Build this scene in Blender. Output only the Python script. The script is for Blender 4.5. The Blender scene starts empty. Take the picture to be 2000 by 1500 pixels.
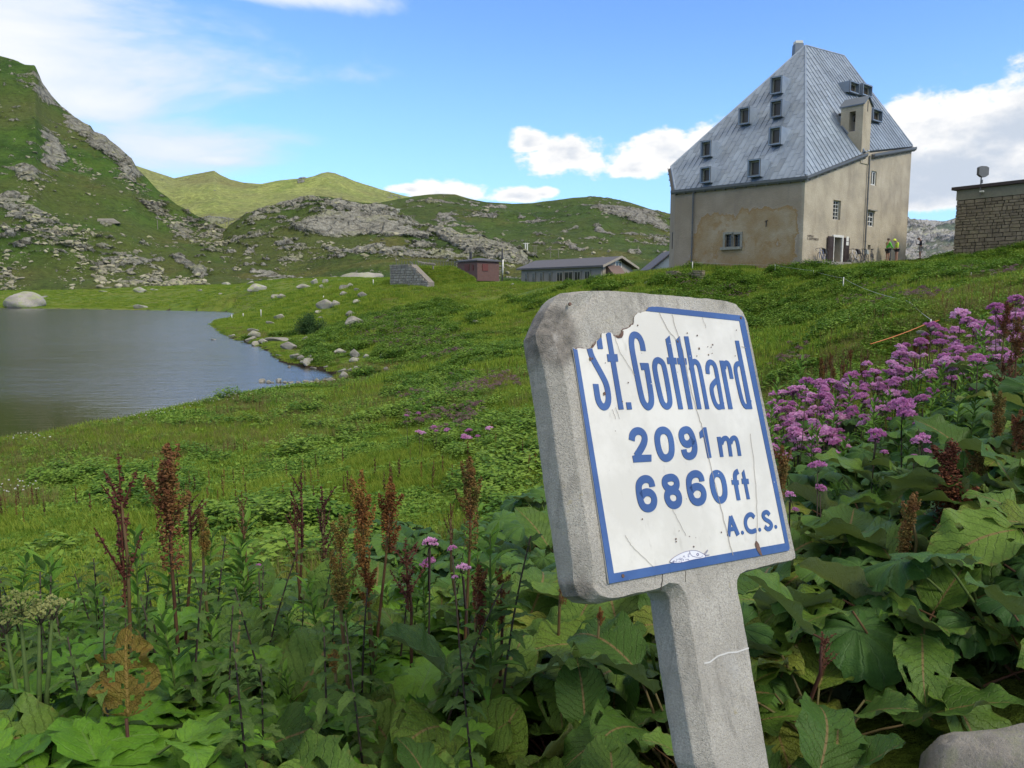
import bpy, bmesh, math, random
import numpy as np
from mathutils import Vector, Matrix

random.seed(7)
RNG = np.random.default_rng(11)
S = bpy.context.scene
COL = S.collection

# ------------------------------------------------------------------ camera
EYE = 4.2                      # height of the lens above the lake
FPX = 1500.0                   # focal length in pixels of the 2000 x 1500 photograph
PITCH = math.atan(175.0 / FPX)
cam_d = bpy.data.cameras.new('camera')
cam = bpy.data.objects.new('camera', cam_d)
COL.objects.link(cam)
cam.location = (0, 0, EYE)
cam.rotation_euler = (math.pi / 2 - PITCH, 0, 0)
cam_d.sensor_width = 36.0
cam_d.lens = 36.0 * FPX / 2000.0
cam_d.clip_start = 0.05
cam_d.clip_end = 30000
S.camera = cam

# ------------------------------------------------------------------ exposure
S.view_settings.view_transform = 'Standard'
S.view_settings.look = 'None'
S.view_settings.gamma = 1
S.view_settings.use_curve_mapping = False
S.view_settings.exposure = 0.90

# ------------------------------------------------------------------ sun (softened by cloud)
SUN_EL = math.radians(42)
SUN_AZ = math.radians(128)      # measured clockwise from +Y (the way the camera looks)
sd = bpy.data.lights.new('sun', 'SUN')
sd.energy = 1.5
sd.angle = math.radians(14)
sd.color = (1.0, 0.92, 0.78)
sun = bpy.data.objects.new('sun', sd)
COL.objects.link(sun)
sv = Vector((math.sin(SUN_AZ) * math.cos(SUN_EL), math.cos(SUN_AZ) * math.cos(SUN_EL), math.sin(SUN_EL)))
sun.rotation_euler = (-sv).to_track_quat('-Z', 'Y').to_euler()

# ------------------------------------------------------------------ node helper
class NT:
    def __init__(self, tree):
        self.t = tree; self.n = tree.nodes; self.l = tree.links
    def new(self, kind, **kw):
        nd = self.n.new(kind)
        for k, v in kw.items():
            setattr(nd, k, v)
        return nd
    def link(self, a, b):
        self.l.new(a, b)
    def put(self, sock, v):
        if isinstance(v, bpy.types.NodeSocket):
            self.l.new(v, sock)
        elif v is not None:
            if isinstance(v, (tuple, list)) and len(v) == 3 and sock.type == 'RGBA':
                v = (*v, 1)
            sock.default_value = v
    def math(self, op, a, b=None, c=None, clamp=False):
        nd = self.new('ShaderNodeMath', operation=op, use_clamp=clamp)
        self.put(nd.inputs[0], a)
        if b is not None: self.put(nd.inputs[1], b)
        if c is not None: self.put(nd.inputs[2], c)
        return nd.outputs[0]
    def vmath(self, op, a, b=None):
        nd = self.new('ShaderNodeVectorMath', operation=op)
        self.put(nd.inputs[0], a)
        if b is not None: self.put(nd.inputs[1], b)
        return nd.outputs['Value'] if op in ('DOT_PRODUCT', 'LENGTH', 'DISTANCE') else nd.outputs[0]
    def sstep(self, x, a, b, lo=0.0, hi=1.0):
        nd = self.new('ShaderNodeMapRange', interpolation_type='SMOOTHSTEP')
        self.put(nd.inputs[0], x); self.put(nd.inputs[1], a); self.put(nd.inputs[2], b)
        self.put(nd.inputs[3], lo); self.put(nd.inputs[4], hi)
        return nd.outputs[0]
    def lin(self, x, a, b, lo=0.0, hi=1.0):
        nd = self.new('ShaderNodeMapRange')
        self.put(nd.inputs[0], x); self.put(nd.inputs[1], a); self.put(nd.inputs[2], b)
        self.put(nd.inputs[3], lo); self.put(nd.inputs[4], hi)
        return nd.outputs[0]
    def noise(self, vec, scale, detail=4, rough=0.55, dist=0.0, out=0, lac=2.0):
        nd = self.new('ShaderNodeTexNoise')
        if vec is not None: self.put(nd.inputs['Vector'], vec)
        nd.inputs['Scale'].default_value = scale
        nd.inputs['Detail'].default_value = detail
        nd.inputs['Roughness'].default_value = rough
        nd.inputs['Lacunarity'].default_value = lac
        nd.inputs['Distortion'].default_value = dist
        return nd.outputs[out]
    def voro(self, vec, scale, feature='F1', out='Distance', rand=1.0):
        nd = self.new('ShaderNodeTexVoronoi', feature=feature)
        if vec is not None: self.put(nd.inputs['Vector'], vec)
        nd.inputs['Scale'].default_value = scale
        nd.inputs['Randomness'].default_value = rand
        return nd.outputs[out]
    def mix(self, f, a, b, mode='MIX'):
        nd = self.new('ShaderNodeMix', data_type='RGBA', blend_type=mode)
        self.put(nd.inputs[0], f); self.put(nd.inputs[6], a); self.put(nd.inputs[7], b)
        return nd.outputs[2]
    def scalev(self, vec, s):
        nd = self.new('ShaderNodeVectorMath', operation='MULTIPLY')
        self.put(nd.inputs[0], vec); nd.inputs[1].default_value = s
        return nd.outputs[0]
    def ramp(self, x, stops):
        nd = self.new('ShaderNodeValToRGB')
        e = nd.color_ramp.elements
        while len(e) < len(stops): e.new(0.5)
        for el, (p, c) in zip(e, stops):
            el.position = p; el.color = (*c, 1)
        self.put(nd.inputs[0], x)
        return nd.outputs[0]

# ------------------------------------------------------------------ world: clear sky with scattered cloud
def azel(px, py):
    """direction of a photograph pixel as azimuth / elevation (radians)"""
    x = (px - 1000) / FPX; y = (750 - py) / FPX
    d = Vector((x, math.cos(PITCH) + y * math.sin(PITCH), -math.sin(PITCH) + y * math.cos(PITCH))).normalized()
    return math.atan2(d.x, d.y), math.asin(d.z)

W = bpy.data.worlds.new('World'); S.world = W; W.use_nodes = True
w = NT(W.node_tree); w.n.clear()
sky = w.new('ShaderNodeTexSky', sky_type='NISHITA')
sky.sun_disc = False; sky.sun_elevation = SUN_EL; sky.sun_rotation = SUN_AZ
sky.altitude = 2000; sky.air_density = 1.0; sky.dust_density = 0.3; sky.ozone_density = 2.0
tc = w.new('ShaderNodeTexCoord')
D = tc.outputs['Generated']
sep = w.new('ShaderNodeSeparateXYZ'); w.put(sep.inputs[0], D)
az = w.math('ARCTAN2', sep.outputs[0], sep.outputs[1])
el = w.math('ARCSINE', sep.outputs[2])
# billow noise: stretched a little sideways
Ds = w.scalev(D, (1, 1, 1.7))
n_big = w.noise(Ds, 5.5, 8, 0.58)
n_fine = w.noise(Ds, 19.0, 10, 0.60)
bil = w.math('ADD', w.math('MULTIPLY', w.math('SUBTRACT', n_big, 0.5), 1.0), w.math('MULTIPLY', w.math('SUBTRACT', n_fine, 0.5), 1.25))
def ell(cpx, cpy, rpx, rpy, flat=True):
    a0, e0 = azel(cpx, cpy)
    ra = rpx / FPX; re = rpy / FPX
    da = w.math('DIVIDE', w.math('SUBTRACT', az, a0), ra)
    de = w.math('DIVIDE', w.math('SUBTRACT', el, e0), re)
    if flat:      # flatter underside
        neg = w.math('MINIMUM', de, 0.0)
        de = w.math('ADD', de, w.math('MULTIPLY', neg, 0.7))
    r2 = w.math('ADD', w.math('MULTIPLY', da, da), w.math('MULTIPLY', de, de))
    return w.math('SUBTRACT', 1.0, w.math('SQRT', r2))
def vmax(lst):
    o = lst[0]
    for q in lst[1:]: o = w.math('MAXIMUM', o, q)
    return o
CUM = [(1120, 318, 160, 62), (1030, 284, 60, 34), (1230, 330, 90, 40), (1310, 308, 120, 62), (1380, 290, 90, 56), (1960, 260, 250, 130), (1790, 240, 130, 75),
       (1900, 330, 260, 110), (870, 378, 110, 30), (800, 372, 50, 16), (1010, 384, 90, 26), (1060, 380, 40, 18), (2250, 250, 300, 160), (2700, 380, 400, 120),
       (-900, 330, 400, 110), (-1700, 250, 300, 120)]
cm = vmax([ell(*c) for c in CUM])
cum = w.math('ADD', cm, w.math('MULTIPLY', bil, 1.3))
cum_a = w.sstep(cum, 0.06, 0.36)
# thin veils
Dv = w.scalev(D, (1, 1, 3.2))
v_big = w.noise(Dv, 3.2, 7, 0.6, 0.4)
VEIL = [(60, 60, 430, 230), (330, 288, 290, 80), (420, 312, 170, 28), (-200, 150, 300, 250), (520, -20, 260, 30), (150, 190, 230, 80)]
vm = vmax([ell(*c, False) for c in VEIL])
veil = w.math('ADD', w.math('MULTIPLY', vm, 0.7), w.math('MULTIPLY', w.math('SUBTRACT', v_big, 0.5), 1.9))
veil_a = w.math('MULTIPLY', w.sstep(veil, -0.02, 0.50), 0.93)
# the bank of cloud overhead, out of view; enlarged and warmed to neutralise the skylight
over = w.noise(Dv, 1.8, 6, 0.55)
over_m = w.math('ADD', w.math('ADD', w.lin(el, 0.42, 0.85, -0.55, 0.85), w.lin(sep.outputs[1], 0.3, -0.4, 0.0, 0.65)), w.math('MULTIPLY', w.math('SUBTRACT', over, 0.5), 1.6))
over_a = w.math('MULTIPLY', w.sstep(over_m, -0.1, 0.45), 0.9)
n_sh = w.noise(w.vmath('ADD', Ds, (0.02, 0.0, -0.035)), 7.5, 6, 0.55)
lit = w.sstep(w.math('ADD', w.math('MULTIPLY', w.math('SUBTRACT', n_sh, n_big), 1.0), w.math('MULTIPLY', w.math('SUBTRACT', cum, 0.3), -0.62)), -0.55, 0.02)
SKYK = 0.11
ccol = w.mix(lit, (0.335 / SKYK, 0.375 / SKYK, 0.435 / SKYK), (0.60 / SKYK, 0.59 / SKYK, 0.575 / SKYK))
vcol = w.mix(w.sstep(veil, 0.2, 0.9), (0.40 / SKYK, 0.46 / SKYK, 0.56 / SKYK), (0.56 / SKYK, 0.56 / SKYK, 0.575 / SKYK))
skyc = w.mix(1.0, sky.outputs[0], (0.84, 1.10, 1.48), 'MULTIPLY')
skyl = w.mix(w.sstep(el, 0.0, 0.34, 0.50, 0.0), skyc, (0.24 / SKYK, 0.41 / SKYK, 0.60 / SKYK))
c1 = w.mix(veil_a, skyl, vcol)
c2 = w.mix(over_a, c1, (0.62 / SKYK, 0.575 / SKYK, 0.50 / SKYK))
c3 = w.mix(cum_a, c2, ccol)
bg = w.new('ShaderNodeBackground'); w.put(bg.inputs[0], c3); bg.inputs[1].default_value = SKYK
wo = w.new('ShaderNodeOutputWorld'); w.link(bg.outputs[0], wo.inputs[0])

# ------------------------------------------------------------------ geometry helpers
def ray(px, py):
    x = (px - 1000) / FPX; y = (750 - py) / FPX
    return np.array([x, math.cos(PITCH) + y * math.sin(PITCH), -math.sin(PITCH) + y * math.cos(PITCH)])
EYEP = np.array([0, 0, EYE])
def P(px, py, Y):
    d = ray(px, py)
    return EYEP + d * (Y / d[1])
def rayplane(px, py, o, n):
    d = ray(px, py)
    return EYEP + d * (np.dot(np.asarray(o) - EYEP, n) / np.dot(d, n))
def Zof(px, py, Y): return P(px, py, Y)[2]

def _hash(ix, iy, seed):
    h = (ix.astype(np.int64) * 374761393 + iy.astype(np.int64) * 668265263 + seed * 1442695041) & 0x7fffffff
    h = ((h ^ (h >> 13)) * 1274126177) & 0x7fffffff
    h = h ^ (h >> 16)
    return (h & 0xffff) / 65535.0
def vnoise(x, y, seed=0):
    x = np.asarray(x, float); y = np.asarray(y, float)
    ix = np.floor(x); iy = np.floor(y); fx = x - ix; fy = y - iy
    ux = fx * fx * (3 - 2 * fx); uy = fy * fy * (3 - 2 * fy)
    a = _hash(ix, iy, seed); b = _hash(ix + 1, iy, seed); c = _hash(ix, iy + 1, seed); d = _hash(ix + 1, iy + 1, seed)
    return (a + (b - a) * ux) * (1 - uy) + (c + (d - c) * ux) * uy
def fbm(x, y, octv=5, seed=0, gain=0.5, lac=2.03, ridged=False):
    x = np.asarray(x, float); y = np.asarray(y, float)
    s = np.zeros(np.broadcast(x, y).shape); a = 1.0; t = 0.0
    for i in range(octv):
        n = vnoise(x, y, seed + i * 17) * 2 - 1
        if ridged: n = 1 - 2 * np.abs(n)
        s = s + a * n; t += a; a *= gain
        x, y = (x * 0.86 - y * 0.51) * lac, (x * 0.51 + y * 0.86) * lac
    return s / t
def smooth(x, a, b):
    t = np.clip((x - a) / (b - a), 0, 1); return t * t * (3 - 2 * t)

def raw_mesh(name, verts, faces, mats=(), smooth_=False, uv=None, attrs=None):
    me = bpy.data.meshes.new(name)
    verts = np.asarray(verts, dtype=np.float32)
    if isinstance(faces, np.ndarray):
        nf, k = faces.shape
        me.vertices.add(len(verts)); me.vertices.foreach_set('co', verts.ravel())
        me.loops.add(nf * k); me.loops.foreach_set('vertex_index', faces.astype(np.int32).ravel())
        me.polygons.add(nf)
        me.polygons.foreach_set('loop_start', np.arange(0, nf * k, k, dtype=np.int32))
        me.polygons.foreach_set('loop_total', np.full(nf, k, dtype=np.int32))
        me.update(calc_edges=True)
        me.validate()
    else:
        me.from_pydata([tuple(map(float, v)) for v in verts], [], [tuple(int(i) for i in f) for f in faces]); me.update()
    for m in mats: me.materials.append(m)
    if smooth_:
        me.polygons.foreach_set('use_smooth', np.ones(len(me.polygons), dtype=bool))
    if uv is not None:
        ul = me.uv_layers.new(name='UVMap')
        vi = np.zeros(len(me.loops), dtype=np.int32); me.loops.foreach_get('vertex_index', vi)
        ul.data.foreach_set('uv', np.asarray(uv, dtype=np.float32)[vi].ravel())
    if attrs:
        for k_, v_ in attrs.items():
            a = me.attributes.new(k_, 'FLOAT', 'POINT'); a.data.foreach_set('value', np.asarray(v_, dtype=np.float32))
    return me

def link(o, parent=None):
    COL.objects.link(o)
    if parent is not None: o.parent = parent
    return o
def tag(o, label=None, cat=None, group=None, kind=None):
    if label: o['label'] = label
    if cat: o['category'] = cat
    if group: o['group'] = group
    if kind: o['kind'] = kind
    return o
def thing(name, loc, label, cat, group=None, rz=0.0):
    o = bpy.data.objects.new(name, None); o.empty_display_size = 0.1
    o.location = tuple(map(float, loc)); o.rotation_euler = (0, 0, rz)
    COL.objects.link(o); tag(o, label, cat, group)
    return o
def copy_tree(o, parent=None):
    c = o.copy(); COL.objects.link(c); c.parent = parent
    for ch in list(o.children): copy_tree(ch, c)
    return c

class MB:
    """collects shapes; coordinates in world space, stored relative to `org`"""
    def __init__(self, org=(0, 0, 0)):
        self.v = []; self.f = []; self.org = np.array(org, float); self.mi = []; self.cur = 0
    def add(self, vs, fs):
        b = len(self.v)
        self.v += [np.asarray(q, float) - self.org for q in vs]
        self.f += [tuple(b + i for i in f) for f in fs]
        self.mi += [self.cur] * len(fs)
        return self
    def hexa(self, p8):      # bottom 4, top 4 (ccw)
        return self.add(p8, [(3, 2, 1, 0), (4, 5, 6, 7), (0, 1, 5, 4), (1, 2, 6, 5), (2, 3, 7, 6), (3, 0, 4, 7)])
    def box(self, c, ax, ay, az, hx, hy, hz):
        c = np.asarray(c, float); ax = np.asarray(ax, float); ay = np.asarray(ay, float); az = np.asarray(az, float)
        p = []
        for sz in (-1, 1):
            for sx, sy in ((-1, -1), (1, -1), (1, 1), (-1, 1)):
                p.append(c + ax * hx * sx + ay * hy * sy + az * hz * sz)
        return self.hexa(p)
    def prism(self, poly, off):
        """polygon (list of 3d pts) extruded by vector off"""
        poly = [np.asarray(q, float) for q in poly]; off = np.asarray(off, float); n = len(poly)
        vs = poly + [q + off for q in poly]
        fs = [tuple(range(n - 1, -1, -1)), tuple(range(n, 2 * n))]
        for i in range(n):
            j = (i + 1) % n; fs.append((i, j, n + j, n + i))
        return self.add(vs, fs)
    def tube(self, pts, r, n=6, cap=True):
        pts = [np.asarray(q, float) for q in pts]
        if np.isscalar(r): r = [r] * len(pts)
        vs = []; fs = []; up = np.array([0.0, 0.0, 1.0]); prev = None
        for i, q in enumerate(pts):
            t = pts[min(i + 1, len(pts) - 1)] - pts[max(i - 1, 0)]; t = t / (np.linalg.norm(t) + 1e-12)
            a = np.cross(t, up if abs(t[2]) < 0.9 else np.array([1.0, 0, 0])) if prev is None else prev - t * np.dot(prev, t)
            a /= np.linalg.norm(a) + 1e-12; prev = a; b = np.cross(t, a)
            for k in range(n):
                an = 2 * math.pi * k / n
                vs.append(q + r[i] * (a * math.cos(an) + b * math.sin(an)))
        for i in range(len(pts) - 1):
            for k in range(n):
                k2 = (k + 1) % n
                fs.append((i * n + k, i * n + k2, (i + 1) * n + k2, (i + 1) * n + k))
        if cap:
            fs.append(tuple(range(n - 1, -1, -1))); fs.append(tuple((len(pts) - 1) * n + k for k in range(n)))
        return self.add(vs, fs)
    def build(self, name, mat, parent=None, smooth_=False, **kw):
        mats = mat if isinstance(mat, (list, tuple)) else [mat]
        me = raw_mesh(name, self.v, self.f, mats, smooth_)
        if len(mats) > 1:
            me.polygons.foreach_set('material_index', np.array(self.mi, dtype=np.int32))
        bm = bmesh.new(); bm.from_mesh(me); bmesh.ops.recalc_face_normals(bm, faces=bm.faces); bm.to_mesh(me); bm.free()
        o = bpy.data.objects.new(name, me)
        if parent is None: o.location = tuple(self.org)
        link(o, parent)
        return o
# ------------------------------------------------------------------ materials
def mat_new(name):
    m = bpy.data.materials.new(name); m.use_nodes = True
    t = NT(m.node_tree); b = m.node_tree.nodes['Principled BSDF']
    return m, t, b
def pos(t):
    return t.new('ShaderNodeTexCoord').outputs['Object']
def gpos(t):
    return t.new('ShaderNodeNewGeometry').outputs['Position']
def bump(t, b, h, dist=0.02, strength=1.0):
    nd = t.new('ShaderNodeBump'); nd.inputs['Strength'].default_value = strength; nd.inputs['Distance'].default_value = dist
    t.put(nd.inputs['Height'], h); t.link(nd.outputs[0], b.inputs['Normal']); return nd
def plain(name, c, rough=0.6, metal=0.0, var=0.12, scale=6.0, bd=0.0):
    m, t, b = mat_new(name)
    n = t.noise(gpos(t), scale, 5, 0.6)
    f = t.lin(n, 0.3, 0.7, 1 - var, 1 + var)
    col = t.mix(1.0, c, t_comb(t, f), 'MULTIPLY')
    t.put(b.inputs['Base Color'], col)
    b.inputs['Roughness'].default_value = rough; b.inputs['Metallic'].default_value = metal
    if bd: bump(t, b, n, bd)
    return m
def t_comb(t, f):
    nd = t.new('ShaderNodeCombineColor')
    for i in range(3): t.put(nd.inputs[i], f)
    return nd.outputs[0]
def objrand(t): return t.new('ShaderNodeObjectInfo').outputs['Random']

def m_concrete():
    m, t, b = mat_new('weathered_concrete')
    p = pos(t)
    n1 = t.noise(p, 7, 6, 0.65); n2 = t.noise(p, 220, 3, 0.6); n3 = t.noise(p, 2.2, 4, 0.6)
    n4 = t.noise(t.scalev(p, (1, 1, 0.25)), 14, 5, 0.6)
    v = t.voro(p, 260); v2 = t.voro(p, 120)
    base = t.ramp(t.math('ADD', t.math('MULTIPLY', n1, 0.5), t.math('MULTIPLY', n3, 0.5)), [(0.32, (0.25, 0.238, 0.210)), (0.55, (0.34, 0.325, 0.29)), (0.72, (0.40, 0.385, 0.35))])
    base = t.mix(t.sstep(n4, 0.54, 0.72, 0, 0.55), base, (0.16, 0.155, 0.14))
    base = t.mix(t.sstep(n4, 0.45, 0.25, 0, 0.45), base, (0.36, 0.36, 0.35))
    st = t.noise(t.scalev(p, (1, 1, 0.09)), 30, 4, 0.6); base = t.mix(t.sstep(st, 0.54, 0.68, 0, 0.45), base, (0.17, 0.16, 0.14))
    base = t.mix(t.math('MULTIPLY', t.sstep(t.noise(p, 34, 4, 0.7), 0.60, 0.68, 0, 0.5), t.sstep(n3, 0.48, 0.6)), base, (0.30, 0.26, 0.12))
    base = t.mix(t.sstep(n1, 0.35, 0.6, 0.5, 1.0), base, t.mix(1.0, base, t_comb(t, t.lin(n2, 0.3, 0.7, 0.72, 1.28)), 'MULTIPLY'))
    at = t.new('ShaderNodeAttribute', attribute_name='wear').outputs['Fac']
    wr = t.sstep(t.math('ADD', at, t.math('MULTIPLY', t.math('SUBTRACT', n1, 0.5), 0.9)), 0.3, 0.75)
    base = t.mix(wr, base, t.ramp(t.noise(p, 26, 5, 0.7), [(0.35, (0.10, 0.095, 0.085)), (0.55, (0.19, 0.175, 0.155)), (0.7, (0.30, 0.29, 0.27))]))
    base = t.mix(t.sstep(v2, 0.10, 0.04, 0, 0.75), base, (0.55, 0.54, 0.50))     # pale grit
    base = t.mix(t.sstep(t.voro(t.vmath('ADD', p, (3, 1, 2)), 170), 0.13, 0.06, 0, 0.7), base, (0.10, 0.09, 0.08))
    t.put(b.inputs['Base Color'], base); b.inputs['Roughness'].default_value = 0.93
    h = t.math('ADD', t.math('MULTIPLY', n2, 0.5), t.math('MULTIPLY', t.sstep(v, 0.0, 0.5), 0.7))
    h = t.math('ADD', h, t.math('MULTIPLY', t.math('MULTIPLY', t.noise(p, 40, 5, 0.7), 3.0), wr))
    bump(t, b, h, 0.0022, 0.9)
    return m
def m_enamel(name, c1, c2, dirt):
    m, t, b = mat_new(name)
    p = pos(t)
    n = t.noise(p, 5, 6, 0.7); n2 = t.noise(t.scalev(p, (1, 1, 0.2)), 30, 4, 0.7)
    col = t.mix(t.sstep(n, 0.4, 0.65), c1, c2)
    col = t.mix(t.sstep(n2, 0.60, 0.75, 0, dirt), col, (c1[0] * 0.62, c1[1] * 0.60, c1[2] * 0.56))
    v = t.voro(p, 48); pick = t.voro(p, 48, out='Color')
    sp = t.new('ShaderNodeSeparateColor'); t.put(sp.inputs[0], pick)
    chip = t.math('MULTIPLY', t.sstep(v, 0.10, 0.06), t.math('GREATER_THAN', sp.outputs[0], 0.90))
    col = t.mix(t.math('MULTIPLY', chip, 0.8), col, (0.22, 0.18, 0.15) if c1[0] > 0.4 else (0.6, 0.6, 0.6))
    t.put(b.inputs['Base Color'], col); b.inputs['Roughness'].default_value = 0.42
    bump(t, b, t.noise(p, 12, 3, 0.5), 0.001, 0.3)
    return m
def m_stucco():
    """render of the hospice; ochre patch where the coat has come off the lake side"""
    m, t, b = mat_new('old_render')
    p = gpos(t)
    n1 = t.noise(p, 0.6, 6, 0.62); n2 = t.noise(p, 9, 5, 0.65); n3 = t.noise(t.scalev(p, (1, 1, 0.22)), 1.1, 5, 0.6); n4 = t.noise(p, 45, 3, 0.6)
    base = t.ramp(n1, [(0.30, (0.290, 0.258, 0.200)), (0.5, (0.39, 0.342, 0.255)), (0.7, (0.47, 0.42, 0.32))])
    base = t.mix(t.sstep(n3, 0.52, 0.72, 0, 0.5), base, (0.25, 0.21, 0.155))
    base = t.mix(t.sstep(n2, 0.60, 0.78, 0, 0.45), base, (0.20, 0.165, 0.12))
    base = t.mix(t.sstep(n2, 0.38, 0.26, 0, 0.3), base, (0.47, 0.43, 0.345))
    # lake side
    at = t.new('ShaderNodeAttribute', attribute_name='patch').outputs['Fac']
    lakes = t.new('ShaderNodeAttribute', attribute_name='lake_side').outputs['Fac']
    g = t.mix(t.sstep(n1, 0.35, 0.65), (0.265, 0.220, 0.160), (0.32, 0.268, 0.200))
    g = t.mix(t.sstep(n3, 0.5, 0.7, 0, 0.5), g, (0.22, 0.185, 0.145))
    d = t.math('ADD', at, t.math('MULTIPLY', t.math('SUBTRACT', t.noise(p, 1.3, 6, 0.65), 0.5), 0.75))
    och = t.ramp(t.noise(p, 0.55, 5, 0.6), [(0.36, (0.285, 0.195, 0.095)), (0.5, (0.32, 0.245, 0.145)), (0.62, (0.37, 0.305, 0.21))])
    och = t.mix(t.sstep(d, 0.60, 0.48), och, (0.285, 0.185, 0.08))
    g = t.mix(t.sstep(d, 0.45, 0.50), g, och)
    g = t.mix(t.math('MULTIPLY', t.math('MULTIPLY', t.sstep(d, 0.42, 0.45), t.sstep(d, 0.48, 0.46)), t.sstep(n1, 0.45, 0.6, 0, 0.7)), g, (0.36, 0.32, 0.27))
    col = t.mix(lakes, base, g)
    col = t.mix(1.0, col, t_comb(t, t.lin(n4, 0.3, 0.7, 0.86, 1.14)), 'MULTIPLY')
    t.put(b.inputs['Base Color'], col); b.inputs['Roughness'].default_value = 0.95
    bump(t, b, t.math('ADD', t.math('MULTIPLY', n2, 1.0), t.math('MULTIPLY', n4, 0.35)), 0.04, 0.9)
    return m
def m_zinc(name='zinc_sheet', k=1.0):
    m, t, b = mat_new(name)
    p = gpos(t)
    r = objrand(t)
    n = t.noise(p, 1.2, 6, 0.65)
    col = t.mix(t.sstep(n, 0.35, 0.68), (0.190 * k, 0.236 * k, 0.298 * k), (0.240 * k, 0.292 * k, 0.358 * k))
    col = t.mix(1.0, col, t_comb(t, t.lin(r, 0, 1, 0.84, 1.16)), 'MULTIPLY')
    col = t.mix(t.sstep(t.noise(p, 6, 5, 0.7), 0.58, 0.74, 0, 0.4), col, (0.40 * k, 0.44 * k, 0.45 * k))
    t.put(b.inputs['Base Color'], col); b.inputs['Metallic'].default_value = 0.35
    t.put(b.inputs['Roughness'], t.lin(n, 0.3, 0.7, 0.48, 0.66))
    return m
def m_rock(name='granite', lichen=0.4, k=1.0, scale=1.0, glob=False, tint=(1, 1, 1)):
    m, t, b = mat_new(name)
    p = gpos(t) if glob else pos(t)
    r = objrand(t)
    off = t.new('ShaderNodeCombineXYZ'); t.put(off.inputs[0], t.math('MULTIPLY', r, 37.0)); t.put(off.inputs[1], t.math('MULTIPLY', r, 11.0))
    p2 = t.vmath('ADD', p, off.outputs[0])
    n1 = t.noise(p2, 1.3 * scale, 6, 0.65); n2 = t.noise(p2, 16 * scale, 5, 0.7); n3 = t.noise(p2, 90 * scale, 3, 0.7)
    col = t.ramp(n1, [(0.3, (0.175 * k, 0.163 * k, 0.143 * k)), (0.5, (0.265 * k, 0.250 * k, 0.222 * k)), (0.7, (0.36 * k, 0.343 * k, 0.308 * k))])
    col = t.mix(1.0, col, t_comb(t, t.lin(n3, 0.3, 0.7, 0.7, 1.3)), 'MULTIPLY')
    col = t.mix(t.sstep(n2, 0.56, 0.7, 0, 0.6), col, (0.10 * k, 0.098 * k, 0.09 * k))
    li = t.math('MULTIPLY', t.sstep(t.noise(p2, 3.1 * scale, 6, 0.7), 0.46, 0.62), t.lin(r, 0, 1, 0.3 * lichen, lichen * 1.3))
    col = t.mix(li, col, (0.25 * k, 0.29 * k, 0.12 * k))
    if tint != (1, 1, 1): col = t.mix(1.0, col, tint, 'MULTIPLY')
    col = t.mix(1.0, col, t_comb(t, t.lin(r, 0, 1, 0.82, 1.18)), 'MULTIPLY')
    t.put(b.inputs['Base Color'], col); b.inputs['Roughness'].default_value = 0.92
    bump(t, b, t.math('ADD', t.math('MULTIPLY', n2, 1.0), t.math('MULTIPLY', n3, 0.3)), 0.03 / scale, 0.8)
    return m
def m_hill(name, g1, g2, g3, rk, fs=1.0, dry=(0.13, 0.12, 0.035)):
    """grass slope with outcrops; attribute `rock` places the outcrops, fs = metres per unit of detail"""
    m, t, b = mat_new(name)
    p = gpos(t)
    q = t.scalev(p, (1.0 / fs,) * 3)
    n0 = t.noise(q, 0.012, 6, 0.6); n1 = t.noise(q, 0.07, 7, 0.68); n2 = t.noise(q, 0.55, 6, 0.7); n3 = t.noise(q, 2.6, 4, 0.7)
    g = t.mix(t.sstep(n1, 0.36, 0.62), g1, g2)
    g = t.mix(t.sstep(n0, 0.42, 0.62), g, g3)
    g = t.mix(t.sstep(t.noise(q, 0.03, 6, 0.65), 0.52, 0.66, 0, 0.65), g, dry)
    g = t.mix(1.0, g, t_comb(t, t.lin(n2, 0.3, 0.7, 0.55, 1.42)), 'MULTIPLY')
    g = t.mix(1.0, g, t_comb(t, t.lin(n3, 0.3, 0.7, 0.75, 1.25)), 'MULTIPLY')
    at = t.new('ShaderNodeAttribute', attribute_name='rock').outputs['Fac']
    mk = t.math('ADD', at, t.math('MULTIPLY', t.math('SUBTRACT', n2, 0.5), 0.75))
    mk = t.math('ADD', mk, t.math('MULTIPLY', t.math('SUBTRACT', n3, 0.5), 0.35))
    f = t.sstep(mk, 0.44, 0.54)
    rc = t.mix(t.sstep(n2, 0.36, 0.62), tuple(c * 0.62 for c in rk), tuple(c * 1.12 for c in rk))
    crack = t.voro(t.scalev(q, (1, 1, 0.6)), 0.16, 'DISTANCE_TO_EDGE')
    rc = t.mix(t.sstep(crack, 0.07, 0.0, 0, 0.45), rc, tuple(c * 0.30 for c in rk))
    rc = t.mix(1.0, rc, t_comb(t, t.lin(n3, 0.3, 0.7, 0.65, 1.35)), 'MULTIPLY')
    rc = t.mix(t.sstep(n1, 0.5, 0.66, 0, 0.55), rc, (rk[0] * 0.95, rk[1] * 1.03, rk[2] * 0.55))
    t.put(b.inputs['Base Color'], t.mix(f, g, rc)); b.inputs['Roughness'].default_value = 0.95
    b.inputs['Specular IOR Level'].default_value = 0.15
    h = t.math('ADD', t.math('MULTIPLY', n2, 1.4), t.math('ADD', t.math('MULTIPLY', n3, 0.5), t.math('MULTIPLY', t.sstep(crack, 0.0, 0.10), t.math('MULTIPLY', f, 1.2))))
    bump(t, b, h, 0.9 * fs, 1.0)
    return m
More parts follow.
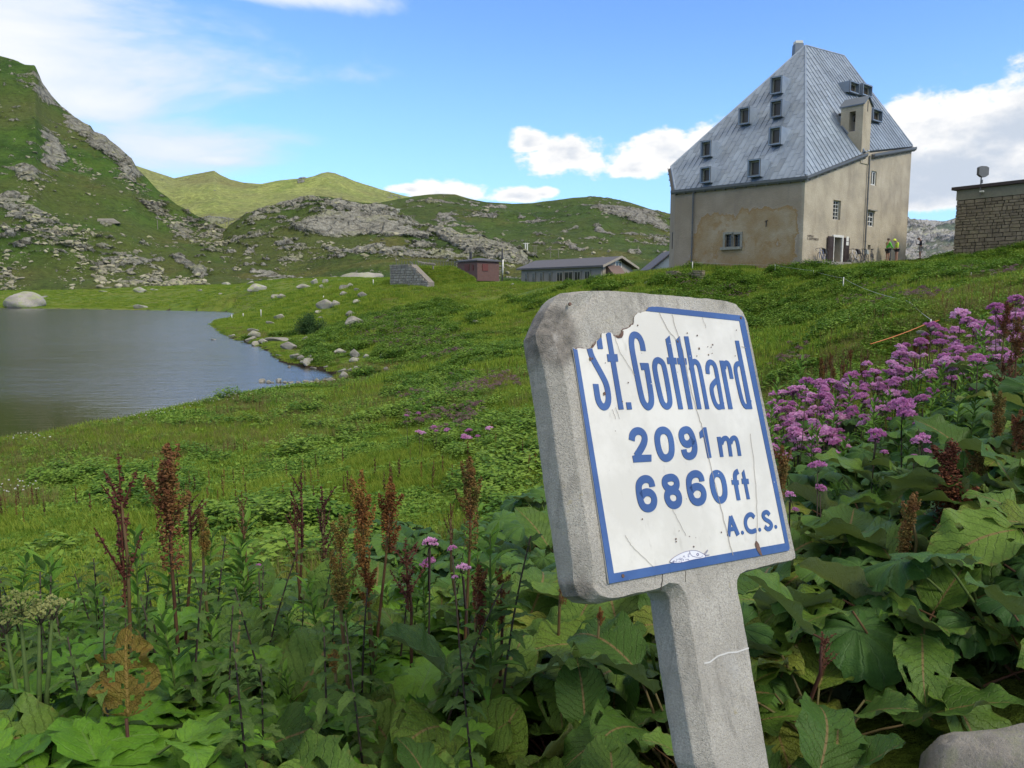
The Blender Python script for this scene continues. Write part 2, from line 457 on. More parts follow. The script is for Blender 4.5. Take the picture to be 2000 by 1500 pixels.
def m_ground():
    m, t, b = mat_new('meadow')
    p = gpos(t)
    n0 = t.noise(p, 0.05, 5, 0.6); n1 = t.noise(p, 0.35, 6, 0.65); n2 = t.noise(p, 3.0, 6, 0.7); n3 = t.noise(p, 26, 4, 0.7)
    g = t.mix(t.sstep(n1, 0.35, 0.65), (0.070, 0.125, 0.014), (0.130, 0.185, 0.024))
    g = t.mix(t.sstep(n0, 0.42, 0.6), g, (0.135, 0.165, 0.030))
    g = t.mix(t.sstep(t.noise(p, 0.12, 6, 0.7), 0.52, 0.68, 0, 0.6), g, (0.145, 0.135, 0.045))
    g = t.mix(1.0, g, t_comb(t, t.lin(n2, 0.3, 0.7, 0.6, 1.35)), 'MULTIPLY')
    g = t.mix(1.0, g, t_comb(t, t.lin(n3, 0.3, 0.7, 0.7, 1.3)), 'MULTIPLY')
    mud = t.new('ShaderNodeAttribute', attribute_name='mud').outputs['Fac']
    mk = t.math('ADD', mud, t.math('MULTIPLY', t.math('SUBTRACT', n2, 0.5), 0.8))
    g = t.mix(t.sstep(mk, 0.42, 0.62), g, (0.035, 0.026, 0.014))
    pt = t.new('ShaderNodeAttribute', attribute_name='gravel').outputs['Fac']
    pk = t.math('ADD', pt, t.math('MULTIPLY', t.math('SUBTRACT', n2, 0.5), 0.6))
    g = t.mix(t.sstep(pk, 0.45, 0.6), g, t.mix(n3, (0.15, 0.145, 0.13), (0.36, 0.35, 0.33)))
    t.put(b.inputs['Base Color'], g); b.inputs['Roughness'].default_value = 0.95
    b.inputs['Specular IOR Level'].default_value = 0.15
    bump(t, b, t.math('ADD', n2, t.math('MULTIPLY', n3, 0.3)), 0.12, 1.0)
    return m
def m_water():
    m, t, b = mat_new('lake_water')
    p = gpos(t)
    q = t.scalev(p, (0.45, 1.25, 1.0))
    r1 = t.noise(q, 1.6, 3, 0.55, 0.6); r2 = t.noise(q, 6.5, 3, 0.6, 0.4)
    calm = t.noise(p, 0.03, 4, 0.6)
    sepn = t.new('ShaderNodeSeparateXYZ'); t.put(sepn.inputs[0], p)
    ruf = t.sstep(t.math('ADD', t.math('ADD', sepn.outputs[1], t.math('MULTIPLY', sepn.outputs[0], 0.55)), t.math('MULTIPLY', t.math('SUBTRACT', calm, 0.5), 14.0)), 15, 24, 0.0, 1.0)
    wa = t.math('MULTIPLY', t.sstep(calm, 0.35, 0.65, 0.6, 1.2), t.lin(ruf, 0, 1, 0.25, 1.0))
    h = t.math('MULTIPLY', t.math('ADD', r1, t.math('MULTIPLY', r2, 0.35)), wa)
    t.put(b.inputs['Base Color'], (0.026, 0.025, 0.009)); rn = t.noise(t.scalev(p, (0.25, 1.3, 1)), 0.7, 5, 0.7); t.put(b.inputs['Roughness'], t.math('MULTIPLY', t.lin(ruf, 0, 1, 0.07, 0.20), t.lin(rn, 0.3, 0.7, 0.80, 1.20)))     # fine wind ripples below the size of a pixel
    b.inputs['IOR'].default_value = 3.0
    bump(t, b, h, 0.042, 1.0)
    return m

def leaf_mat(name, c_dark, c_light, vein, under, red=None, kind='pinnate', nv=9.0, quilt=0.5, trans=0.25, spots=0.3, rough=0.5):
    m, t, b = mat_new(name)
    uvn = t.new('ShaderNodeUVMap'); uvn.uv_map = 'UVMap'
    s = t.new('ShaderNodeSeparateXYZ'); t.put(s.inputs[0], uvn.outputs[0])
    u = t.math('ABSOLUTE', s.outputs[0]); v = s.outputs[1]
    r = objrand(t)
    p = pos(t)
    off = t.new('ShaderNodeCombineXYZ'); t.put(off.inputs[0], t.math('MULTIPLY', r, 91.0)); t.put(off.inputs[2], t.math('MULTIPLY', r, 17.0))
    p2 = t.vmath('ADD', p, off.outputs[0])
    wob = t.math('MULTIPLY', t.math('SUBTRACT', t.noise(p2, 14, 3, 0.5), 0.5), 0.10)
    if kind == 'pinnate':
        ph = t.math('MULTIPLY', t.math('ADD', t.math('SUBTRACT', v, t.math('MULTIPLY', u, 0.30)), wob), nv)
        fr = t.math('ABSOLUTE', t.math('SUBTRACT', t.math('FRACT', ph), 0.5))       # 0.5 on the vein
        side = t.sstep(fr, 0.40, 0.49)
        mid = t.sstep(u, 0.055, 0.02)
    else:
        ph = t.math('MULTIPLY', t.math('ADD', s.outputs[0], t.math('MULTIPLY', wob, 0.25)), nv)   # u = angle for round leaves
        fr = t.math('ABSOLUTE', t.math('SUBTRACT', t.math('FRACT', ph), 0.5))
        side = t.sstep(fr, 0.40, 0.48)
        mid = t.sstep(fr, 0.47, 0.5)
    n1 = t.noise(p2, 9, 5, 0.65); n2 = t.noise(p2, 55, 4, 0.65)
    col = t.mix(t.sstep(t.math('ADD', t.math('MULTIPLY', n1, 0.5), t.math('MULTIPLY', r, 0.5)), 0.28, 0.78), c_dark, c_light)
    col = t.mix(1.0, col, t_comb(t, t.lin(n2, 0.3, 0.7, 0.80, 1.2)), 'MULTIPLY')
    col = t.mix(t.math('MULTIPLY', side, 0.32), col, vein)
    col = t.mix(t.math('MULTIPLY', mid, 0.75), col, vein if red is None else red)
    sp = t.math('MULTIPLY', t.sstep(t.noise(p2, 26, 5, 0.75), 0.64, 0.74), t.lin(r, 0, 1, 0.0, spots * 2))
    col = t.mix(sp, col, (0.13, 0.075, 0.025))
    eg = t.sstep(t.math('ADD', t.math('MULTIPLY', u if kind == 'pinnate' else v, 1.0), t.math('MULTIPLY', t.math('SUBTRACT', t.noise(p2, 17, 4, 0.7), 0.5), 1.1)), 0.93, 1.12)
    col = t.mix(t.math('MULTIPLY', eg, t.lin(r, 0.2, 1, 0.0, min(1.0, spots * 2.4))), col, (0.15, 0.105, 0.035))
    bf = t.new('ShaderNodeNewGeometry').outputs['Backfacing']
    col = t.mix(bf, col, t.mix(t.math('MULTIPLY', side, 0.6), under, tuple(min(1, c * 1.3) for c in under)))
    t.put(b.inputs['Base Color'], col); b.inputs['Roughness'].default_value = rough
    b.inputs['Specular IOR Level'].default_value = 0.20
    cell = t.voro(p2, 60.0, 'SMOOTH_F1')
    h = t.math('ADD', t.math('MULTIPLY', t.math('SUBTRACT', 1.0, side), 1.0), t.math('MULTIPLY', cell, -0.9 * quilt))
    h = t.math('ADD', h, t.math('MULTIPLY', n2, 0.4))
    bump(t, b, h, 0.006 * quilt, 0.9)
    # thin leaf: part of the light passes through
    tr = t.new('ShaderNodeBsdfTranslucent'); t.put(tr.inputs[0], t.mix(1.0, col, (1.1, 1.3, 0.5), 'MULTIPLY'))
    ms = t.new('ShaderNodeMixShader'); ms.inputs[0].default_value = trans
    t.link(b.outputs[0], ms.inputs[1]); t.link(tr.outputs[0], ms.inputs[2])
    out = [n for n in t.n if n.type == 'OUTPUT_MATERIAL'][0]
    t.link(ms.outputs[0], out.inputs[0])
    return m
def tint_mat(name, cols, rough=0.7, scale=30, trans=0.0, spread=1.0):
    """several hues picked by noise and by object"""
    m, t, b = mat_new(name)
    p = pos(t); r = objrand(t)
    off = t.new('ShaderNodeCombineXYZ'); t.put(off.inputs[0], t.math('MULTIPLY', r, 91.0))
    n = t.noise(t.vmath('ADD', p, off.outputs[0]), scale, 4, 0.65)
    x = t.math('ADD', t.math('MULTIPLY', n, 0.75), t.math('MULTIPLY', t.math('SUBTRACT', r, 0.2), 0.35 * spread))
    k = len(cols)
    col = t.ramp(x, [(0.3 + 0.4 * i / max(1, k - 1), c) for i, c in enumerate(cols)])
    t.put(b.inputs['Base Color'], col); b.inputs['Roughness'].default_value = rough
    b.inputs['Specular IOR Level'].default_value = 0.25
    if trans:
        tr = t.new('ShaderNodeBsdfTranslucent'); t.put(tr.inputs[0], col)
        ms = t.new('ShaderNodeMixShader'); ms.inputs[0].default_value = trans
        t.link(b.outputs[0], ms.inputs[1]); t.link(tr.outputs[0], ms.inputs[2])
        out = [q for q in t.n if q.type == 'OUTPUT_MATERIAL'][0]
        t.link(ms.outputs[0], out.inputs[0])
    return m

M = {}
M['concrete'] = m_concrete()
M['white'] = m_enamel('white_enamel', (0.55, 0.535, 0.485), (0.63, 0.615, 0.565), 0.35)
M['blue'] = m_enamel('blue_enamel', (0.028, 0.072, 0.215), (0.040, 0.098, 0.27), 0.25)
M['rust'] = plain('rusted_edge', (0.11, 0.065, 0.05), 0.9, 0, 0.35, 40)
M['crack'] = plain('crack_line', (0.38, 0.34, 0.29), 0.9)
M['darkcrack'] = plain('dark_crack', (0.045, 0.04, 0.035), 0.9)
M['mortar'] = plain('mortar_line', (0.48, 0.48, 0.47), 0.9)
M['stucco'] = m_stucco()
M['zinc'] = m_zinc()
M['zincdark'] = m_zinc('zinc_trim', 0.62)
M['gutter'] = plain('gutter_metal', (0.11, 0.115, 0.115), 0.55, 0.3)
M['glass'] = plain('window_glass', (0.020, 0.022, 0.024), 0.12)
M['glassbrown'] = plain('brown_blind_glass', (0.045, 0.035, 0.022), 0.35)
M['stone_trim'] = plain('stone_surround', (0.24, 0.235, 0.20), 0.9, 0, 0.2, 8, 0.02)
M['whitepaint'] = plain('white_paint', (0.62, 0.62, 0.58), 0.6)
M['doorbrown'] = plain('brown_door', (0.035, 0.023, 0.020), 0.6)
M['dark'] = plain('dark_metal', (0.030, 0.030, 0.032), 0.5)
M['bronze'] = plain('bell_bronze', (0.045, 0.038, 0.028), 0.45, 0.5)
M['granite'] = m_rock('granite', 0.45)
M['granite_near'] = m_rock('granite_near', 0.3, 1.0, 2.2)
M['lichen_rock'] = m_rock('lichen_rock', 0.95, 1.05, 0.6)
M['far_rock'] = m_rock('scree_rock', 0.7, 0.92, 0.35, tint=(1.02, 1.0, .82))
M['wall_stone'] = m_rock('wall_stone', 0.2, 0.66, 1.6, tint=(1.12, .98, .78))
M['pale_stone'] = m_rock('pale_stone', 0.1, 1.0, 1.6)
M['ground'] = m_ground()
M['water'] = m_water()
M['wood'] = plain('weathered_wood', (0.20, 0.18, 0.15), 0.9, 0, 0.3, 12)
M['post'] = plain('white_post', (0.62, 0.61, 0.56), 0.6)
M['skin'] = plain('skin', (0.40, 0.22, 0.15), 0.6, 0, 0.05)
# ------------------------------------------------------------------ terrain function
def _c(px, py, Y):
    q = P(px, py, Y); r = math.hypot(q[0], q[1]); return (math.atan2(q[0], q[1]), math.log(r), (q[2] - EYE) / r)
def _z(px, z, Y):
    x = (px - 1000) / FPX * Y; r = math.hypot(x, Y); return (math.atan2(x, Y), math.log(r), (z - EYE) / r)
CT = []
for px, prof in {
    -300: [(2, 2.5), (3.5, 2.15), (5, 1.8), (8, 1.2), (12, .6), (17, .12)],
    0:    [(1, 2.62), (2, 2.5), (3.5, 2.15), (5, 1.85), (8, 1.35), (14, .6), (21, .1)],
    300:  [(1.5, 2.55), (3.5, 2.2), (5, 1.9), (8, 1.4), (14, .8), (22, .3), (26, .12)],
    600:  [(1, 2.65), (2, 2.5), (3.5, 2.25), (5, 1.95), (8, 1.5), (14, 1.0), (22, .6), (30, .25), (34.5, .1)],
    800:  [(2, 2.5), (5, 2.0), (8, 1.6), (14, 1.25), (22, 1.0), (30, .8), (40, .75)],
    1000: [(1, 2.68), (2, 2.55), (3.5, 2.35), (6, 1.95), (10, 1.65), (16, 1.6), (24, 1.5), (34, 1.55)],
    1250: [(1, 2.7), (2, 2.6), (3.5, 2.45), (6, 2.1), (10, 1.85), (16, 1.7), (24, 1.85)],
    1500: [(1, 2.75), (2, 2.65), (3.5, 2.55), (6, 2.35), (8, 2.25), (11, 2.05), (16, 1.95), (20, 2.0)],
    1750: [(2, 2.7), (3.5, 2.7), (6, 2.7), (8, 2.75), (11, 2.75), (16, 2.8)],
    2000: [(1.5, 2.8), (3.5, 3.0), (6, 3.15), (8, 3.3), (11, 3.4), (16, 3.9)],
    2400: [(2, 2.9), (4, 3.3), (8, 3.9), (16, 4.8)],
}.items():
    for Y, z in prof: CT.append(_z(px, z, Y))
for c in [(900, 700, 35), (900, 650, 50), (900, 600, 70), (900, 560, 88), (1000, 560, 84), (1000, 620, 58), (1000, 680, 40),
          (1480, 700, 25), (1500, 660, 31), (1500, 620, 38), (1500, 565, 46), (1500, 528, 52), (1400, 529, 54), (1310, 530, 56),
          (1250, 537, 56), (1180, 548, 58), (1100, 563, 61), (1250, 600, 43), (1250, 660, 32), (1320, 575, 47),
          (1710, 665, 17), (1800, 645, 17), (1600, 700, 18), (1700, 600, 30), (1700, 560, 38), (1650, 530, 47), (1720, 519, 51), (1780, 516, 53), (1850, 512, 52),
          (1900, 560, 25), (1960, 552, 23), (1900, 532, 34), (1870, 505, 56), (2000, 468, 60), (2150, 420, 62), (2000, 530, 40), (2300, 450, 45),
          (460, 612, 165), (420, 641, 96), (530, 692, 54), (640, 640, 76), (700, 640, 62), (800, 600, 76), (760, 553, 92),
          (640, 562, 125), (600, 600, 105), (500, 560, 200), (700, 560, 115), (300, 588, 238), (300, 563, 300), (100, 588, 262), (0, 588, 270), (0, 565, 330),
          (-300, 590, 250), (-300, 565, 330), (100, 565, 330), (500, 556, 300), (700, 556, 300), (520, 610, 130), (850, 555, 105), (620, 562, 160)]:
    CT.append(_c(*c))
for px, z, Y in [(1180, 5.5, 66), (1310, 6.1, 66), (1500, 6.5, 62), (1500, 6.8, 75), (1700, 7.0, 66), (1800, 6.9, 62), (1800, 7.2, 75), (1180, 5.3, 85), (1000, 5.4, 110), (1180, 5.5, 110),
                 (1400, 5.8, 110), (1600, 6, 110), (1800, 6, 110), (2100, 9, 110), (1000, 5.5, 200), (1300, 5.5, 200), (1600, 5, 200), (1900, 4, 200), (2300, 9, 90),
                 (1000, 6.5, 350), (1300, 6.5, 350), (1600, 4, 350), (1900, 2, 350), (600, 7.0, 360), (0, 8, 400), (2400, 6, 220)]:
    CT.append(_z(px, z, Y))
CT = np.array(CT)
KA = 2.6
def _phi(d2): return np.where(d2 > 1e-12, d2 * np.log(np.sqrt(np.maximum(d2, 1e-12))), 0)
_A = CT[:, 0] * KA; _L = CT[:, 1]
_n = len(CT)
_K = _phi((_A[:, None] - _A[None]) ** 2 + (_L[:, None] - _L[None]) ** 2) + np.eye(_n) * 2e-3
_Pm = np.stack([np.ones(_n), _A, _L], 1)
_sol = np.linalg.solve(np.block([[_K, _Pm], [_Pm.T, np.zeros((3, 3))]]), np.concatenate([CT[:, 2], np.zeros(3)]))

SHORE = [(-700, 985), (-300, 935), (-150, 905), (0, 874), (60, 869), (110, 858), (160, 843), (235, 834), (300, 817), (350, 804), (400, 796), (450, 782), (520, 769), (600, 757), (650, 748),
         (657, 738), (640, 727), (600, 719), (560, 710), (530, 697), (524, 686), (500, 673), (470, 666), (440, 656), (425, 645), (412, 636), (425, 627), (458, 620), (462, 613), (440, 608),
         (380, 607), (280, 606), (100, 603), (0, 602), (-300, 601), (-700, 601)]
_sh = np.array([[*P(px, py, 1)[:2]] for px, py in SHORE])
_sh = []
for px, py in SHORE:
    d = ray(px, py); k = -EYE / d[2]; _sh.append((d[0] * k, d[1] * k))
_sh = np.array(_sh)
def lake_sd(x, y):
    """signed distance to the shoreline, negative on the water"""
    x = np.asarray(x, float); y = np.asarray(y, float)
    wb = fbm(x * 0.9, y * 0.9, 4, 5) * np.clip(y * 0.006, 0.1, 0.9)
    x = x + wb; y = y + wb * 1.6
    dm = np.full(x.shape, 1e9); ins = np.zeros(x.shape, bool); n = len(_sh)
    for i in range(n):
        ax, ay = _sh[i]; bx, by = _sh[(i + 1) % n]
        ex, ey = bx - ax, by - ay
        t = np.clip(((x - ax) * ex + (y - ay) * ey) / (ex * ex + ey * ey + 1e-12), 0, 1)
        dm = np.minimum(dm, np.hypot(x - ax - t * ex, y - ay - t * ey))
        cond = ((ay > y) != (by > y)) & (x < (bx - ax) * (y - ay) / (by - ay + 1e-12) + ax)
        ins ^= cond
    return np.where(ins, -dm, dm)

def ground(x, y, sd_=None, detail=True):
    x = np.atleast_1d(np.asarray(x, float)); y = np.atleast_1d(np.asarray(y, float))
    r = np.hypot(x, y)
    azi = np.clip(np.arctan2(x, y), -0.66, 0.70); rr = np.clip(r, 1.2, 400)
    a = azi * KA; l = np.log(rr)
    s = _sol[_n] + _sol[_n + 1] * a + _sol[_n + 2] * l
    for i in range(_n):
        s = s + _sol[i] * _phi((a - _A[i]) ** 2 + (l - _L[i]) ** 2)
    z = EYE + s * rr
    z = np.where(r < 1.2, 2.66 + (z - 2.66) * (r / 1.2), z)
    # behind the camera the road verge stays level
    bk = smooth(np.abs(np.arctan2(x, y)), 0.8, 1.5)
    z = z * (1 - bk) + 2.7 * bk
    far = smooth(r, 330, 480); z = z * (1 - far) + 4.5 * far
    if detail:
        amp = np.clip(r * 0.006, 0.02, 0.30)
        z = z + amp * fbm(x * 0.55, y * 0.55, 5, 3) + np.clip(r * 0.004, 0, 0.5) * fbm(x * 0.12, y * 0.12, 3, 9)
    sdv = lake_sd(x, y) if sd_ is None else sd_
    up = 0.05 + 0.22 * smooth(sdv, 0, 0.8) + 0.03 * np.clip(sdv, 0, 6)
    k = smooth(sdv, 0.0, 5.0)
    zo = np.maximum(up, z * k + np.minimum(z, up + 0.1) * (1 - k))
    zi = -0.10 - 0.25 * np.clip(-sdv, 0, 12)
    z = np.where(sdv > 0, zo, np.where(r < 420, zi, z))
    # clear ground round the hospice and the outbuilding
    return z

def build_terrain():
    az_f = np.radians(np.arange(-42, 42.01, 0.19)); az_c = np.radians(np.concatenate([np.arange(-180, -42, 4.0), []])); az_d = np.radians(np.arange(44, 180, 4.0))
    azs = np.concatenate([az_c, az_f, az_d]); 
    rs = np.concatenate([[0.02, 0.3, 0.6], np.geomspace(0.9, 420, 470), np.geomspace(450, 7000, 16)])
    A, R_ = np.meshgrid(azs, rs, indexing='ij')
    x = (R_ * np.sin(A)).ravel(); y = (R_ * np.cos(A)).ravel()
    sdv = lake_sd(x, y); z = ground(x, y, sdv)
    na, nr = len(azs), len(rs)
    idx = np.arange(na * nr).reshape(na, nr)
    i2 = np.vstack([idx, idx[:1]])
    f = np.stack([i2[:-1, :-1].ravel(), i2[:-1, 1:].ravel(), i2[1:, 1:].ravel(), i2[1:, :-1].ravel()], 1)
    # mud at the water's edge, gravel path on the right
    mud = np.clip(1 - np.abs(sdv) / 0.7, 0, 1) * (sdv > -3)
    path = [P(1838, 522, 44)[:2], P(1870, 533, 34)[:2], P(1905, 545, 29)[:2], P(1945, 556, 24)[:2], P(2010, 566, 21)[:2]]
    gd = np.full(x.shape, 1e9)
    for (p0, p1) in zip(path[:-1], path[1:]):
        e = p1 - p0; t = np.clip(((x - p0[0]) * e[0] + (y - p0[1]) * e[1]) / (e @ e), 0, 1)
        gd = np.minimum(gd, np.hypot(x - p0[0] - t * e[0], y - p0[1] - t * e[1]))
    gravel = np.clip(1.2 - gd / 0.42, 0, 1)
    me = raw_mesh('ground', np.stack([x, y, z], 1), f, [M['ground']], True, attrs={'mud': mud, 'gravel': gravel})
    o = bpy.data.objects.new('ground', me); link(o); tag(o, kind='structure')
build_terrain()

# water sheet
def build_water():
    v = _sh.copy(); c = v.mean(0)
    pts = [(-260, 6, 0), (10, 6, 0), (10, 300, 0), (-260, 300, 0)]
    me = raw_mesh('lake', pts, [(0, 1, 2, 3)], [M['water']])
    o = bpy.data.objects.new('lake', me); link(o); tag(o, kind='structure')
build_water()

# ------------------------------------------------------------------ hills
def poly_interp(pts, x):
    pts = sorted(pts); xs = [p[0] for p in pts]
    return [np.interp(x, xs, [p[k] for p in pts]) for k in range(1, len(pts[0]))]
def hill(name, ridge, base, nu, nv, mat, blobs=(), amp=0.02, rockk=0.9, bias=0.0, seed=1, bulge=0.0, nscale=1.0, streak=None, edge=1.0):
    """ridge / base: (px, py, Y). Surface climbs from base to ridge, then falls away behind."""
    x0 = min(p[0] for p in ridge); x1 = max(p[0] for p in ridge)
    u = np.linspace(x0, x1, nu); ry, rY = poly_interp(ridge, u); by, bY = poly_interp(base, u)
    ex = 18
    v = np.linspace(0, 1, nv)
    U, V = np.meshgrid(u, v, indexing='ij')
    rowp = by[:, None] + (ry - by)[:, None] * V
    Yp = bY[:, None] + (rY - bY)[:, None] * (V ** (1 + bulge))
    # unproject
    X_ = (U - 1000) / FPX; yy = (750 - rowp) / FPX
    dy = math.cos(PITCH) + yy * math.sin(PITCH); dz = -math.sin(PITCH) + yy * math.cos(PITCH)
    x = X_ / dy * Yp; y = Yp.copy(); z = EYE + dz / dy * Yp
    L = float(np.mean(rY)) * amp
    sc = nscale * 9.0 / np.mean(rY)
    n1 = fbm(x * sc + 3, (y + z * 1.5) * sc, 6, seed, 0.55)
    n2 = fbm(x * sc * 5, (y + z * 2) * sc * 4, 5, seed + 50, 0.6, ridged=True)
    rk = bias + fbm(x * sc * 2.2, (y * .7 + z * 3) * sc * 2.4, 6, seed + 90, 0.62) * rockk + 0.30 * n2 + 0.62 * fbm(x * sc * 9, (y * .6 + z * 3) * sc * 11, 4, seed + 130, 0.6)
    pp = np.zeros_like(x)
    for b in blobs:
        bx, byy, ra, rb, ang, st = b
        ca, sa = math.cos(math.radians(ang)), math.sin(math.radians(ang))
        wx = U - bx; wy = rowp - byy
        da = (wx * ca + wy * sa) / ra; db = (-wx * sa + wy * ca) / rb
        pp = np.maximum(pp, st * smooth(1.25 - np.sqrt(da * da + db * db) + 0.25 * n1, 0, 0.9)) if st > 0 else pp + st * smooth(1.2 - np.sqrt(da * da + db * db), 0, 0.8)
    rock = np.clip(rk + pp, 0, 1)
    fade = smooth(V, 0.0, 0.15)
    topf = 1 - 0.75 * smooth(V, 0.93, 1.0)
    rs = smooth(rock, 0.30, 0.75)
    disp = L * (0.75 * n1 * fade * topf + rs * (0.10 + 0.17 * n2) * np.where(V > 0.97, edge * 0.5, 1) * fade)
    z = z + disp; y = y - 0.7 * disp * rs
    # back side
    k = np.arange(1, ex + 1)[None, :]
    zb = z[:, -1:] - (k / ex) ** 1.3 * (z[:, -1:] - 2.0); yb = y[:, -1:] + k / ex * np.maximum(60, (z[:, -1:]) * 1.6); xb = x[:, -1:] * (yb / y[:, -1:])
    x = np.hstack([x, xb]); y = np.hstack([y, yb]); z = np.hstack([z, zb]); rock = np.hstack([rock, np.repeat(rock[:, -1:], ex, 1)])
    # skirt below the base
    x = np.hstack([x[:, :1], x]); y = np.hstack([y[:, :1] - 1, y]); z = np.hstack([z[:, :1] - 12, z]); rock = np.hstack([rock[:, :1], rock])
    m_ = nv + ex + 1
    idx = np.arange(nu * m_).reshape(nu, m_)
    f = np.stack([idx[:-1, :-1].ravel(), idx[1:, :-1].ravel(), idx[1:, 1:].ravel(), idx[:-1, 1:].ravel()], 1)
    me = raw_mesh(name, np.stack([x.ravel(), y.ravel(), z.ravel()], 1), f, [mat], True, attrs={'rock': rock.ravel()})
    o = bpy.data.objects.new(name, me); link(o); tag(o, kind='structure')
    return dict(u=u, v=v, x=x[:, 1:nv + 1], y=y[:, 1:nv + 1], z=z[:, 1:nv + 1], U=U, row=rowp, rock=rock[:, 1:nv + 1])

G_D = (0.030, 0.070, 0.010); G_M = (0.062, 0.122, 0.016); G_O = (0.075, 0.10, 0.022)
M['hill_left'] = m_hill('steep_slope', G_D, G_M, G_O, (0.25, 0.247, 0.205), 1.6, dry=(0.10, 0.10, 0.03))
M['hill_mid'] = m_hill('rocky_knoll', (0.032, 0.062, 0.011), (0.060, 0.105, 0.017), (0.078, 0.10, 0.024), (0.29, 0.285, 0.24), 1.8)
M['hill_back'] = m_hill('rolling_hill', (0.036, 0.070, 0.014), (0.064, 0.108, 0.020), (0.078, 0.10, 0.028), (0.25, 0.245, 0.215), 2.6)
M['hill_far'] = m_hill('sun_toned_pasture', (0.19, 0.25, 0.055), (0.33, 0.37, 0.10), (0.24, 0.26, 0.09), (0.27, 0.27, 0.24), 7.0, (0.20, 0.19, 0.07))  # grass paler and yellower: sunshine on this hill is put into the colour
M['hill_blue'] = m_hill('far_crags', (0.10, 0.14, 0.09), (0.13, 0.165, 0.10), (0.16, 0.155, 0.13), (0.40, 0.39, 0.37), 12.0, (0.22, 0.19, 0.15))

HL = hill('mountainside',
     [(-900, 40, 900), (-500, 60, 820), (-200, 70, 760), (-60, 85, 720), (0, 108, 700), (25, 114, 698), (48, 124, 696), (68, 126, 694), (75, 142, 692), (82, 160, 690), (100, 186, 688), (125, 212, 684), (150, 232, 680), (178, 246, 676),
      (184, 257, 672), (205, 266, 668), (232, 290, 660), (258, 312, 652), (268, 330, 645), (285, 348, 640), (310, 372, 625), (340, 394, 605), (370, 418, 590), (400, 432, 575), (440, 450, 560), (480, 462, 545), (520, 472, 530),
      (560, 488, 510), (600, 508, 490), (650, 528, 465), (700, 546, 440)],
     [(-900, 570, 330), (0, 567, 331), (200, 566, 332), (300, 563, 335), (400, 556, 345), (450, 553, 352), (520, 551, 362), (600, 550, 380), (700, 550, 400)],
     620, 400, M['hill_left'],
     [(110, 165, 45, 60, 55, .75), (60, 150, 30, 22, 20, .4), (150, 240, 50, 22, 45, .75), (210, 290, 60, 22, 40, .8), (255, 330, 30, 30, 50, .7), (50, 335, 28, 16, 30, .8), (105, 290, 40, 16, 50, .75), (100, 320, 30, 14, 50, .6),
      (45, 410, 90, 34, 30, .62), (160, 490, 200, 34, 22, .30), (90, 460, 90, 40, 20, .36), (280, 530, 130, 26, 12, .30), (30, 475, 60, 30, 10, .32), (330, 430, 120, 13, 34, .36), (420, 460, 120, 12, 22, .40), (520, 500, 90, 12, 25, .36),
      (370, 522, 45, 10, 25, .7), (210, 432, 22, 8, 3, .9), (300, 500, 40, 7, 40, .45), (200, 200, 10, 10, 0, .2),
      (210, 400, 110, 70, 35, -.28), (130, 380, 60, 30, 30, -.15), (330, 480, 70, 30, 20, -.15), (450, 520, 80, 20, 15, -.12)],
     amp=0.014, bias=0.04, rockk=0.44, seed=3, bulge=0.15, nscale=1.3)
HM = hill('rocky_hill',
     [(380, 520, 520), (420, 470, 540), (450, 440, 560), (480, 418, 570), (530, 402, 580), (570, 392, 585), (600, 383, 590), (620, 384, 590), (650, 388, 590), (700, 394, 590), (735, 396, 585), (760, 402, 580), (790, 418, 570), (820, 436, 560),
      (850, 448, 545), (880, 452, 520), (910, 462, 500), (940, 468, 480), (960, 478, 465), (1000, 486, 450), (1030, 500, 440), (1060, 514, 430), (1100, 530, 420)],
     [(380, 552, 360), (600, 549, 365), (700, 545, 345), (800, 540, 330), (900, 543, 325), (1100, 548, 325)],
     430, 240, M['hill_mid'],
     [(690, 440, 120, 26, 4, .85), (760, 455, 90, 18, 18, .7), (600, 450, 30, 12, -5, .6), (640, 455, 50, 13, 0, .6), (890, 468, 55, 22, 25, .75), (950, 492, 90, 12, 15, .8), (600, 402, 80, 14, 0, .4), (700, 408, 90, 14, 5, .45), (520, 420, 40, 10, -20, .35),
      (760, 495, 160, 9, 3, .45), (600, 478, 60, 8, 0, .3), (840, 500, 60, 10, 8, .4), (560, 500, 40, 20, 0, .3),
      (700, 480, 170, 9, 2, -.5), (700, 520, 200, 10, 0, -.3), (620, 425, 60, 7, 0, -.3)],
     amp=0.016, bias=0.12, rockk=0.5, seed=21, nscale=1.2, bulge=0.1)
HB = hill('back_hill',
     [(680, 402, 900), (740, 396, 920), (780, 388, 950), (810, 382, 960), (850, 378, 965), (890, 379, 965), (920, 388, 960), (950, 394, 960), (1000, 397, 965), (1040, 396, 970), (1080, 390, 975), (1120, 384, 980), (1155, 382, 980), (1190, 386, 975),
      (1230, 395, 960), (1265, 408, 940), (1290, 414, 930), (1305, 418, 925), (1360, 425, 910), (1450, 440, 900), (1550, 462, 880), (1650, 500, 850), (1760, 545, 820)],
     [(680, 540, 520), (900, 535, 500), (1100, 540, 460), (1300, 545, 450), (1760, 570, 500)],
     430, 230, M['hill_back'],
     [(1215, 418, 95, 15, 14, .62), (1265, 432, 60, 12, 20, .6), (870, 425, 28, 13, 0, .6), (930, 395, 20, 6, 0, .5), (840, 392, 60, 7, 0, .35), (1180, 455, 25, 6, 20, .5), (1120, 480, 25, 5, 20, .5), (1240, 490, 22, 6, 10, .5),
      (1000, 440, 120, 14, -12, .14), (960, 402, 60, 5, 0, .4), (1160, 385, 40, 5, 0, .3), (1150, 500, 130, 25, 0, -.2)],
     amp=0.013, bias=0.10, rockk=0.50, seed=37, nscale=1.1)
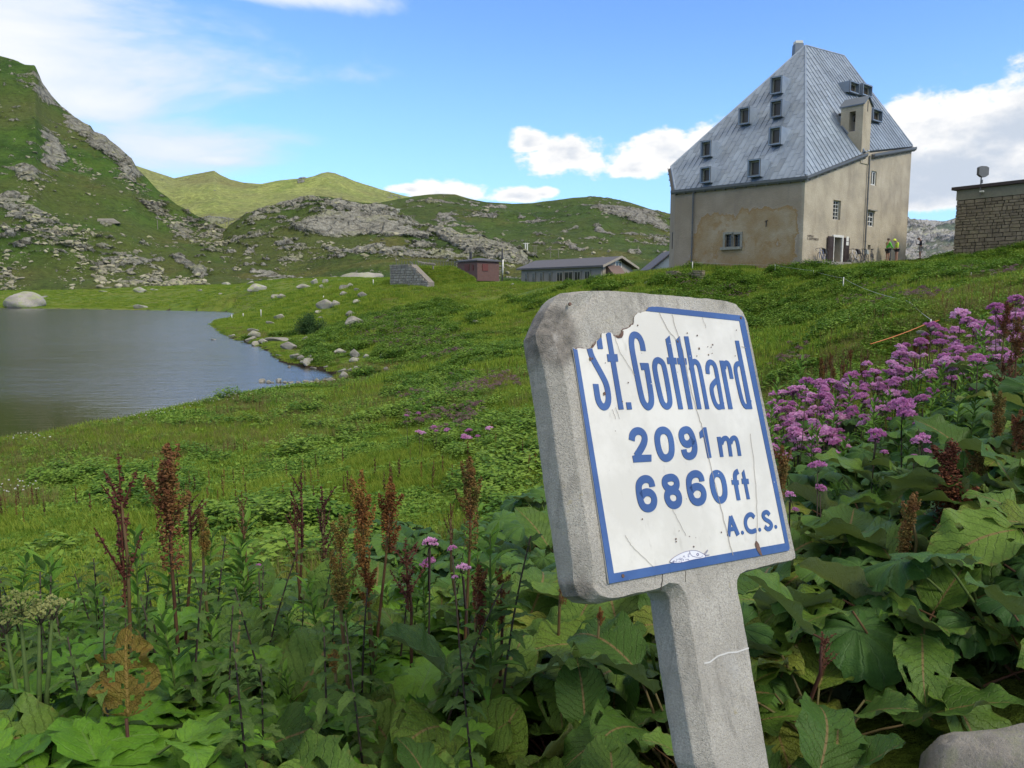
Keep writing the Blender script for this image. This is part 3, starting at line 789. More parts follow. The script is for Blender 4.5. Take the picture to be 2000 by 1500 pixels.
HF = hill('far_green_hill',
     [(150, 330, 2100), (240, 322, 2150), (265, 322, 2180), (300, 334, 2200), (340, 347, 2230), (370, 342, 2250), (400, 336, 2260), (418, 333, 2260), (430, 341, 2265), (450, 350, 2270), (475, 356, 2280), (510, 359, 2290), (540, 353, 2300),
      (580, 349, 2300), (600, 347, 2300), (615, 343, 2300), (628, 338, 2300), (640, 336, 2300), (655, 338, 2300), (690, 352, 2300), (720, 362, 2300), (750, 371, 2300), (790, 382, 2290), (840, 392, 2250), (950, 410, 2200)],
     [(150, 470, 1500), (400, 470, 1450), (600, 440, 1500), (950, 450, 1600)],
     400, 150, M['hill_far'],
     [(590, 355, 16, 7, -50, .6), (520, 410, 60, 8, 0, .2), (430, 440, 50, 14, 20, .35), (360, 405, 60, 8, 10, .15), (770, 384, 25, 5, 10, .5), (470, 430, 60, 10, 0, .3)],
     amp=0.009, bias=-0.12, rockk=0.5, seed=55, nscale=1.2)
HR = hill('distant_crags',
     [(1450, 440, 5200), (1600, 430, 5200), (1700, 424, 5200), (1765, 423, 5200), (1780, 428, 5200), (1810, 431, 5200), (1840, 433, 5200), (1855, 430, 5200), (1862, 428, 5200), (1900, 420, 5200), (2000, 405, 5200), (2200, 395, 5200), (2600, 420, 5200)],
     [(1450, 530, 3600), (1800, 525, 3600), (2600, 530, 3600)],
     420, 130, M['hill_blue'],
     [(1790, 470, 30, 50, 10, .25), (1830, 450, 40, 20, 30, .3)],
     amp=0.020, bias=0.30, rockk=0.75, seed=71, nscale=1.7)
# ------------------------------------------------------------------ the hospice
def nrm(a): a = np.asarray(a, float); return a / np.linalg.norm(a)
YC = 52.0
Cb = P(1569, 522, YC); Cb_x = Cb[0]
C0 = np.array([Cb_x, YC, 0.0])                       # plan corner nearest the camera
def plan(px, Y): return np.array([(px - 1000) / FPX * Y * 1.0, Y, 0.0])
def atz(px, py, xy):                                  # height where the pixel's ray meets the vertical line through xy
    d = ray(px, py); k = math.hypot(xy[0], xy[1]) / math.hypot(d[0], d[1]); return EYE + d[2] * k
def top(px, py, Y):                                   # 3-D point at depth Y
    return P(px, py, Y)
Ct = top(1573, 347, YC); C0 = np.array([Ct[0], Ct[1], 0])
Lt = top(1319, 374, 59.0); L0 = np.array([Lt[0], Lt[1], 0])
Rt = top(1781, 288, 62.0); R0 = np.array([Rt[0], Rt[1], 0])
AP = top(1573, 93, 64.0)
nA = nrm(np.cross(Ct - AP, Lt - AP));
K_ = rayplane(1311, 329, AP, nA)                      # upper end of the clipped corner
K0 = np.array([K_[0], K_[1], 0])
ex = nrm(R0 - C0); ez = np.array([0, 0, 1.0]); ey = nrm(np.cross(ez, ex))      # ey points into the house
lx = nrm(L0 - C0); ly = nrm(np.cross(ez, lx)); ly = ly if np.dot(ly, R0 - C0) > 0 else -ly
def onR(px, py, off=0.0): return rayplane(px, py, C0 - ey * off, ey)
def onL(px, py, off=0.0): return rayplane(px, py, C0 - ly * off, ly)
Et = onR(1697, 297)                                   # where the two eaves of the door side meet, behind the bell gable
nB2 = nrm(np.cross(Rt - Et, AP - Et))
RE = rayplane(1648, 113, AP, nB2)                     # far end of the ridge
Bk = Rt + ey * 13.5; Bk[2] = Rt[2] - 0.5
B2 = np.array([K_[0] * 1.16 + 1.2, K_[1] * 1.16, K_[2] - 0.6])
GZ = 5.0                                              # foundations go down to here
HOSP = thing('hospice_building', (C0[0], C0[1], GZ + 1), 'tall ochre rendered mountain hospice with a huge steep zinc roof and square dormers', 'building')
ORG = np.array(HOSP.location)

def dn(p): return np.array([p[0], p[1], GZ])
foot = [C0, np.array([Et[0], Et[1], 0]), R0, Bk, B2, K0, L0]
tops = [Ct, Et, Rt, Bk, B2, K_, Lt]
mb = MB(ORG)
nn = len(foot)
vs = [dn(p) for p in foot] + [t_ - np.array([0, 0, 0.12]) for t_ in tops] + [(AP + RE) / 2 - np.array([0, 0, 2.5])]
fs = [tuple(range(nn - 1, -1, -1))]
for i in range(nn):
    j = (i + 1) % nn; fs.append((i, j, nn + j, nn + i)); fs.append((nn + i, nn + j, 2 * nn))
mb.add(vs, fs)
body = mb.build('wall', M['stucco'], HOSP)

# real recesses for the openings
cut = MB(ORG)
def recess(p0, p1, face, depth):
    """p0 / p1 pixel corners on the wall plane; face 'R' or 'L'"""
    f = onR if face == 'R' else onL; n = ey if face == 'R' else ly; a = ex if face == 'R' else lx
    A = f(*p0); B = f(*p1)
    ua = np.dot(A - C0, a); ub = np.dot(B - C0, a); za, zb = A[2], B[2]
    c = C0 + a * (ua + ub) / 2 + ez * (za + zb) / 2 + n * (depth / 2 - 0.2)
    return c, a, n, abs(ub - ua) / 2, (depth + 0.4) / 2, abs(za - zb) / 2
WIN = {'w1': ((1628, 390), (1641, 430), 'R', .38), 'w2': ((1702, 333), (1711, 363), 'R', .2), 'w3': ((1696, 413), (1706, 443), 'R', .2), 'niche': ((1695, 478), (1700, 487), 'R', .3),
       'door': ((1628, 463), (1641, 513), 'R', .7), 'l1': ((1417, 458), (1429, 482), 'L', .32), 'l2': ((1434, 458), (1446, 482), 'L', .32)}
for k, wv in WIN.items():
    c, a, n, hx, hy, hz = recess(*wv)
    cut.box(c, a, n, ez, hx, hy, hz)
cuto = cut.build('cutter', M['stucco'], HOSP)
md = body.modifiers.new('b', 'BOOLEAN'); md.operation = 'DIFFERENCE'; md.object = cuto; md.solver = 'EXACT'
dg = bpy.context.evaluated_depsgraph_get(); dg.update()
me2 = bpy.data.meshes.new_from_object(body.evaluated_get(dg)); body.modifiers.clear(); body.data = me2
bpy.data.objects.remove(cuto)
# subdivide the lake side so the stain pattern can follow the wall
bm = bmesh.new(); bm.from_mesh(body.data)
for it in range(6):
    el_ = [e for e in bm.edges if e.calc_length() > 0.5 * 1.0]
    if not el_ or len(bm.verts) > 40000: break
    bmesh.ops.subdivide_edges(bm, edges=el_, cuts=1, use_grid_fill=True)
    bmesh.ops.triangulate(bm, faces=[f for f in bm.faces if len(f.verts) > 4])
bm.to_mesh(body.data); bm.free()
co = np.zeros(len(body.data.vertices) * 3, dtype=np.float32); body.data.vertices.foreach_get('co', co); co = co.reshape(-1, 3) + ORG
u_ = (co - C0) @ lx; dl = np.abs((co - C0) @ ly); zz = co[:, 2]
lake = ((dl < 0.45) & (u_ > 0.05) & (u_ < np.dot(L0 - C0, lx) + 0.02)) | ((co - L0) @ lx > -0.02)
def uz(px, py): q = onL(px, py); return np.dot(q - C0, lx), q[2]
PATCH = [uz(*q) for q in [(1556, 404), (1440, 411), (1436, 418), (1372, 424), (1360, 440), (1352, 470), (1345, 522), (1540, 524), (1552, 510), (1558, 450)]]
dmin = np.full(len(co), 1e9); ins = np.zeros(len(co), bool)
for i in range(len(PATCH)):
    ax_, ay_ = PATCH[i]; bx_, by_ = PATCH[(i + 1) % len(PATCH)]
    e0, e1 = bx_ - ax_, by_ - ay_
    t_ = np.clip(((u_ - ax_) * e0 + (zz - ay_) * e1) / (e0 * e0 + e1 * e1), 0, 1)
    dmin = np.minimum(dmin, np.hypot(u_ - ax_ - t_ * e0, zz - ay_ - t_ * e1))
    ins ^= ((ay_ > zz) != (by_ > zz)) & (u_ < (bx_ - ax_) * (zz - ay_) / (by_ - ay_ + 1e-9) + ax_)
sdp = np.where(ins, dmin, -dmin)
# strongest colour in the upper right of the bared area
u0, z0 = uz(1500, 430); hot = np.exp(-(((u_ - u0) / 2.6) ** 2 + ((zz - z0) / 0.9) ** 2))
u1, z1 = uz(1380, 432); hot = np.maximum(hot, np.exp(-(((u_ - u1) / 0.6) ** 2 + ((zz - z1) / 0.5) ** 2)))
patch = np.where(sdp > -0.5, 0.47 + np.clip(sdp, -0.5, 0.35) * 0.35 + 0.14 * hot * (sdp > 0), 0.25)
body.data.attributes.new('patch', 'FLOAT', 'POINT').data.foreach_set('value', patch.astype(np.float32))
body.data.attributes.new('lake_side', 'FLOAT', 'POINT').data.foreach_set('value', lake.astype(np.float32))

# ---- roof
def roof_face(poly, n):
    return poly
roofmb = MB(ORG)
ov = 0.28
def out(p, d, k=ov): return p + d * k
Ctr = Ct - lx * 0 - ey * ov - ly * 0.0 - ex * 0.0
faces = {'A': [AP, K_, Lt, Ct], 'B1': [AP, Ct, Et], 'B2': [AP, Et, Rt, RE]}
def pn(poly):
    n = nrm(np.cross(poly[1] - poly[0], poly[2] - poly[0])); return n if n[2] > 0 else -n
for k, poly in faces.items():
    n = pn(poly); roofmb.prism([q + n * 0.02 for q in poly], n * 0.10)
# rear slopes, out of sight but real
for poly in ([AP, RE, Bk], [RE, Rt, Bk], [AP, Bk, B2], [AP, B2, K_]):
    n = pn(poly); roofmb.prism([q + n * 0.02 for q in poly], n * 0.10)
roof = roofmb.build('roof', M['zincdark'], HOSP)

def clip_poly(sub, clip):
    out_ = sub
    for i in range(len(clip)):
        a = clip[i]; b = clip[(i + 1) % len(clip)]; inp = out_; out_ = []
        if not inp: return []
        def side(p): return (b[0] - a[0]) * (p[1] - a[1]) - (b[1] - a[1]) * (p[0] - a[0])
        s = inp[-1]; ss = side(s)
        for e in inp:
            se = side(e)
            if (se >= 0) != (ss >= 0):
                t = ss / (ss - se); out_.append((s[0] + (e[0] - s[0]) * t, s[1] + (e[1] - s[1]) * t))
            if se >= 0: out_.append(e)
            s, ss = e, se
    return out_
panels = []; rr_ = random.Random(5)
for k, poly in faces.items():
    n = pn(poly); fall = nrm(np.array([0, 0, -1.0]) - n * np.dot([0, 0, -1.0], n)); acr = np.cross(n, fall)
    o = poly[0]; W_, H_ = (0.44, 1.35) if k != 'B2' else (0.42, 2.0)
    p2 = [(np.dot(q - o, acr), np.dot(q - o, fall)) for q in poly]
    ar = sum(p2[i][0] * p2[(i + 1) % len(p2)][1] - p2[(i + 1) % len(p2)][0] * p2[i][1] for i in range(len(p2)))
    cl = p2 if ar > 0 else p2[::-1]
    xs = [q[0] for q in p2]; ys = [q[1] for q in p2]
    i0 = int(math.floor(min(xs) / W_)); i1 = int(math.ceil(max(xs) / W_))
    for i in range(i0, i1 + 1):
        off = (i * 0.37 % 1.0) * H_ + rr_.uniform(-.06, .06)
        j0 = int(math.floor(min(ys) / H_)) - 1; j1 = int(math.ceil(max(ys) / H_)) + 1
        for j in range(j0, j1):
            x0_, x1_ = i * W_, (i + 1) * W_ - 0.045; y0_, y1_ = j * H_ + off, (j + 1) * H_ + off - 0.02
            pc = clip_poly([(x0_, y0_), (x1_, y0_), (x1_, y1_), (x0_, y1_)], cl)
            if len(pc) < 3: continue
            a_ = abs(sum(pc[q][0] * pc[(q + 1) % len(pc)][1] - pc[(q + 1) % len(pc)][0] * pc[q][1] for q in range(len(pc)))) / 2
            if a_ < 0.03: continue
            panels.append((a_, k, pc, (x0_, x1_, y0_, y1_), o, n, fall, acr))
panels.sort(key=lambda q: -q[0])
def panel_into(m_, pc, rect, o, n, fall, acr):
    x0_, x1_, y0_, y1_ = rect
    def lift(p): return 0.125 + 0.010 * (p[1] - y0_) / (y1_ - y0_)         # lower edge laps over the next sheet
    P3 = lambda p, h: o + acr * p[0] + fall * p[1] + n * h
    nv_ = len(pc)
    m_.add([P3(p, 0.122) for p in pc] + [P3(p, lift(p) + 0.012) for p in pc],
           [tuple(range(nv_, 2 * nv_))] + [(q, (q + 1) % nv_, nv_ + (q + 1) % nv_, nv_ + q) for q in range(nv_)])
    # standing seam along one long edge
    e = [p for p in pc if p[0] > x1_ - 0.02]
    if len(e) >= 2:
        ya = min(p[1] for p in e); yb = max(p[1] for p in e)
        if yb - ya > 0.15:
            m_.prism([P3((x1_ + dx, yy), 0.122 + hh * .8) for dx, yy, hh in ((-0.004, ya, 0), (0.036, ya, 0), (0.036, ya, 0.075), (-0.004, ya, 0.075))], fall * (yb - ya))
rest = MB(ORG)
for q, (a_, k, pc, rect, o, n, fall, acr) in enumerate(panels):
    if q < 300:
        m_ = MB(ORG); panel_into(m_, pc, rect, o, n, fall, acr); m_.build('roof_panel', M['zinc'], roof)
    else: panel_into(rest, pc, rect, o, n, fall, acr)
if rest.v: tag(rest.build('roof_panels', M['zinc'], roof), kind='stuff')
# hip, ridge and crease cappings
cap = MB(ORG)
up = np.array([0, 0, .16])
for a_, b_ in ((AP, Ct), (AP, RE), (RE, Rt), (AP, K_), (K_, Lt)):
    cap.tube([a_ + up, b_ + up], 0.085, 6)
cap.tube([AP + up * .7, Et + up * .7], 0.06, 6)
cap.build('hip_capping', M['zinc'], roof)
# gutters (built along each eave, clear of the wall)
gt = MB(ORG)
def eave(a_, b_, outd):
    outd = nrm(outd); d = nrm(b_ - a_)
    prof = [(0.02, -.02), (0.02, -.30), (0.20, -.32), (0.27, -.20), (0.27, -.04), (0.24, -.04), (0.22, -.17)]
    pl = [a_ + outd * p[0] + ez * (p[1] + 0.10) for p in prof]
    gt.prism(pl, b_ - a_)
    # little brackets
    n_ = int(np.linalg.norm(b_ - a_) / 0.8)
    for i in range(n_):
        c = a_ + (b_ - a_) * (i + .5) / n_ + outd * 0.14 - ez * 0.24
        gt.box(c, d, outd, ez, .025, .16, .03)
eave(Lt + lx * .25, Ct - lx * .22, -ly)
Ew = onR(1689, 301)
eave(Ct - ex * .2, Ew, -ey)
eave(onR(1702, 303) , Rt + ex * .3, -ey)
cc_ = nrm(np.cross(ez, K0 - L0)); cc_ = cc_ if cc_[0] < 0 else -cc_
eave(Lt, K_, cc_)
gt.build('gutter', M['gutter'], HOSP)
def pipe(pts, nm='downpipe'):
    m_ = MB(ORG); m_.tube(pts, 0.055, 8)
    a_ = pts[0]; b_ = pts[-1]
    for i in range(1, 6):
        c = a_ + (b_ - a_) * i / 6; m_.tube([c - ez * .03, c + ez * .03], 0.075, 8)
    m_.build(nm, M['gutter'], HOSP)
pipe([onL(1354, 376, .14), onL(1354, 376, .14) - ez * 6.6])
q_ = onR(1699, 304, .14); pipe([q_, q_ - ez * 9.2])
# dark foot of the wall / ledge beside the door
m_ = MB(ORG); a0 = onR(1650, 509); b0 = onR(1692, 512)
m_.box((a0 + b0) / 2 - ey * .25 - ez * .2, ex, ey, ez, np.linalg.norm(b0 - a0) / 2, .25, .25); m_.build('stone_ledge', M['stone_trim'], HOSP)

# ---- windows in the walls
def frame_window(key, rows, cols, fr=.055, bar=.028, mat='whitepaint', setback=.12, nm='window', glass='glass', surround=0.0, sill=False, label=None):
    p0, p1, face, dep = WIN[key]; c, a, n, hx, hy, hz = recess(p0, p1, face, dep)
    c = C0 + a * np.dot(c - C0, a) + ez * (c[2])            # on the wall plane
    root = MB(ORG)
    z_ = n * setback
    for s_ in (-1, 1):
        root.box(c + z_ + a * s_ * (hx - fr / 2), a, n, ez, fr / 2, .035, hz - .004)
        root.box(c + z_ + ez * s_ * (hz - fr / 2), a, n, ez, hx - fr, .033, fr / 2)
    for i in range(1, cols): root.box(c + z_ + a * (-hx + 2 * hx * i / cols), a, n, ez, bar, .028, hz - fr)
    for i in range(1, rows): root.box(c + z_ + ez * (-hz + 2 * hz * i / rows), a, n, ez, hx - fr, .024, bar)
    o = root.build(nm, M[mat], HOSP)
    if label: o['label'] = label
    for i in range(cols):
        for j in range(rows):
            m_ = MB(ORG); m_.box(c + n * (setback + .03) + a * (-hx + 2 * hx * (i + .5) / cols) + ez * (-hz + 2 * hz * (j + .5) / rows), a, n, ez, hx / cols - .008, .006, hz / rows - .008)
            m_.build('pane', M[glass], o)
    if surround:
        m_ = MB(ORG); s2 = surround
        for s_ in (-1, 1): m_.box(c - n * .035 + a * s_ * (hx + s2 / 2 + .002), a, n, ez, s2 / 2, .045, hz + s2)
        m_.box(c - n * .035 + ez * (hz + s2 / 2 + .002), a, n, ez, hx + .001, .043, s2 / 2)
        m_.build('surround', M['stone_trim'], o)
    if sill:
        m_ = MB(ORG); m_.box(c - n * .10 - ez * (hz + .11), a, n, ez, hx + .34, .13, .075); m_.build('sill', M['stone_trim'], o)
    return o, c
frame_window('w1', 5, 3, .05, .015, 'whitepaint', .22, label='tall barred window above the door', sill=False)
frame_window('w2', 1, 2, .09, .05, label='narrow pale window high under the right eave')
frame_window('w3', 3, 2, .06, .03, label='small white six pane window right of the downpipe')
m_ = MB(ORG); c, a, n, hx, hy, hz = recess(*WIN['w3']); c = C0 + a * np.dot(c - C0, a) + ez * c[2]
m_.box(c - ey * .09 + ez * (hz + .10), ex, ey, ez, hx + .12, .12, .035); m_.build('window_hood', M['stone_trim'], HOSP)
frame_window('l1', 4, 3, .03, .012, 'gutter', .20, surround=.15, label='left light of the stone framed twin window')
frame_window('l2', 4, 3, .03, .012, 'gutter', .20, surround=.15, label='right light of the stone framed twin window')
m_ = MB(ORG); a0 = onL(1409, 486); b0 = onL(1449, 484)
m_.box((a0 + b0) / 2 - ly * .10 , lx, ly, ez, np.linalg.norm(b0 - a0) / 2, .13, .10); m_.build('window_sill', M['stone_trim'], HOSP)
# slit in the clipped corner
m_ = MB(ORG); sc_ = (L0 + (K0 - L0) * .35); sc_[2] = atz(1308, 470, sc_); m_.box(sc_ + cc_ * .01, nrm(K0 - L0), cc_, ez, .12, .03, .62); m_.build('slit_window', M['dark'], HOSP)
# iron tie on the lake side
m_ = MB(ORG); m_.tube([onL(1497, 431, .05), onL(1496, 443, .05)], .03, 6); m_.tube([onL(1494, 432, .05), onL(1500, 430, .05)], .025, 6); m_.build('iron_tie', M['dark'], HOSP)

# ---- door: white frame, white reveal, two dark leaves folded back
p0, p1, face, dep = WIN['door']; c, a, n, hx, hy, hz = recess(p0, p1, face, dep); c = C0 + a * np.dot(c - C0, a) + ez * c[2]
fr = MB(ORG)
fr.box(c + a * (hx + .08) - n * .03, a, n, ez, .08, .06, hz + .16); fr.box(c - a * (hx + .08) - n * .03, a, n, ez, .08, .06, hz + .16)
fr.box(c + ez * (hz + .08) - n * .03, a, n, ez, hx - .002, .055, .08)
dr = fr.build('door', M['whitepaint'], HOSP); dr['label'] = 'open doorway in a white frame'
m_ = MB(ORG); m_.box(c + n * .62, a, n, ez, hx, .02, hz); m_.build('door_inner', M['glass'], dr)
for s_, nm in ((-1, 'left'), (1, 'right')):
    m_ = MB(ORG); cx_ = c + a * s_ * (hx + .16 + .40) - n * .11
    m_.box(cx_, a, n, ez, .39, .03, hz + .02)
    for zz_ in (-.5, .5): m_.box(cx_ + ez * hz * zz_ - n * .04, a, n, ez, .29, .012, hz * .40)
    lf = m_.build('door_leaf', M['doorbrown'], dr); lf['label'] = 'dark brown %s door leaf folded back' % nm
m_ = MB(ORG)
for dz in (.45, .12):
    m_.box(c + a * (hx + .58) - n * .165 + ez * (hz * .42 + dz), a, n, ez, .17, .006, .13 + .03 * (dz > .3))
m_.build('notice_sheet', M['whitepaint'], dr)
m_ = MB(ORG); q0 = onR(1608, 514); m_.box(q0 - ey * .5 + ez * -.05, ex, ey, ez, 2.0, .5, .12); m_.build('doorstep', M['pale_stone'], HOSP)

# ---- wall lettering, two lines (too small in the photograph to read beyond the first word)
def lettering(txt, q, width, mat):
    cu = bpy.data.curves.new('lettering', 'FONT'); cu.body = txt; cu.size = 1; cu.extrude = 0.02; cu.align_x = 'LEFT'
    o = bpy.data.objects.new('lettering', cu); COL.objects.link(o); dg = bpy.context.evaluated_depsgraph_get(); dg.update()
    me = bpy.data.meshes.new_from_object(o.evaluated_get(dg)); bpy.data.objects.remove(o)
    w_ = max(v.co.x for v in me.vertices) or 1; s = width / w_
    R3 = Matrix((Vector(ex), Vector(ez), Vector(-ey))).transposed().to_4x4()
    me.transform(Matrix.Translation(Vector(q - ORG)) @ R3 @ Matrix.Scale(s, 4)); me.materials.append(mat)
    o = bpy.data.objects.new('lettering', me); link(o, HOSP); return o
lettering('CAPPELLA', onR(1577, 462.0, .03), .80, M['doorbrown'])
lettering('S. GOTTARDO', onR(1577, 468.0, .03), 1.45, M['doorbrown'])

# ---- dormers: square boxes that stand level out of the slope
def dormer(px0, py0, px1, py1, poly, facing, dep, label, side):
    n = pn(poly); o = poly[0]
    proj = 0.10
    # front plane is vertical, through the sill point on the slope
    B = rayplane((px0 + px1) / 2, py1, o + n * .2, n)
    A_ = rayplane(px0, py0, B, facing); D_ = rayplane(px1, py1, B, facing)
    a = nrm(np.cross(ez, facing)); ua = np.dot(A_ - B, a); ub = np.dot(D_ - B, a); za = A_[2]; zb = D_[2]
    hx = abs(ub - ua) / 2; hz = abs(za - zb) / 2
    c = B + a * (ua + ub) / 2; c[2] = (za + zb) / 2
    sc_k = 1 - .60 * abs(np.dot(facing, nrm(c - EYEP))) / np.linalg.norm(c - EYEP); c = EYEP + (c + facing * 0.0 - EYEP) * sc_k; hx *= sc_k; hz *= sc_k
    m_ = MB(ORG); th = .07; f_ = facing
    L_ = dep
    for s_ in (-1, 1):
        m_.box(c + a * s_ * (hx - th / 2) - f_ * (L_ / 2 - .05), a, f_, ez, th / 2, L_ / 2 + .05, hz)
        m_.box(c + ez * s_ * (hz - th / 2) - f_ * (L_ / 2 - .05), a, f_, ez, hx - th, L_ / 2 + .048, th / 2)
    d_ = m_.build('dormer', M['zinc'], HOSP); d_['label'] = label
    m_ = MB(ORG)
    for s_ in (-1, 1):
        m_.box(c + a * s_ * (hx - th - .05) - f_ * .22, a, f_, ez, .05, .04, hz - th)
        m_.box(c + ez * s_ * (hz - th - .05) - f_ * .22, a, f_, ez, hx - th - .1, .038, .05)
    m_.build('window_frame', M['stone_trim'], d_)
    m_ = MB(ORG); m_.box(c - f_ * .28, a, f_, ez, hx - th, .01, hz - th); m_.build('pane', M['glassbrown'], d_)
    m_ = MB(ORG)
    for s_ in (-1, 1):
        m_.box(c + a * s_ * (hx + .008) + f_ * .07, a, f_, ez, .02, .02, hz + .02)
        m_.box(c + ez * s_ * (hz + .008) + f_ * .07, a, f_, ez, hx - .015, .018, .02)
    m_.build('dormer_trim', M['gutter'], d_)
fA = -ly; fB = -ey
for q in [(1506, 152, 1527, 181, 'top dormer of the lake slope, beside the hip'), (1506, 198, 1527, 227, 'second dormer from the top beside the hip'), (1503, 250, 1525, 281, 'third dormer from the top beside the hip'),
          (1444, 212, 1464, 241, 'dormer left of the column of three'), (1370, 277, 1389, 305, 'upper dormer near the left eave corner'), (1369, 328, 1388, 356, 'lower dormer near the left eave corner'), (1462, 313, 1485, 344, 'low dormer above the middle of the gutter')]:
    dormer(*q[:4], faces['A'], fA, 2.0, q[4], 1)
for q in [(1659, 157, 1676, 185, 'left of two dark dormers near the ridge'), (1684, 162, 1701, 191, 'right of two dark dormers near the ridge'), (1704, 211, 1721, 240, 'dormer just right of the bell gable')]:
    dormer(*q[:4], faces['B2'], fB, 1.9, q[4], 1)
# chimney at the apex
m_ = MB(ORG); cq = P(1558, 108, 65.0)
ht = Zof(1558, 87, 65.0)
m_.hexa([np.array([cq[0] + dx * .45, 65.0 + dy * .45, cq[2] - 3.2]) for dx, dy in ((-1, -1), (1, -1), (1, 1), (-1, 1))] + [np.array([cq[0] + dx * .34, 65.0 + dy * .34, ht]) for dx, dy in ((-1, -1), (1, -1), (1, 1), (-1, 1))])
ch = m_.build('chimney', M['zincdark'], roof)
m_ = MB(ORG); m_.box([cq[0], 65.0, ht + .14], (1, 0, 0), (0, 1, 0), ez, .30, .30, .10); m_.build('chimney_cap', M['whitepaint'], roof)
# stove pipe left of the bell gable
m_ = MB(ORG); sp_ = rayplane(1641, 224, faces['B1'][0] + pn(faces['B1']) * .2, pn(faces['B1'])); m_.tube([sp_ - ey * -.2, sp_ - ey * .5 + ez * .05], .09, 8); m_.build('vent_pipe', M['dark'], roof)

# ---- bell gable
ga = onR(1682, 300, .06); gb = onR(1698, 300, .06)
u0 = np.dot(ga - C0, ex); u1 = np.dot(gb - C0, ex); wg = u1 - u0
ztop = rayplane(1697, 190, C0 - ey * .06, ey)[2]; zsh = rayplane(1689, 203, C0 - ey * .06, ey)[2]
zlow = Et[2] - 0.9
g0 = C0 + ex * u0 - ey * .06
m_ = MB(ORG)
GD = 1.65                                             # how far it runs back into the roof
half = .40
# front pier (full height) and rear pier, joined over the bell opening
def pent(depth0, depth1, zb, lo=0.0):
    pl = [g0 + ey * depth0 + ez * (zb - 0), g0 + ex * wg + ey * depth0 + ez * zb, g0 + ex * wg + ey * depth0 + ez * (zsh), g0 + ex * wg * .5 + ey * depth0 + ez * ztop, g0 + ey * depth0 + ez * zsh]
    pl = [np.array(q) for q in pl]
    m_.prism(pl, ey * (depth1 - depth0))
pent(0, .55, zlow - .0)
pent(1.02, GD, zlow + 1.2)
zo = zsh - .40
pl = [g0 + ey * .55 + ez * zo, g0 + ex * wg + ey * .55 + ez * zo, g0 + ex * wg + ey * .55 + ez * zsh, g0 + ex * wg * .5 + ey * .55 + ez * ztop, g0 + ey * .55 + ez * zsh]
m_.prism(pl, ey * .47)
m_.box(g0 + ex * wg / 2 + ey * .785 + ez * (zsh - 2.35), ex, ey, ez, wg / 2, .235, .55)
BG = m_.build('bell_gable', M['stucco'], HOSP)
for nm_ in ('patch', 'lake_side'): BG.data.attributes.new(nm_, 'FLOAT', 'POINT')
m_ = MB(ORG)
for s_ in (0, 1):
    e0_ = g0 + ez * (zsh - .06) - ex * .10 if s_ == 0 else g0 + ex * (wg + .10) + ez * (zsh - .06)
    r0_ = g0 + ex * wg * .5 + ez * (ztop + .02)
    th_ = ez * .09
    m_.hexa([e0_ - ey * .12, r0_ - ey * .12, r0_ + ey * (GD + .1), e0_ + ey * (GD + .1), e0_ - ey * .12 + th_, r0_ - ey * .12 + th_, r0_ + ey * (GD + .1) + th_, e0_ + ey * (GD + .1) + th_])
m_.build('gable_cap', M['zincdark'], BG)
m_ = MB(ORG); bc = g0 + ex * wg * .5 + ey * .785 + ez * (zo - .35)
prof = [(.03, .22), (.10, .20), (.13, .12), (.15, 0), (.18, -.16), (.22, -.24)]
ring = []
for r_, z_ in prof:
    ring.append([bc + np.array([math.cos(t) * r_, math.sin(t) * r_, z_]) for t in np.linspace(0, 2 * math.pi, 14, endpoint=False)])
vs = [q for rg in ring for q in rg]; fs = []
for i in range(len(prof) - 1):
    for k in range(14): fs.append((i * 14 + k, i * 14 + (k + 1) % 14, (i + 1) * 14 + (k + 1) % 14, (i + 1) * 14 + k))
m_.add(vs, fs); m_.tube([bc - ez * .5, bc], .04, 6); m_.tube([bc + ez * .22 - ey * .23, bc + ez * .22 + ey * .23], .04, 6)
m_.build('bell', M['bronze'], BG)
m_ = MB(ORG); m_.box(g0 + ex * wg * .5 - ey * .012 + ez * (zsh - .1), ex, ey, ez, .035, .015, .35); m_.build('arrow_slit', M['dark'], BG)
# lead flashing where the gable meets the slope
m_ = MB(ORG)
for (px, py, px2, py2) in ((1645, 246, 1657, 262), (1657, 262, 1675, 255), (1670, 272, 1688, 298)):
    nb = pn(faces['B1']); a_ = rayplane(px, py, AP + nb * .2, nb); b_ = rayplane(px2, py2, AP + nb * .2, nb)
    m_.tube([a_, b_], .13, 6)
m_.build('flashing', M['zincdark'], roof)
# ------------------------------------------------------------------ the leaning pass sign
def _homo():
    f = FPX; A = []; b = []
    for (u, v), (x, y) in zip([(0, 0), (1, 0), (1, 1), (0, 1)], [(1104, 585), (1450, 618), (1540, 1075), (1187, 1140)]):
        x -= 1000; y -= 750
        A.append([u, v, 1, 0, 0, 0, -u * x, -v * x]); b.append(x); A.append([0, 0, 0, u, v, 1, -u * y, -v * y]); b.append(y)
    h = np.linalg.solve(A, b); H = np.array([*h, 1]).reshape(3, 3); Mm = np.diag([1 / f, 1 / f, 1]) @ H
    th = PITCH; R = np.array([[1, 0, 0], [0, -math.sin(th), math.cos(th)], [0, -math.cos(th), -math.sin(th)]])
    k = 0.66 / np.linalg.norm(Mm[:, 0])
    U = R @ Mm[:, 0]; V = R @ Mm[:, 1]; T = R @ Mm[:, 2] * k
    return EYEP + T, nrm(U), nrm(V)
SO, SU, SV_ = _homo()
SN = nrm(np.cross(SV_, SU)); SN = SN if SN[1] < 0 else -SN            # towards the reader
SV = nrm(SV_ - SU * np.dot(SV_, SU)); SN = nrm(np.cross(SU, SV)); SN = SN if SN[1] < 0 else -SN
def sg(px, py):
    q = rayplane(px, py, SO, SN); d = q - SO; return np.array([np.dot(d, SU), np.dot(d, SV)])
def s3(u, v, h=0.0): return SO + SU * u + SV * v + SN * h
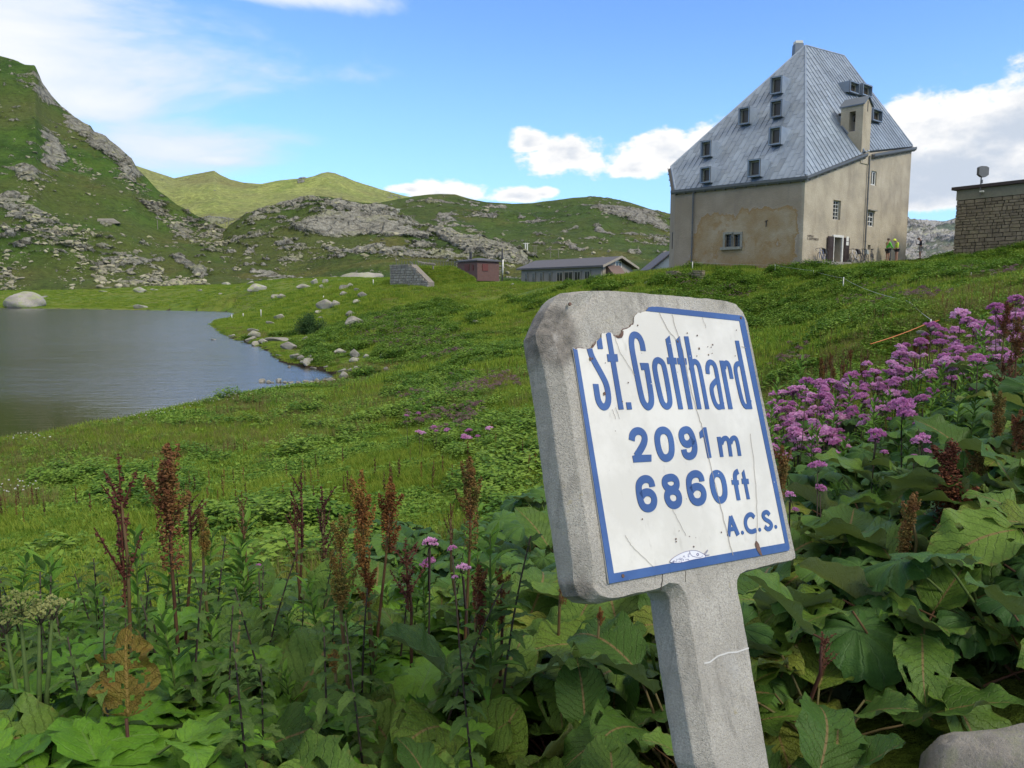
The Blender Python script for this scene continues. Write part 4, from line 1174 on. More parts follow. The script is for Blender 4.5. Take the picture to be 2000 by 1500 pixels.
SIGN = thing('concrete_sign', (0, 0, 0), 'leaning concrete sign with chipped white enamel plate reading St. Gotthard 2091 m', 'sign')
bpos = s3(0.4, 2.0, -.08); SIGN.location = tuple(bpos); SORG = np.array(SIGN.location)

# slab + post outline (photograph pixels on the front plane)
OUT = [(1112, 563), (1150, 560), (1200, 562), (1300, 571), (1380, 578), (1418, 583), (1438, 590), (1453, 606), (1463, 630), (1475, 690), (1500, 812), (1530, 960), (1557, 1086), (1556, 1094), (1548, 1099), (1500, 1110), (1460, 1120), (1449, 1126), (1444, 1136), (1444, 1150),
       (1460, 1235), (1506, 1500), (1541, 1700), (1470, 1720), (1378, 1500), (1352, 1350), (1333, 1230), (1326, 1172), (1318, 1157), (1305, 1153), (1290, 1155), (1250, 1164), (1210, 1174), (1188, 1180), (1172, 1178), (1152, 1164), (1142, 1140), (1128, 1040), (1110, 930), (1096, 820), (1084, 738), (1069, 660), (1067, 642), (1085, 600), (1104, 570)]
o2 = np.array([sg(*q) for q in OUT])
n_o = len(o2)
def resample(poly, step):
    res = []
    for i in range(len(poly)):
        a = poly[i]; b = poly[(i + 1) % len(poly)]; n = max(1, int(np.linalg.norm(b - a) / step))
        for k in range(n): res.append(a + (b - a) * k / n)
    return np.array(res)
o2 = resample(o2, 0.012)
def normals2(p):
    d = np.roll(p, -1, 0) - np.roll(p, 1, 0); d /= np.linalg.norm(d, axis=1)[:, None] + 1e-9
    return np.stack([-d[:, 1], d[:, 0]], 1)
nn2 = normals2(o2)
cen = o2.mean(0)
if np.mean(np.sum(nn2 * (o2 - cen), 1)) < 0: nn2 = -nn2
# smooth the normals so the chamfer does not fold
for _ in range(4): nn2 = (np.roll(nn2, 1, 0) + nn2 * 2 + np.roll(nn2, -1, 0)) / 4; nn2 /= np.linalg.norm(nn2, axis=1)[:, None]
TH = 0.105
dpt = sg(1118, 640)
wob = fbm(np.arange(len(o2)) * .35, np.zeros(len(o2)), 3, 8) * .0015
# damage: top left and lower left corners are knocked off
tl = sg(1060, 600); bl_ = sg(1140, 1160)
dTL = np.exp(-(np.linalg.norm(o2 - tl, axis=1) / 0.085) ** 2); dBL = np.exp(-(np.linalg.norm(o2 - bl_, axis=1) / 0.05) ** 2)
# (inward offset, depth behind the front)
leftness = np.clip(-(nn2 @ np.array([1.0, 0.0])), 0, 1)          # left edges carry a broad chamfer
rings = []
prof = [(1.0, 0.0), (0.94, .0012), (0.06, .0300), (0.0, .0335), (0.0, .06), (0.0, .085), (0.12, .100), (0.35, TH)]
for j, (kk, dp) in enumerate(prof):
    ch_ = 0.008 + 0.024 * leftness
    rg = o2 - nn2 * (ch_ * kk)[:, None]
    rg = rg + nn2 * (wob + 0.0009 * fbm(np.arange(len(o2)) * .9, np.full(len(o2), j * .7), 3, 3))[:, None]
    h = -np.full(len(o2), dp)
    dmg = (dTL * 0.016 + dBL * 0.008) * (1 - j / 9.0)
    rg = rg - nn2 * (dmg * 0.35 * (0.6 + 0.4 * fbm(np.arange(len(o2)) * .5, np.full(len(o2), j * 1.0), 3, 9)))[:, None]
    h = h - dmg * 1.3 * (j < 4) 
    rings.append((rg, h))
vs = []; wear = []
for rg, h in rings:
    for (u, v), hh in zip(rg, h): vs.append(s3(u, v, hh) - SORG)
n_ = len(o2)
for rg, h in rings:
    wear += list(np.clip(np.maximum(dTL * 1.5, dBL * 1.1), 0, 1))
fs = []
for j in range(len(rings) - 1):
    for i in range(n_):
        k = (i + 1) % n_; fs.append((j * n_ + i, j * n_ + k, (j + 1) * n_ + k, (j + 1) * n_ + i))
# front sheet: triangulate the first ring; back likewise
fs.append(tuple(range(n_))); fs.append(tuple(range((len(rings) - 1) * n_ + n_ - 1, (len(rings) - 1) * n_ - 1, -1)))
me = raw_mesh('slab', vs, fs, [M['concrete']], False)
bm = bmesh.new(); bm.from_mesh(me)
ng = [f for f in bm.faces if len(f.verts) > 8]
bmesh.ops.triangulate(bm, faces=ng)
# refine the front so the wear attribute and the chipped corner have somewhere to live
for it in range(5):
    es = [e for e in bm.edges if e.calc_length() > 0.03]
    if not es: break
    bmesh.ops.subdivide_edges(bm, edges=es, cuts=1)
    bmesh.ops.triangulate(bm, faces=[f for f in bm.faces if len(f.verts) > 4])
bmesh.ops.recalc_face_normals(bm, faces=bm.faces)
bm.to_mesh(me); bm.free()
co = np.zeros(len(me.vertices) * 3, dtype=np.float32); me.vertices.foreach_get('co', co); co = co.reshape(-1, 3).astype(float)
rel = co + SORG - SO; U_ = rel @ SU; V_ = rel @ SV; H_ = rel @ SN
d1 = np.hypot(U_ - sg(1085, 640)[0], (V_ - sg(1085, 640)[1]) * .8)
w1 = np.clip(1.25 - d1 / 0.085, 0, 1)
dent = smooth(w1, 0.15, 1) * (0.006 + 0.0045 * fbm(U_ * 60, V_ * 60, 4, 4))
d2 = np.hypot(U_ - bl_[0], V_ - bl_[1]); w2 = np.clip(1.1 - d2 / 0.055, 0, 1)
dent2 = smooth(w2, 0.1, 1) * (0.005 + 0.006 * fbm(U_ * 70, V_ * 70, 3, 6))
onplate = (U_ > 0.0) & (V_ > 0) & (U_ < .66) & (V_ < .66)
dd = np.where(onplate, np.minimum(dent + dent2, 0.0), dent + dent2) * np.clip(1 + H_ / .07, 0, 1)
co2 = co - SN[None] * dd[:, None]
me.vertices.foreach_set('co', co2.astype(np.float32).ravel())
me.attributes.new('wear', 'FLOAT', 'POINT').data.foreach_set('value', np.clip(np.maximum(w1, w2) + 0.25 * (np.clip(1 - np.abs(U_ - (sg(1125, 900)[0] - 0 * V_)) / .02, 0, 1)), 0, 1).astype(np.float32))
me.update()
slab = bpy.data.objects.new('slab', me); link(slab, SIGN); slab['label'] = 'concrete slab and post with knocked off corners'

# ---- enamel plate
def C1(x, y): return sg(1100 + x / 5.263, 580 + y / 5.263)
def C2(x, y): return sg(1200 + x / 5.0, 820 + y / 5.0)
def flat(name, poly, h, th, mat, parent=SIGN, bm_extra=None):
    """thin sheet with real thickness, on the sign's plane"""
    me = bpy.data.meshes.new(name); bm = bmesh.new()
    vs_ = [bm.verts.new(tuple(s3(p[0], p[1], h) - SORG)) for p in poly]
    f = bm.faces.new(vs_); bmesh.ops.triangulate(bm, faces=[f])
    r = bmesh.ops.extrude_face_region(bm, geom=bm.faces[:]); vv = [e for e in r['geom'] if isinstance(e, bmesh.types.BMVert)]
    bmesh.ops.translate(bm, verts=vv, vec=tuple(-SN * th)); bmesh.ops.recalc_face_normals(bm, faces=bm.faces)
    bm.to_mesh(me); bm.free(); me.materials.append(mat)
    o = bpy.data.objects.new(name, me); link(o, parent); return o
rj = random.Random(3)
def jag(pts, a=.0022, step=.006):
    out_ = [pts[0]]
    for p, q in zip(pts[:-1], pts[1:]):
        n = max(1, int(np.linalg.norm(q - p) / step)); t = (q - p) / (np.linalg.norm(q - p) + 1e-9); nr = np.array([-t[1], t[0]])
        for k in range(1, n + 1): out_.append(p + (q - p) * k / n + nr * (rj.uniform(-a, a) if k < n else 0))
    return out_
BRK = [C1(*q) for q in [(88, 524), (118, 545), (160, 530), (230, 542), (284, 528), (322, 470), (385, 425), (388, 375), (480, 370), (505, 400), (545, 430), (588, 412), (600, 345), (660, 322), (710, 290), (718, 215), (745, 180), (832, 150), (862, 112), (940, 104)]]
BRKj = jag(BRK)
TRc, BRc, BLc = sg(1450, 618), sg(1540, 1075), sg(1187, 1140)
plate_poly = BRKj + [TRc + np.array([-.008, 0]), TRc + np.array([0, .008]), BRc + np.array([0, -.006]), BRc + np.array([-.006, 0]), BLc]
plate = flat('enamel_plate', plate_poly, .0045, .0035, M['white'])
rust_poly = [p + np.array([-.0016, -.0018]) * max(0, 1.2 * math.sin(i * .23 + 1)) * (.4 + rj.random()) for i, p in enumerate(BRKj[2:-1])] 
rust_poly = [BRKj[1]] + rust_poly + [BRKj[-1]] + [np.array([.3, .3]), np.array([.05, .3])]
flat('rust_rim', rust_poly, .0022, .0014, M['rust'], plate)
# brown scabs left round the break
for pl in ([(500, 398), (560, 405), (590, 360), (604, 352), (603, 395), (588, 425), (552, 432)], [(275, 525), (322, 462), (318, 490), (288, 530)], [(1355, 1180), (1365, 1180)]):
    if len(pl) > 3: flat('rust_scab', [C1(*q) for q in pl], .0062, .001, M['rust'], plate)
HB_ = .0058
def lerp(a, b, t): return a + (b - a) * t
# blue border: an inner offset of the plate edge (about 19 px at the left, 17 px below, 9 px right)
Bth = .0235
def border(name, a, b, c, d): return flat(name, [a, b, c, d], HB_, .0016, M['blue'], plate)
T0 = C1(862, 113); L0_ = C1(90, 530)
iTR = sg(1441, 628); iBR = sg(1530, 1061); iBL = sg(1196, 1120)
flat('blue_border', jag([C1(832, 150), C1(862, 113), C1(940, 105)], .001) + [TRc + np.array([-.008, 0]), TRc + np.array([0, .008]), BRc + np.array([0, -.006]), BRc + np.array([-.006, 0]), BLc, C1(88, 532), C1(112, 546), C1(130, 545), iBL, iBR, iTR], HB_, .0016, M['blue'], plate)

class Glyphs:
    def __init__(self): self.polys = []
    def stroke(self, pts, w, f, closed=False, smooth_=True, caps=None):
        p = [f(*q) for q in pts]
        if smooth_ and len(p) > 2:
            for _ in range(3):
                q = [] if closed else [p[0]]
                n = len(p); rng = range(n) if closed else range(n - 1)
                for i in rng:
                    a = p[i]; b = p[(i + 1) % n]
                    if closed or i > 0: q.append(a * .75 + b * .25)
                    if closed or i < n - 2: q.append(a * .25 + b * .75)
                if not closed: q.append(p[-1])
                p = q
        n = len(p); L = []; R = []
        for i in range(n):
            if closed: t = p[(i + 1) % n] - p[i - 1]
            else: t = p[min(i + 1, n - 1)] - p[max(i - 1, 0)]
            t = t / (np.linalg.norm(t) + 1e-9); nr = np.array([-t[1], t[0]])
            if caps is not None and not closed:
                if i == 0 and caps[0] is not None: nr = f(*caps[0]) ; nr = nr
            L.append(p[i] + nr * w / 2); R.append(p[i] - nr * w / 2)
        self.polys.append(('strip', L, R, closed))
    def poly(self, pts, f): self.polys.append(('poly', [f(*q) for q in pts]))
    def dot(self, c, r, f, n=14):
        c = f(*c); self.polys.append(('poly', [c + r * np.array([math.cos(a), math.sin(a)]) for a in np.linspace(0, 2 * math.pi, n, endpoint=False)]))
    def build(self, name, mat, parent, h, th):
        bm = bmesh.new(); dz = 0
        for k, pl in enumerate(self.polys):
            hh = h + 0.00006 * (k % 5)
            V = lambda q, hh=hh: bm.verts.new(tuple(s3(q[0], q[1], hh) - SORG))
            W_ = lambda q, hh=hh: bm.verts.new(tuple(s3(q[0], q[1], hh - th) - SORG))
            if pl[0] == 'strip':
                L = [V(q) for q in pl[1]]; R = [V(q) for q in pl[2]]; n = len(L); rng = range(n) if pl[3] else range(n - 1)
                L2 = [W_(q) for q in pl[1]]; R2 = [W_(q) for q in pl[2]]
                for i in rng:
                    j = (i + 1) % n; bm.faces.new((L[i], L[j], R[j], R[i])); bm.faces.new((L[i], L2[i], L2[j], L[j])); bm.faces.new((R[i], R[j], R2[j], R2[i]))
            else:
                a = [V(q) for q in pl[1]]; b = [W_(q) for q in pl[1]]
                f_ = bm.faces.new(a); bmesh.ops.triangulate(bm, faces=[f_])
                for i in range(len(a)): j = (i + 1) % len(a); bm.faces.new((a[i], a[j], b[j], b[i]))
        me = bpy.data.meshes.new(name); bmesh.ops.recalc_face_normals(bm, faces=bm.faces); bm.to_mesh(me); bm.free(); me.materials.append(mat)
        o = bpy.data.objects.new(name, me); link(o, parent); return o
K1 = 0.66 / 350 / 5.263         # metres per crop pixel, roughly
g = Glyphs()
def bar(x0, y0, x1, y1, hh, f=C1): g.poly([(x0, y0 - hh / 2), (x1, y1 - hh / 2), (x1 + hh * .12, y1 + hh / 2), (x0 + hh * .12, y0 + hh / 2)], f)
SW = 0.0165
# S (its head broken away with the plate)
g.poly([(330, 462), (368, 425), (378, 428), (394, 540), (342, 540)], C1)
g.stroke([(255, 538), (272, 600), (300, 660), (395, 830), (430, 905), (448, 1000), (452, 1080), (425, 1135), (385, 1135), (350, 1085), (335, 1020), (318, 900)], .0170, C1)
# t .
g.poly([(425, 385), (445, 372), (472, 374), (606, 1160), (555, 1162)], C1); bar(434, 632, 540, 632, 76)
g.poly([(630, 1088), (680, 1088), (691, 1160), (641, 1162)], C1)
# G
g.stroke([(808, 560), (797, 480), (765, 410), (715, 388), (685, 425), (688, 520), (720, 690), (785, 1020), (810, 1095), (855, 1145), (892, 1105), (892, 1020), (836, 690)], .0178, C1)
g.poly([(773, 683), (858, 685), (868, 752), (790, 757)], C1)
# o
g.stroke([(955, 648), (925, 680), (925, 760), (985, 1040), (1012, 1110), (1052, 1138), (1083, 1105), (1080, 1030), (1028, 740), (1005, 675)], SW, C1, True)
# t t
g.poly([(1036, 440), (1076, 402), (1216, 1158), (1170, 1158)], C1); bar(1050, 660, 1145, 664, 66)
g.poly([(1140, 448), (1182, 408), (1318, 1157), (1272, 1158)], C1); bar(1155, 664, 1248, 668, 64)
# h
g.poly([(1226, 411), (1270, 411), (1406, 1157), (1362, 1158)], C1)
g.stroke([(1300, 760), (1305, 690), (1335, 662), (1372, 690), (1392, 760), (1466, 1157)], .0150, C1)
# a
g.stroke([(1472, 795), (1464, 730), (1478, 680), (1505, 672), (1540, 700), (1558, 770), (1626, 1157)], .0150, C1)
g.stroke([(1580, 850), (1540, 880), (1508, 925), (1512, 990), (1540, 1090), (1575, 1140), (1612, 1130), (1620, 1080)], .0150, C1)
# r
g.poly([(1590, 658), (1632, 660), (1727, 1157), (1684, 1157)], C1)
g.stroke([(1640, 740), (1645, 690), (1668, 678), (1692, 710), (1717, 845)], .0145, C1)
# d
g.poly([(1750, 454), (1789, 455), (1928, 1155), (1884, 1157)], C1)
g.stroke([(1822, 720), (1800, 690), (1770, 690), (1752, 730), (1762, 810), (1812, 1040), (1838, 1110), (1868, 1138), (1896, 1110), (1900, 1060)], .0145, C1)
w2_ = .0190
g.stroke([(155, 205), (158, 150), (195, 110), (250, 115), (285, 165), (275, 240), (200, 360)], w2_, C2)
g.poly([(160, 355), (190, 345), (345, 343), (346, 410), (172, 420)], C2)
g.stroke([(400, 165), (425, 110), (480, 102), (525, 145), (545, 240), (545, 330), (515, 375), (465, 378), (430, 330), (408, 250)], w2_, C2, True)
g.stroke([(662, 292), (672, 340), (705, 362), (750, 352), (772, 300), (765, 230), (742, 150), (715, 105), (680, 98), (642, 120), (635, 170), (660, 230), (700, 245), (735, 225), (748, 190)], w2_, C2)
g.poly([(814, 125), (855, 77), (880, 76), (932, 372), (895, 376), (855, 168), (822, 186)], C2)
g.poly([(985, 170), (1022, 168), (1050, 364), (1018, 366)], C2)
g.stroke([(1030, 235), (1045, 190), (1078, 178), (1102, 210), (1122, 360)], .0135, C2)
g.stroke([(1118, 230), (1130, 190), (1158, 174), (1185, 205), (1208, 354)], .0135, C2)
def six(dx, dy, s=1.0):
    q = lambda x, y: (dx + x * s, dy + y * s)
    g.stroke([q(355, 656), q(345, 605), q(310, 578), q(262, 582), q(222, 625), q(222, 700), q(240, 800), q(268, 855), (dx + 315 * s, dy + 870 * s), q(360, 850), q(378, 790), q(362, 735), q(320, 705), q(270, 715), q(246, 750)], w2_, C2)
six(0, 0); six(497, -30, .965)
g.stroke([(530, 563), (480, 580), (472, 630), (505, 675), (552, 688), (592, 660), (595, 605), (570, 570)], w2_, C2, True)
g.stroke([(548, 690), (505, 710), (495, 765), (525, 825), (572, 840), (615, 815), (620, 750), (595, 705)], w2_, C2, True)
g.stroke([(935, 580), (955, 530), (1000, 522), (1040, 560), (1062, 650), (1066, 740), (1040, 785), (1000, 788), (965, 740), (942, 660)], w2_ * .95, C2, True)
g.stroke([(1193, 505), (1165, 520), (1158, 570), (1198, 787)], .0145, C2); bar(1127, 612, 1195, 615, 46, C2)
g.poly([(1228, 520), (1250, 488), (1308, 776), (1278, 778)], C2); bar(1225, 602, 1292, 604, 52, C2)
w3_ = .0118
g.stroke([(1118, 945), (1100, 1138)], .0105, C2, smooth_=False); g.stroke([(1116, 942), (1192, 1128)], .0138, C2, smooth_=False); g.stroke([(1108, 1072), (1165, 1062)], .0105, C2, smooth_=False)
g.dot((1235, 1103), .0052, C2); g.dot((1403, 1074), .0052, C2); g.dot((1560, 1046), .0052, C2)
g.stroke([(1350, 955), (1325, 922), (1290, 930), (1264, 970), (1262, 1025), (1285, 1080), (1325, 1098), (1368, 1078)], w3_, C2)
g.stroke([(1498, 930), (1478, 900), (1445, 908), (1432, 940), (1455, 975), (1500, 995), (1522, 1030), (1505, 1065), (1475, 1070), (1452, 1042)], w3_, C2)
let = g.build('lettering', M['blue'], plate, HB_ + .0004, .0016)
# ---- hair cracks in the enamel
gc = Glyphs()
gk = Glyphs()
def crack(pts, f, w): gk.stroke(pts, w * .72, f, smooth_=False)
def wig(pts, k=5, a=5):
    o = [pts[0]]
    for p, q in zip(pts[:-1], pts[1:]):
        for i in range(1, k + 1): o.append((p[0] + (q[0] - p[0]) * i / k + (rj.uniform(-a, a) if i < k else 0), p[1] + (q[1] - p[1]) * i / k))
    return o
crack(wig([(975, 170), (1050, 330), (1160, 465)]), C1, .0012); crack(wig([(1100, 185), (1130, 300), (1190, 480), (1240, 700), (1300, 980), (1385, 1262)]), C1, .0013)
crack(wig([(510, 395), (560, 560), (640, 690), (720, 810)]), C1, .0007)
crack(wig([(815, 0), (840, 75), (930, 480), (1010, 810), (1080, 1090), (1138, 1325)]), C2, .0016)
crack(wig([(1310, 140), (1345, 420), (1365, 700), (1378, 950), (1366, 1180)]), C2, .0010)
crack(wig([(90, 1130), (140, 1220), (230, 1310), (370, 1440)]), C2, .0007); crack(wig([(550, 880), (620, 1010), (680, 1135)]), C2, .0006)
crack(wig([(1415, 215), (1450, 330)]), C1, .0005); crack(wig([(485, 1160), (520, 1262)]), C1, .0005); crack(wig([(520, 1140), (560, 1262)]), C1, .0005)
crack(wig([(1815, 515), (1860, 528)], 3, 2), C1, .0012)
for (x, y, f, r) in [(750, 300, C1, 8), (1380, 535, C1, 10), (1520, 497, C1, 8), (1468, 518, C1, 5), (1503, 522, C1, 5), (1478, 600, C1, 8), (1357, 612, C1, 6), (1513, 585, C1, 5), (1763, 348, C1, 6), (1750, 612, C1, 5), (1258, 378, C1, 7), (1360, 402, C1, 8),
                     (652, 886, C1, 6), (405, 1000, C1, 17), (416, 685, C1, 4), (1880, 628, C1, 4), (583, 1165, C2, 9), (585, 1190, C2, 7), (757, 1240, C2, 7), (255, 972, C2, 6), (1027, 1100, C2, 7), (716, 1140, C2, 4), (613, 1087, C2, 4), (262, 645, C1, 14), (285, 640, C1, 7), (1160, 465, C1, 11), (590, 1080, C1, 6)]:
    c = f(x, y); s = r * K1 * .8
    gc.polys.append(('poly', [c + s * (0.7 + .5 * rj.random()) * np.array([math.cos(a) * .8, math.sin(a) * 1.15]) for a in np.linspace(0, 2 * math.pi, 8, endpoint=False)]))
gc.poly([(1365, 1180), (1392, 1215), (1412, 1290), (1425, 1325), (1405, 1325), (1372, 1275), (1355, 1215)], C2)
tag(gc.build('enamel_chips', M['rust'], plate, HB_ + .0012, .0009), kind='stuff')
tag(gk.build('hair_cracks', M['crack'], plate, HB_ + .0011, .0009), kind='stuff')
# ---- cracks in the concrete: dark ones below the plate, a pale mortar line on the post
gd = Glyphs()
def C4(x, y): return sg(1090 + x / 3.41, 1060 + y / 3.41)
gd.stroke(wig([(694, 210), (690, 318)], 5, 4), .0028, C4, smooth_=False); gd.stroke(wig([(848, 190), (848, 262)], 4, 3), .0014, C4, smooth_=False)
gd.build('dark_crack', M['darkcrack'], SIGN, .0006, .002)
gd = Glyphs(); gd.stroke(wig([(972, 803), (1010, 796), (1060, 757), (1130, 732), (1190, 728), (1268, 702)], 4, 3), .0034, C4, smooth_=False)
gd.build('mortar_line', M['mortar'], SIGN, .0008, .002)
# ---- screws
for (x, y) in ((1113, 594), (1213, 1125), (1444, 622)):
    c = sg(x, y); m_ = MB(SORG); m_.tube([s3(c[0], c[1], -.002), s3(c[0], c[1], .0075 if x != 1113 else .002)], .0042, 10); o = m_.build('screw', M['rust'], SIGN)
# ---- small sticker of a slug
gs = Glyphs()
def C5(x, y): return sg(1280 + x / 12.5, 1060 + y / 12.5)
slug = [(300, 470), (350, 400), (450, 330), (600, 250), (780, 195), (950, 190), (1060, 240), (1150, 290), (1180, 330), (1160, 370), (1000, 390), (800, 430), (600, 490), (400, 500)]
gs.poly(slug, C5)
st = gs.build('sticker', plain('sticker_paper', (0.60, 0.61, 0.66), .5), plate, HB_ + .0006, .0006)
gl = Glyphs(); W5 = .00085
gl.stroke(slug + [slug[0]], W5, C5); gl.stroke([(785, 200), (800, 270), (850, 330), (920, 350), (1060, 365), (1110, 320)], W5, C5)
gl.stroke([(1130, 285), (1180, 230), (1228, 175)], W5, C5); gl.stroke([(1150, 300), (1200, 250), (1235, 185)], W5, C5); gl.stroke([(1160, 300), (1270, 300)], W5, C5); gl.stroke([(1170, 320), (1270, 305)], W5, C5)
gl.stroke([(955, 290), (975, 262), (1005, 275), (1008, 305), (980, 320)], .0016, C5, True)
rs_ = random.Random(2)
for i in range(46):
    x = rs_.uniform(360, 780); yt = 470 - (x - 300) * .58; y = rs_.uniform(yt + 30, 490 - (x - 360) * .10)
    if y < yt + 12: continue
    a = rs_.uniform(-.9, .3); l = rs_.uniform(14, 32)
    gl.stroke([(x, y), (x + l * .5, y + l * a + 6), (x + l, y + l * a)], W5 * .9, C5)
gl.build('sticker_lines', plain('ink', (0.13, 0.13, 0.26), .6), plate, HB_ + .0013, .0006)
# ------------------------------------------------------------------ rocks and boulders
def rock_mesh(seed, n=3, flat_=0.7, ang=0.5):
    rg = random.Random(seed); bm = bmesh.new()
    for i in range(13):
        d = Vector((rg.gauss(0, 1), rg.gauss(0, 1), rg.gauss(0, .9))).normalized() * rg.uniform(.82, 1.0); bm.verts.new(d)
    bmesh.ops.convex_hull(bm, input=bm.verts[:])
    bmesh.ops.delete(bm, geom=[v for v in bm.verts if not v.link_faces], context='VERTS')
    bmesh.ops.bevel(bm, geom=bm.edges[:], offset=.07, segments=1, affect='EDGES', profile=.5)
    bmesh.ops.triangulate(bm, faces=bm.faces[:])
    for _ in range(max(0, n - 2)):
        bmesh.ops.subdivide_edges(bm, edges=bm.edges[:], cuts=1); bmesh.ops.triangulate(bm, faces=[f for f in bm.faces if len(f.verts) > 3])
    co = np.array([v.co[:] for v in bm.verts]); amp = .05 if n < 5 else .035
    nz = fbm(co[:, 0] * 2.6 + seed, co[:, 1] * 2.6 + co[:, 2] * 2.1, 5, seed) * amp
    for v, k in zip(bm.verts, nz): v.co = v.co * (1 + k); v.co.z *= flat_
    bmesh.ops.recalc_face_normals(bm, faces=bm.faces)
    me = bpy.data.meshes.new('boulder'); bm.to_mesh(me); bm.free()
    me.polygons.foreach_set('use_smooth', np.zeros(len(me.polygons), dtype=bool))
    return me
RK = {}
def round_rock(seed, flat_):
    bm = bmesh.new(); bmesh.ops.create_icosphere(bm, subdivisions=4, radius=1.0); co = np.array([v.co[:] for v in bm.verts])
    nz = fbm(co[:, 0] * 1.1 + seed, co[:, 1] * 1.1 + co[:, 2] * .9, 5, seed) * .45
    for v, k in zip(bm.verts, nz): v.co = v.co * (1 + k); v.co.z *= flat_
    me = bpy.data.meshes.new('boulder'); bm.to_mesh(me); bm.free(); me.polygons.foreach_set('use_smooth', np.ones(len(me.polygons), dtype=bool)); return me
for mk in ('granite', 'lichen_rock', 'far_rock'):
    RK[mk] = []
    for s in range(6):
        me = rock_mesh(100 + s * 7, 3 if mk != 'far_rock' else 2, (.75, .6, .9, .55, .7, .8)[s]); me.materials.append(M[mk]); RK[mk].append(me)
def on_ground_px(px, py, lo=1.5, hi=330):
    """point where a pixel's ray meets the ground"""
    Y = np.geomspace(lo, hi, 500); d = ray(px, py); x = d[0] / d[1] * Y; z = EYE + d[2] / d[1] * Y
    gz = ground(x, Y, detail=True); k = np.where(z <= np.maximum(gz, 0.0))[0]
    i = k[0] if len(k) else len(Y) - 1
    return np.array([x[i], Y[i], max(gz[i], 0.0)])
rb = random.Random(12)
def boulder(px, py, w, h, mk, label, group=None, si=None, sink=.25, name='boulder', Y=None):
    """px,py = foot centre in the photograph; w,h = size in pixels"""
    q = on_ground_px(px, py) if Y is None else P(px, py, Y)
    mpp = q[1] / FPX
    s = rb.randrange(6) if si is None else si
    me = RK[mk][s]; zh = (.75, .6, .9, .55, .7, .8)[s]
    if px == 40 or px == 690: me = round_rock(int(px), zh); me.materials.append(M[mk])
    o = bpy.data.objects.new(name, me)
    sx = w * mpp / 2 / .86; szv = h * mpp / (zh * .86 * (2 - sink * 2))
    o.scale = (sx, sx * rb.uniform(.7, .95), szv); o.rotation_euler = (rb.uniform(-.12, .12), rb.uniform(-.12, .12), rb.uniform(-.5, .5))
    o.location = (q[0], q[1] + sx * .5, q[2] + szv * zh * .86 * (1 - 2 * sink)); link(o)
    tag(o, label, 'boulder', group); return o
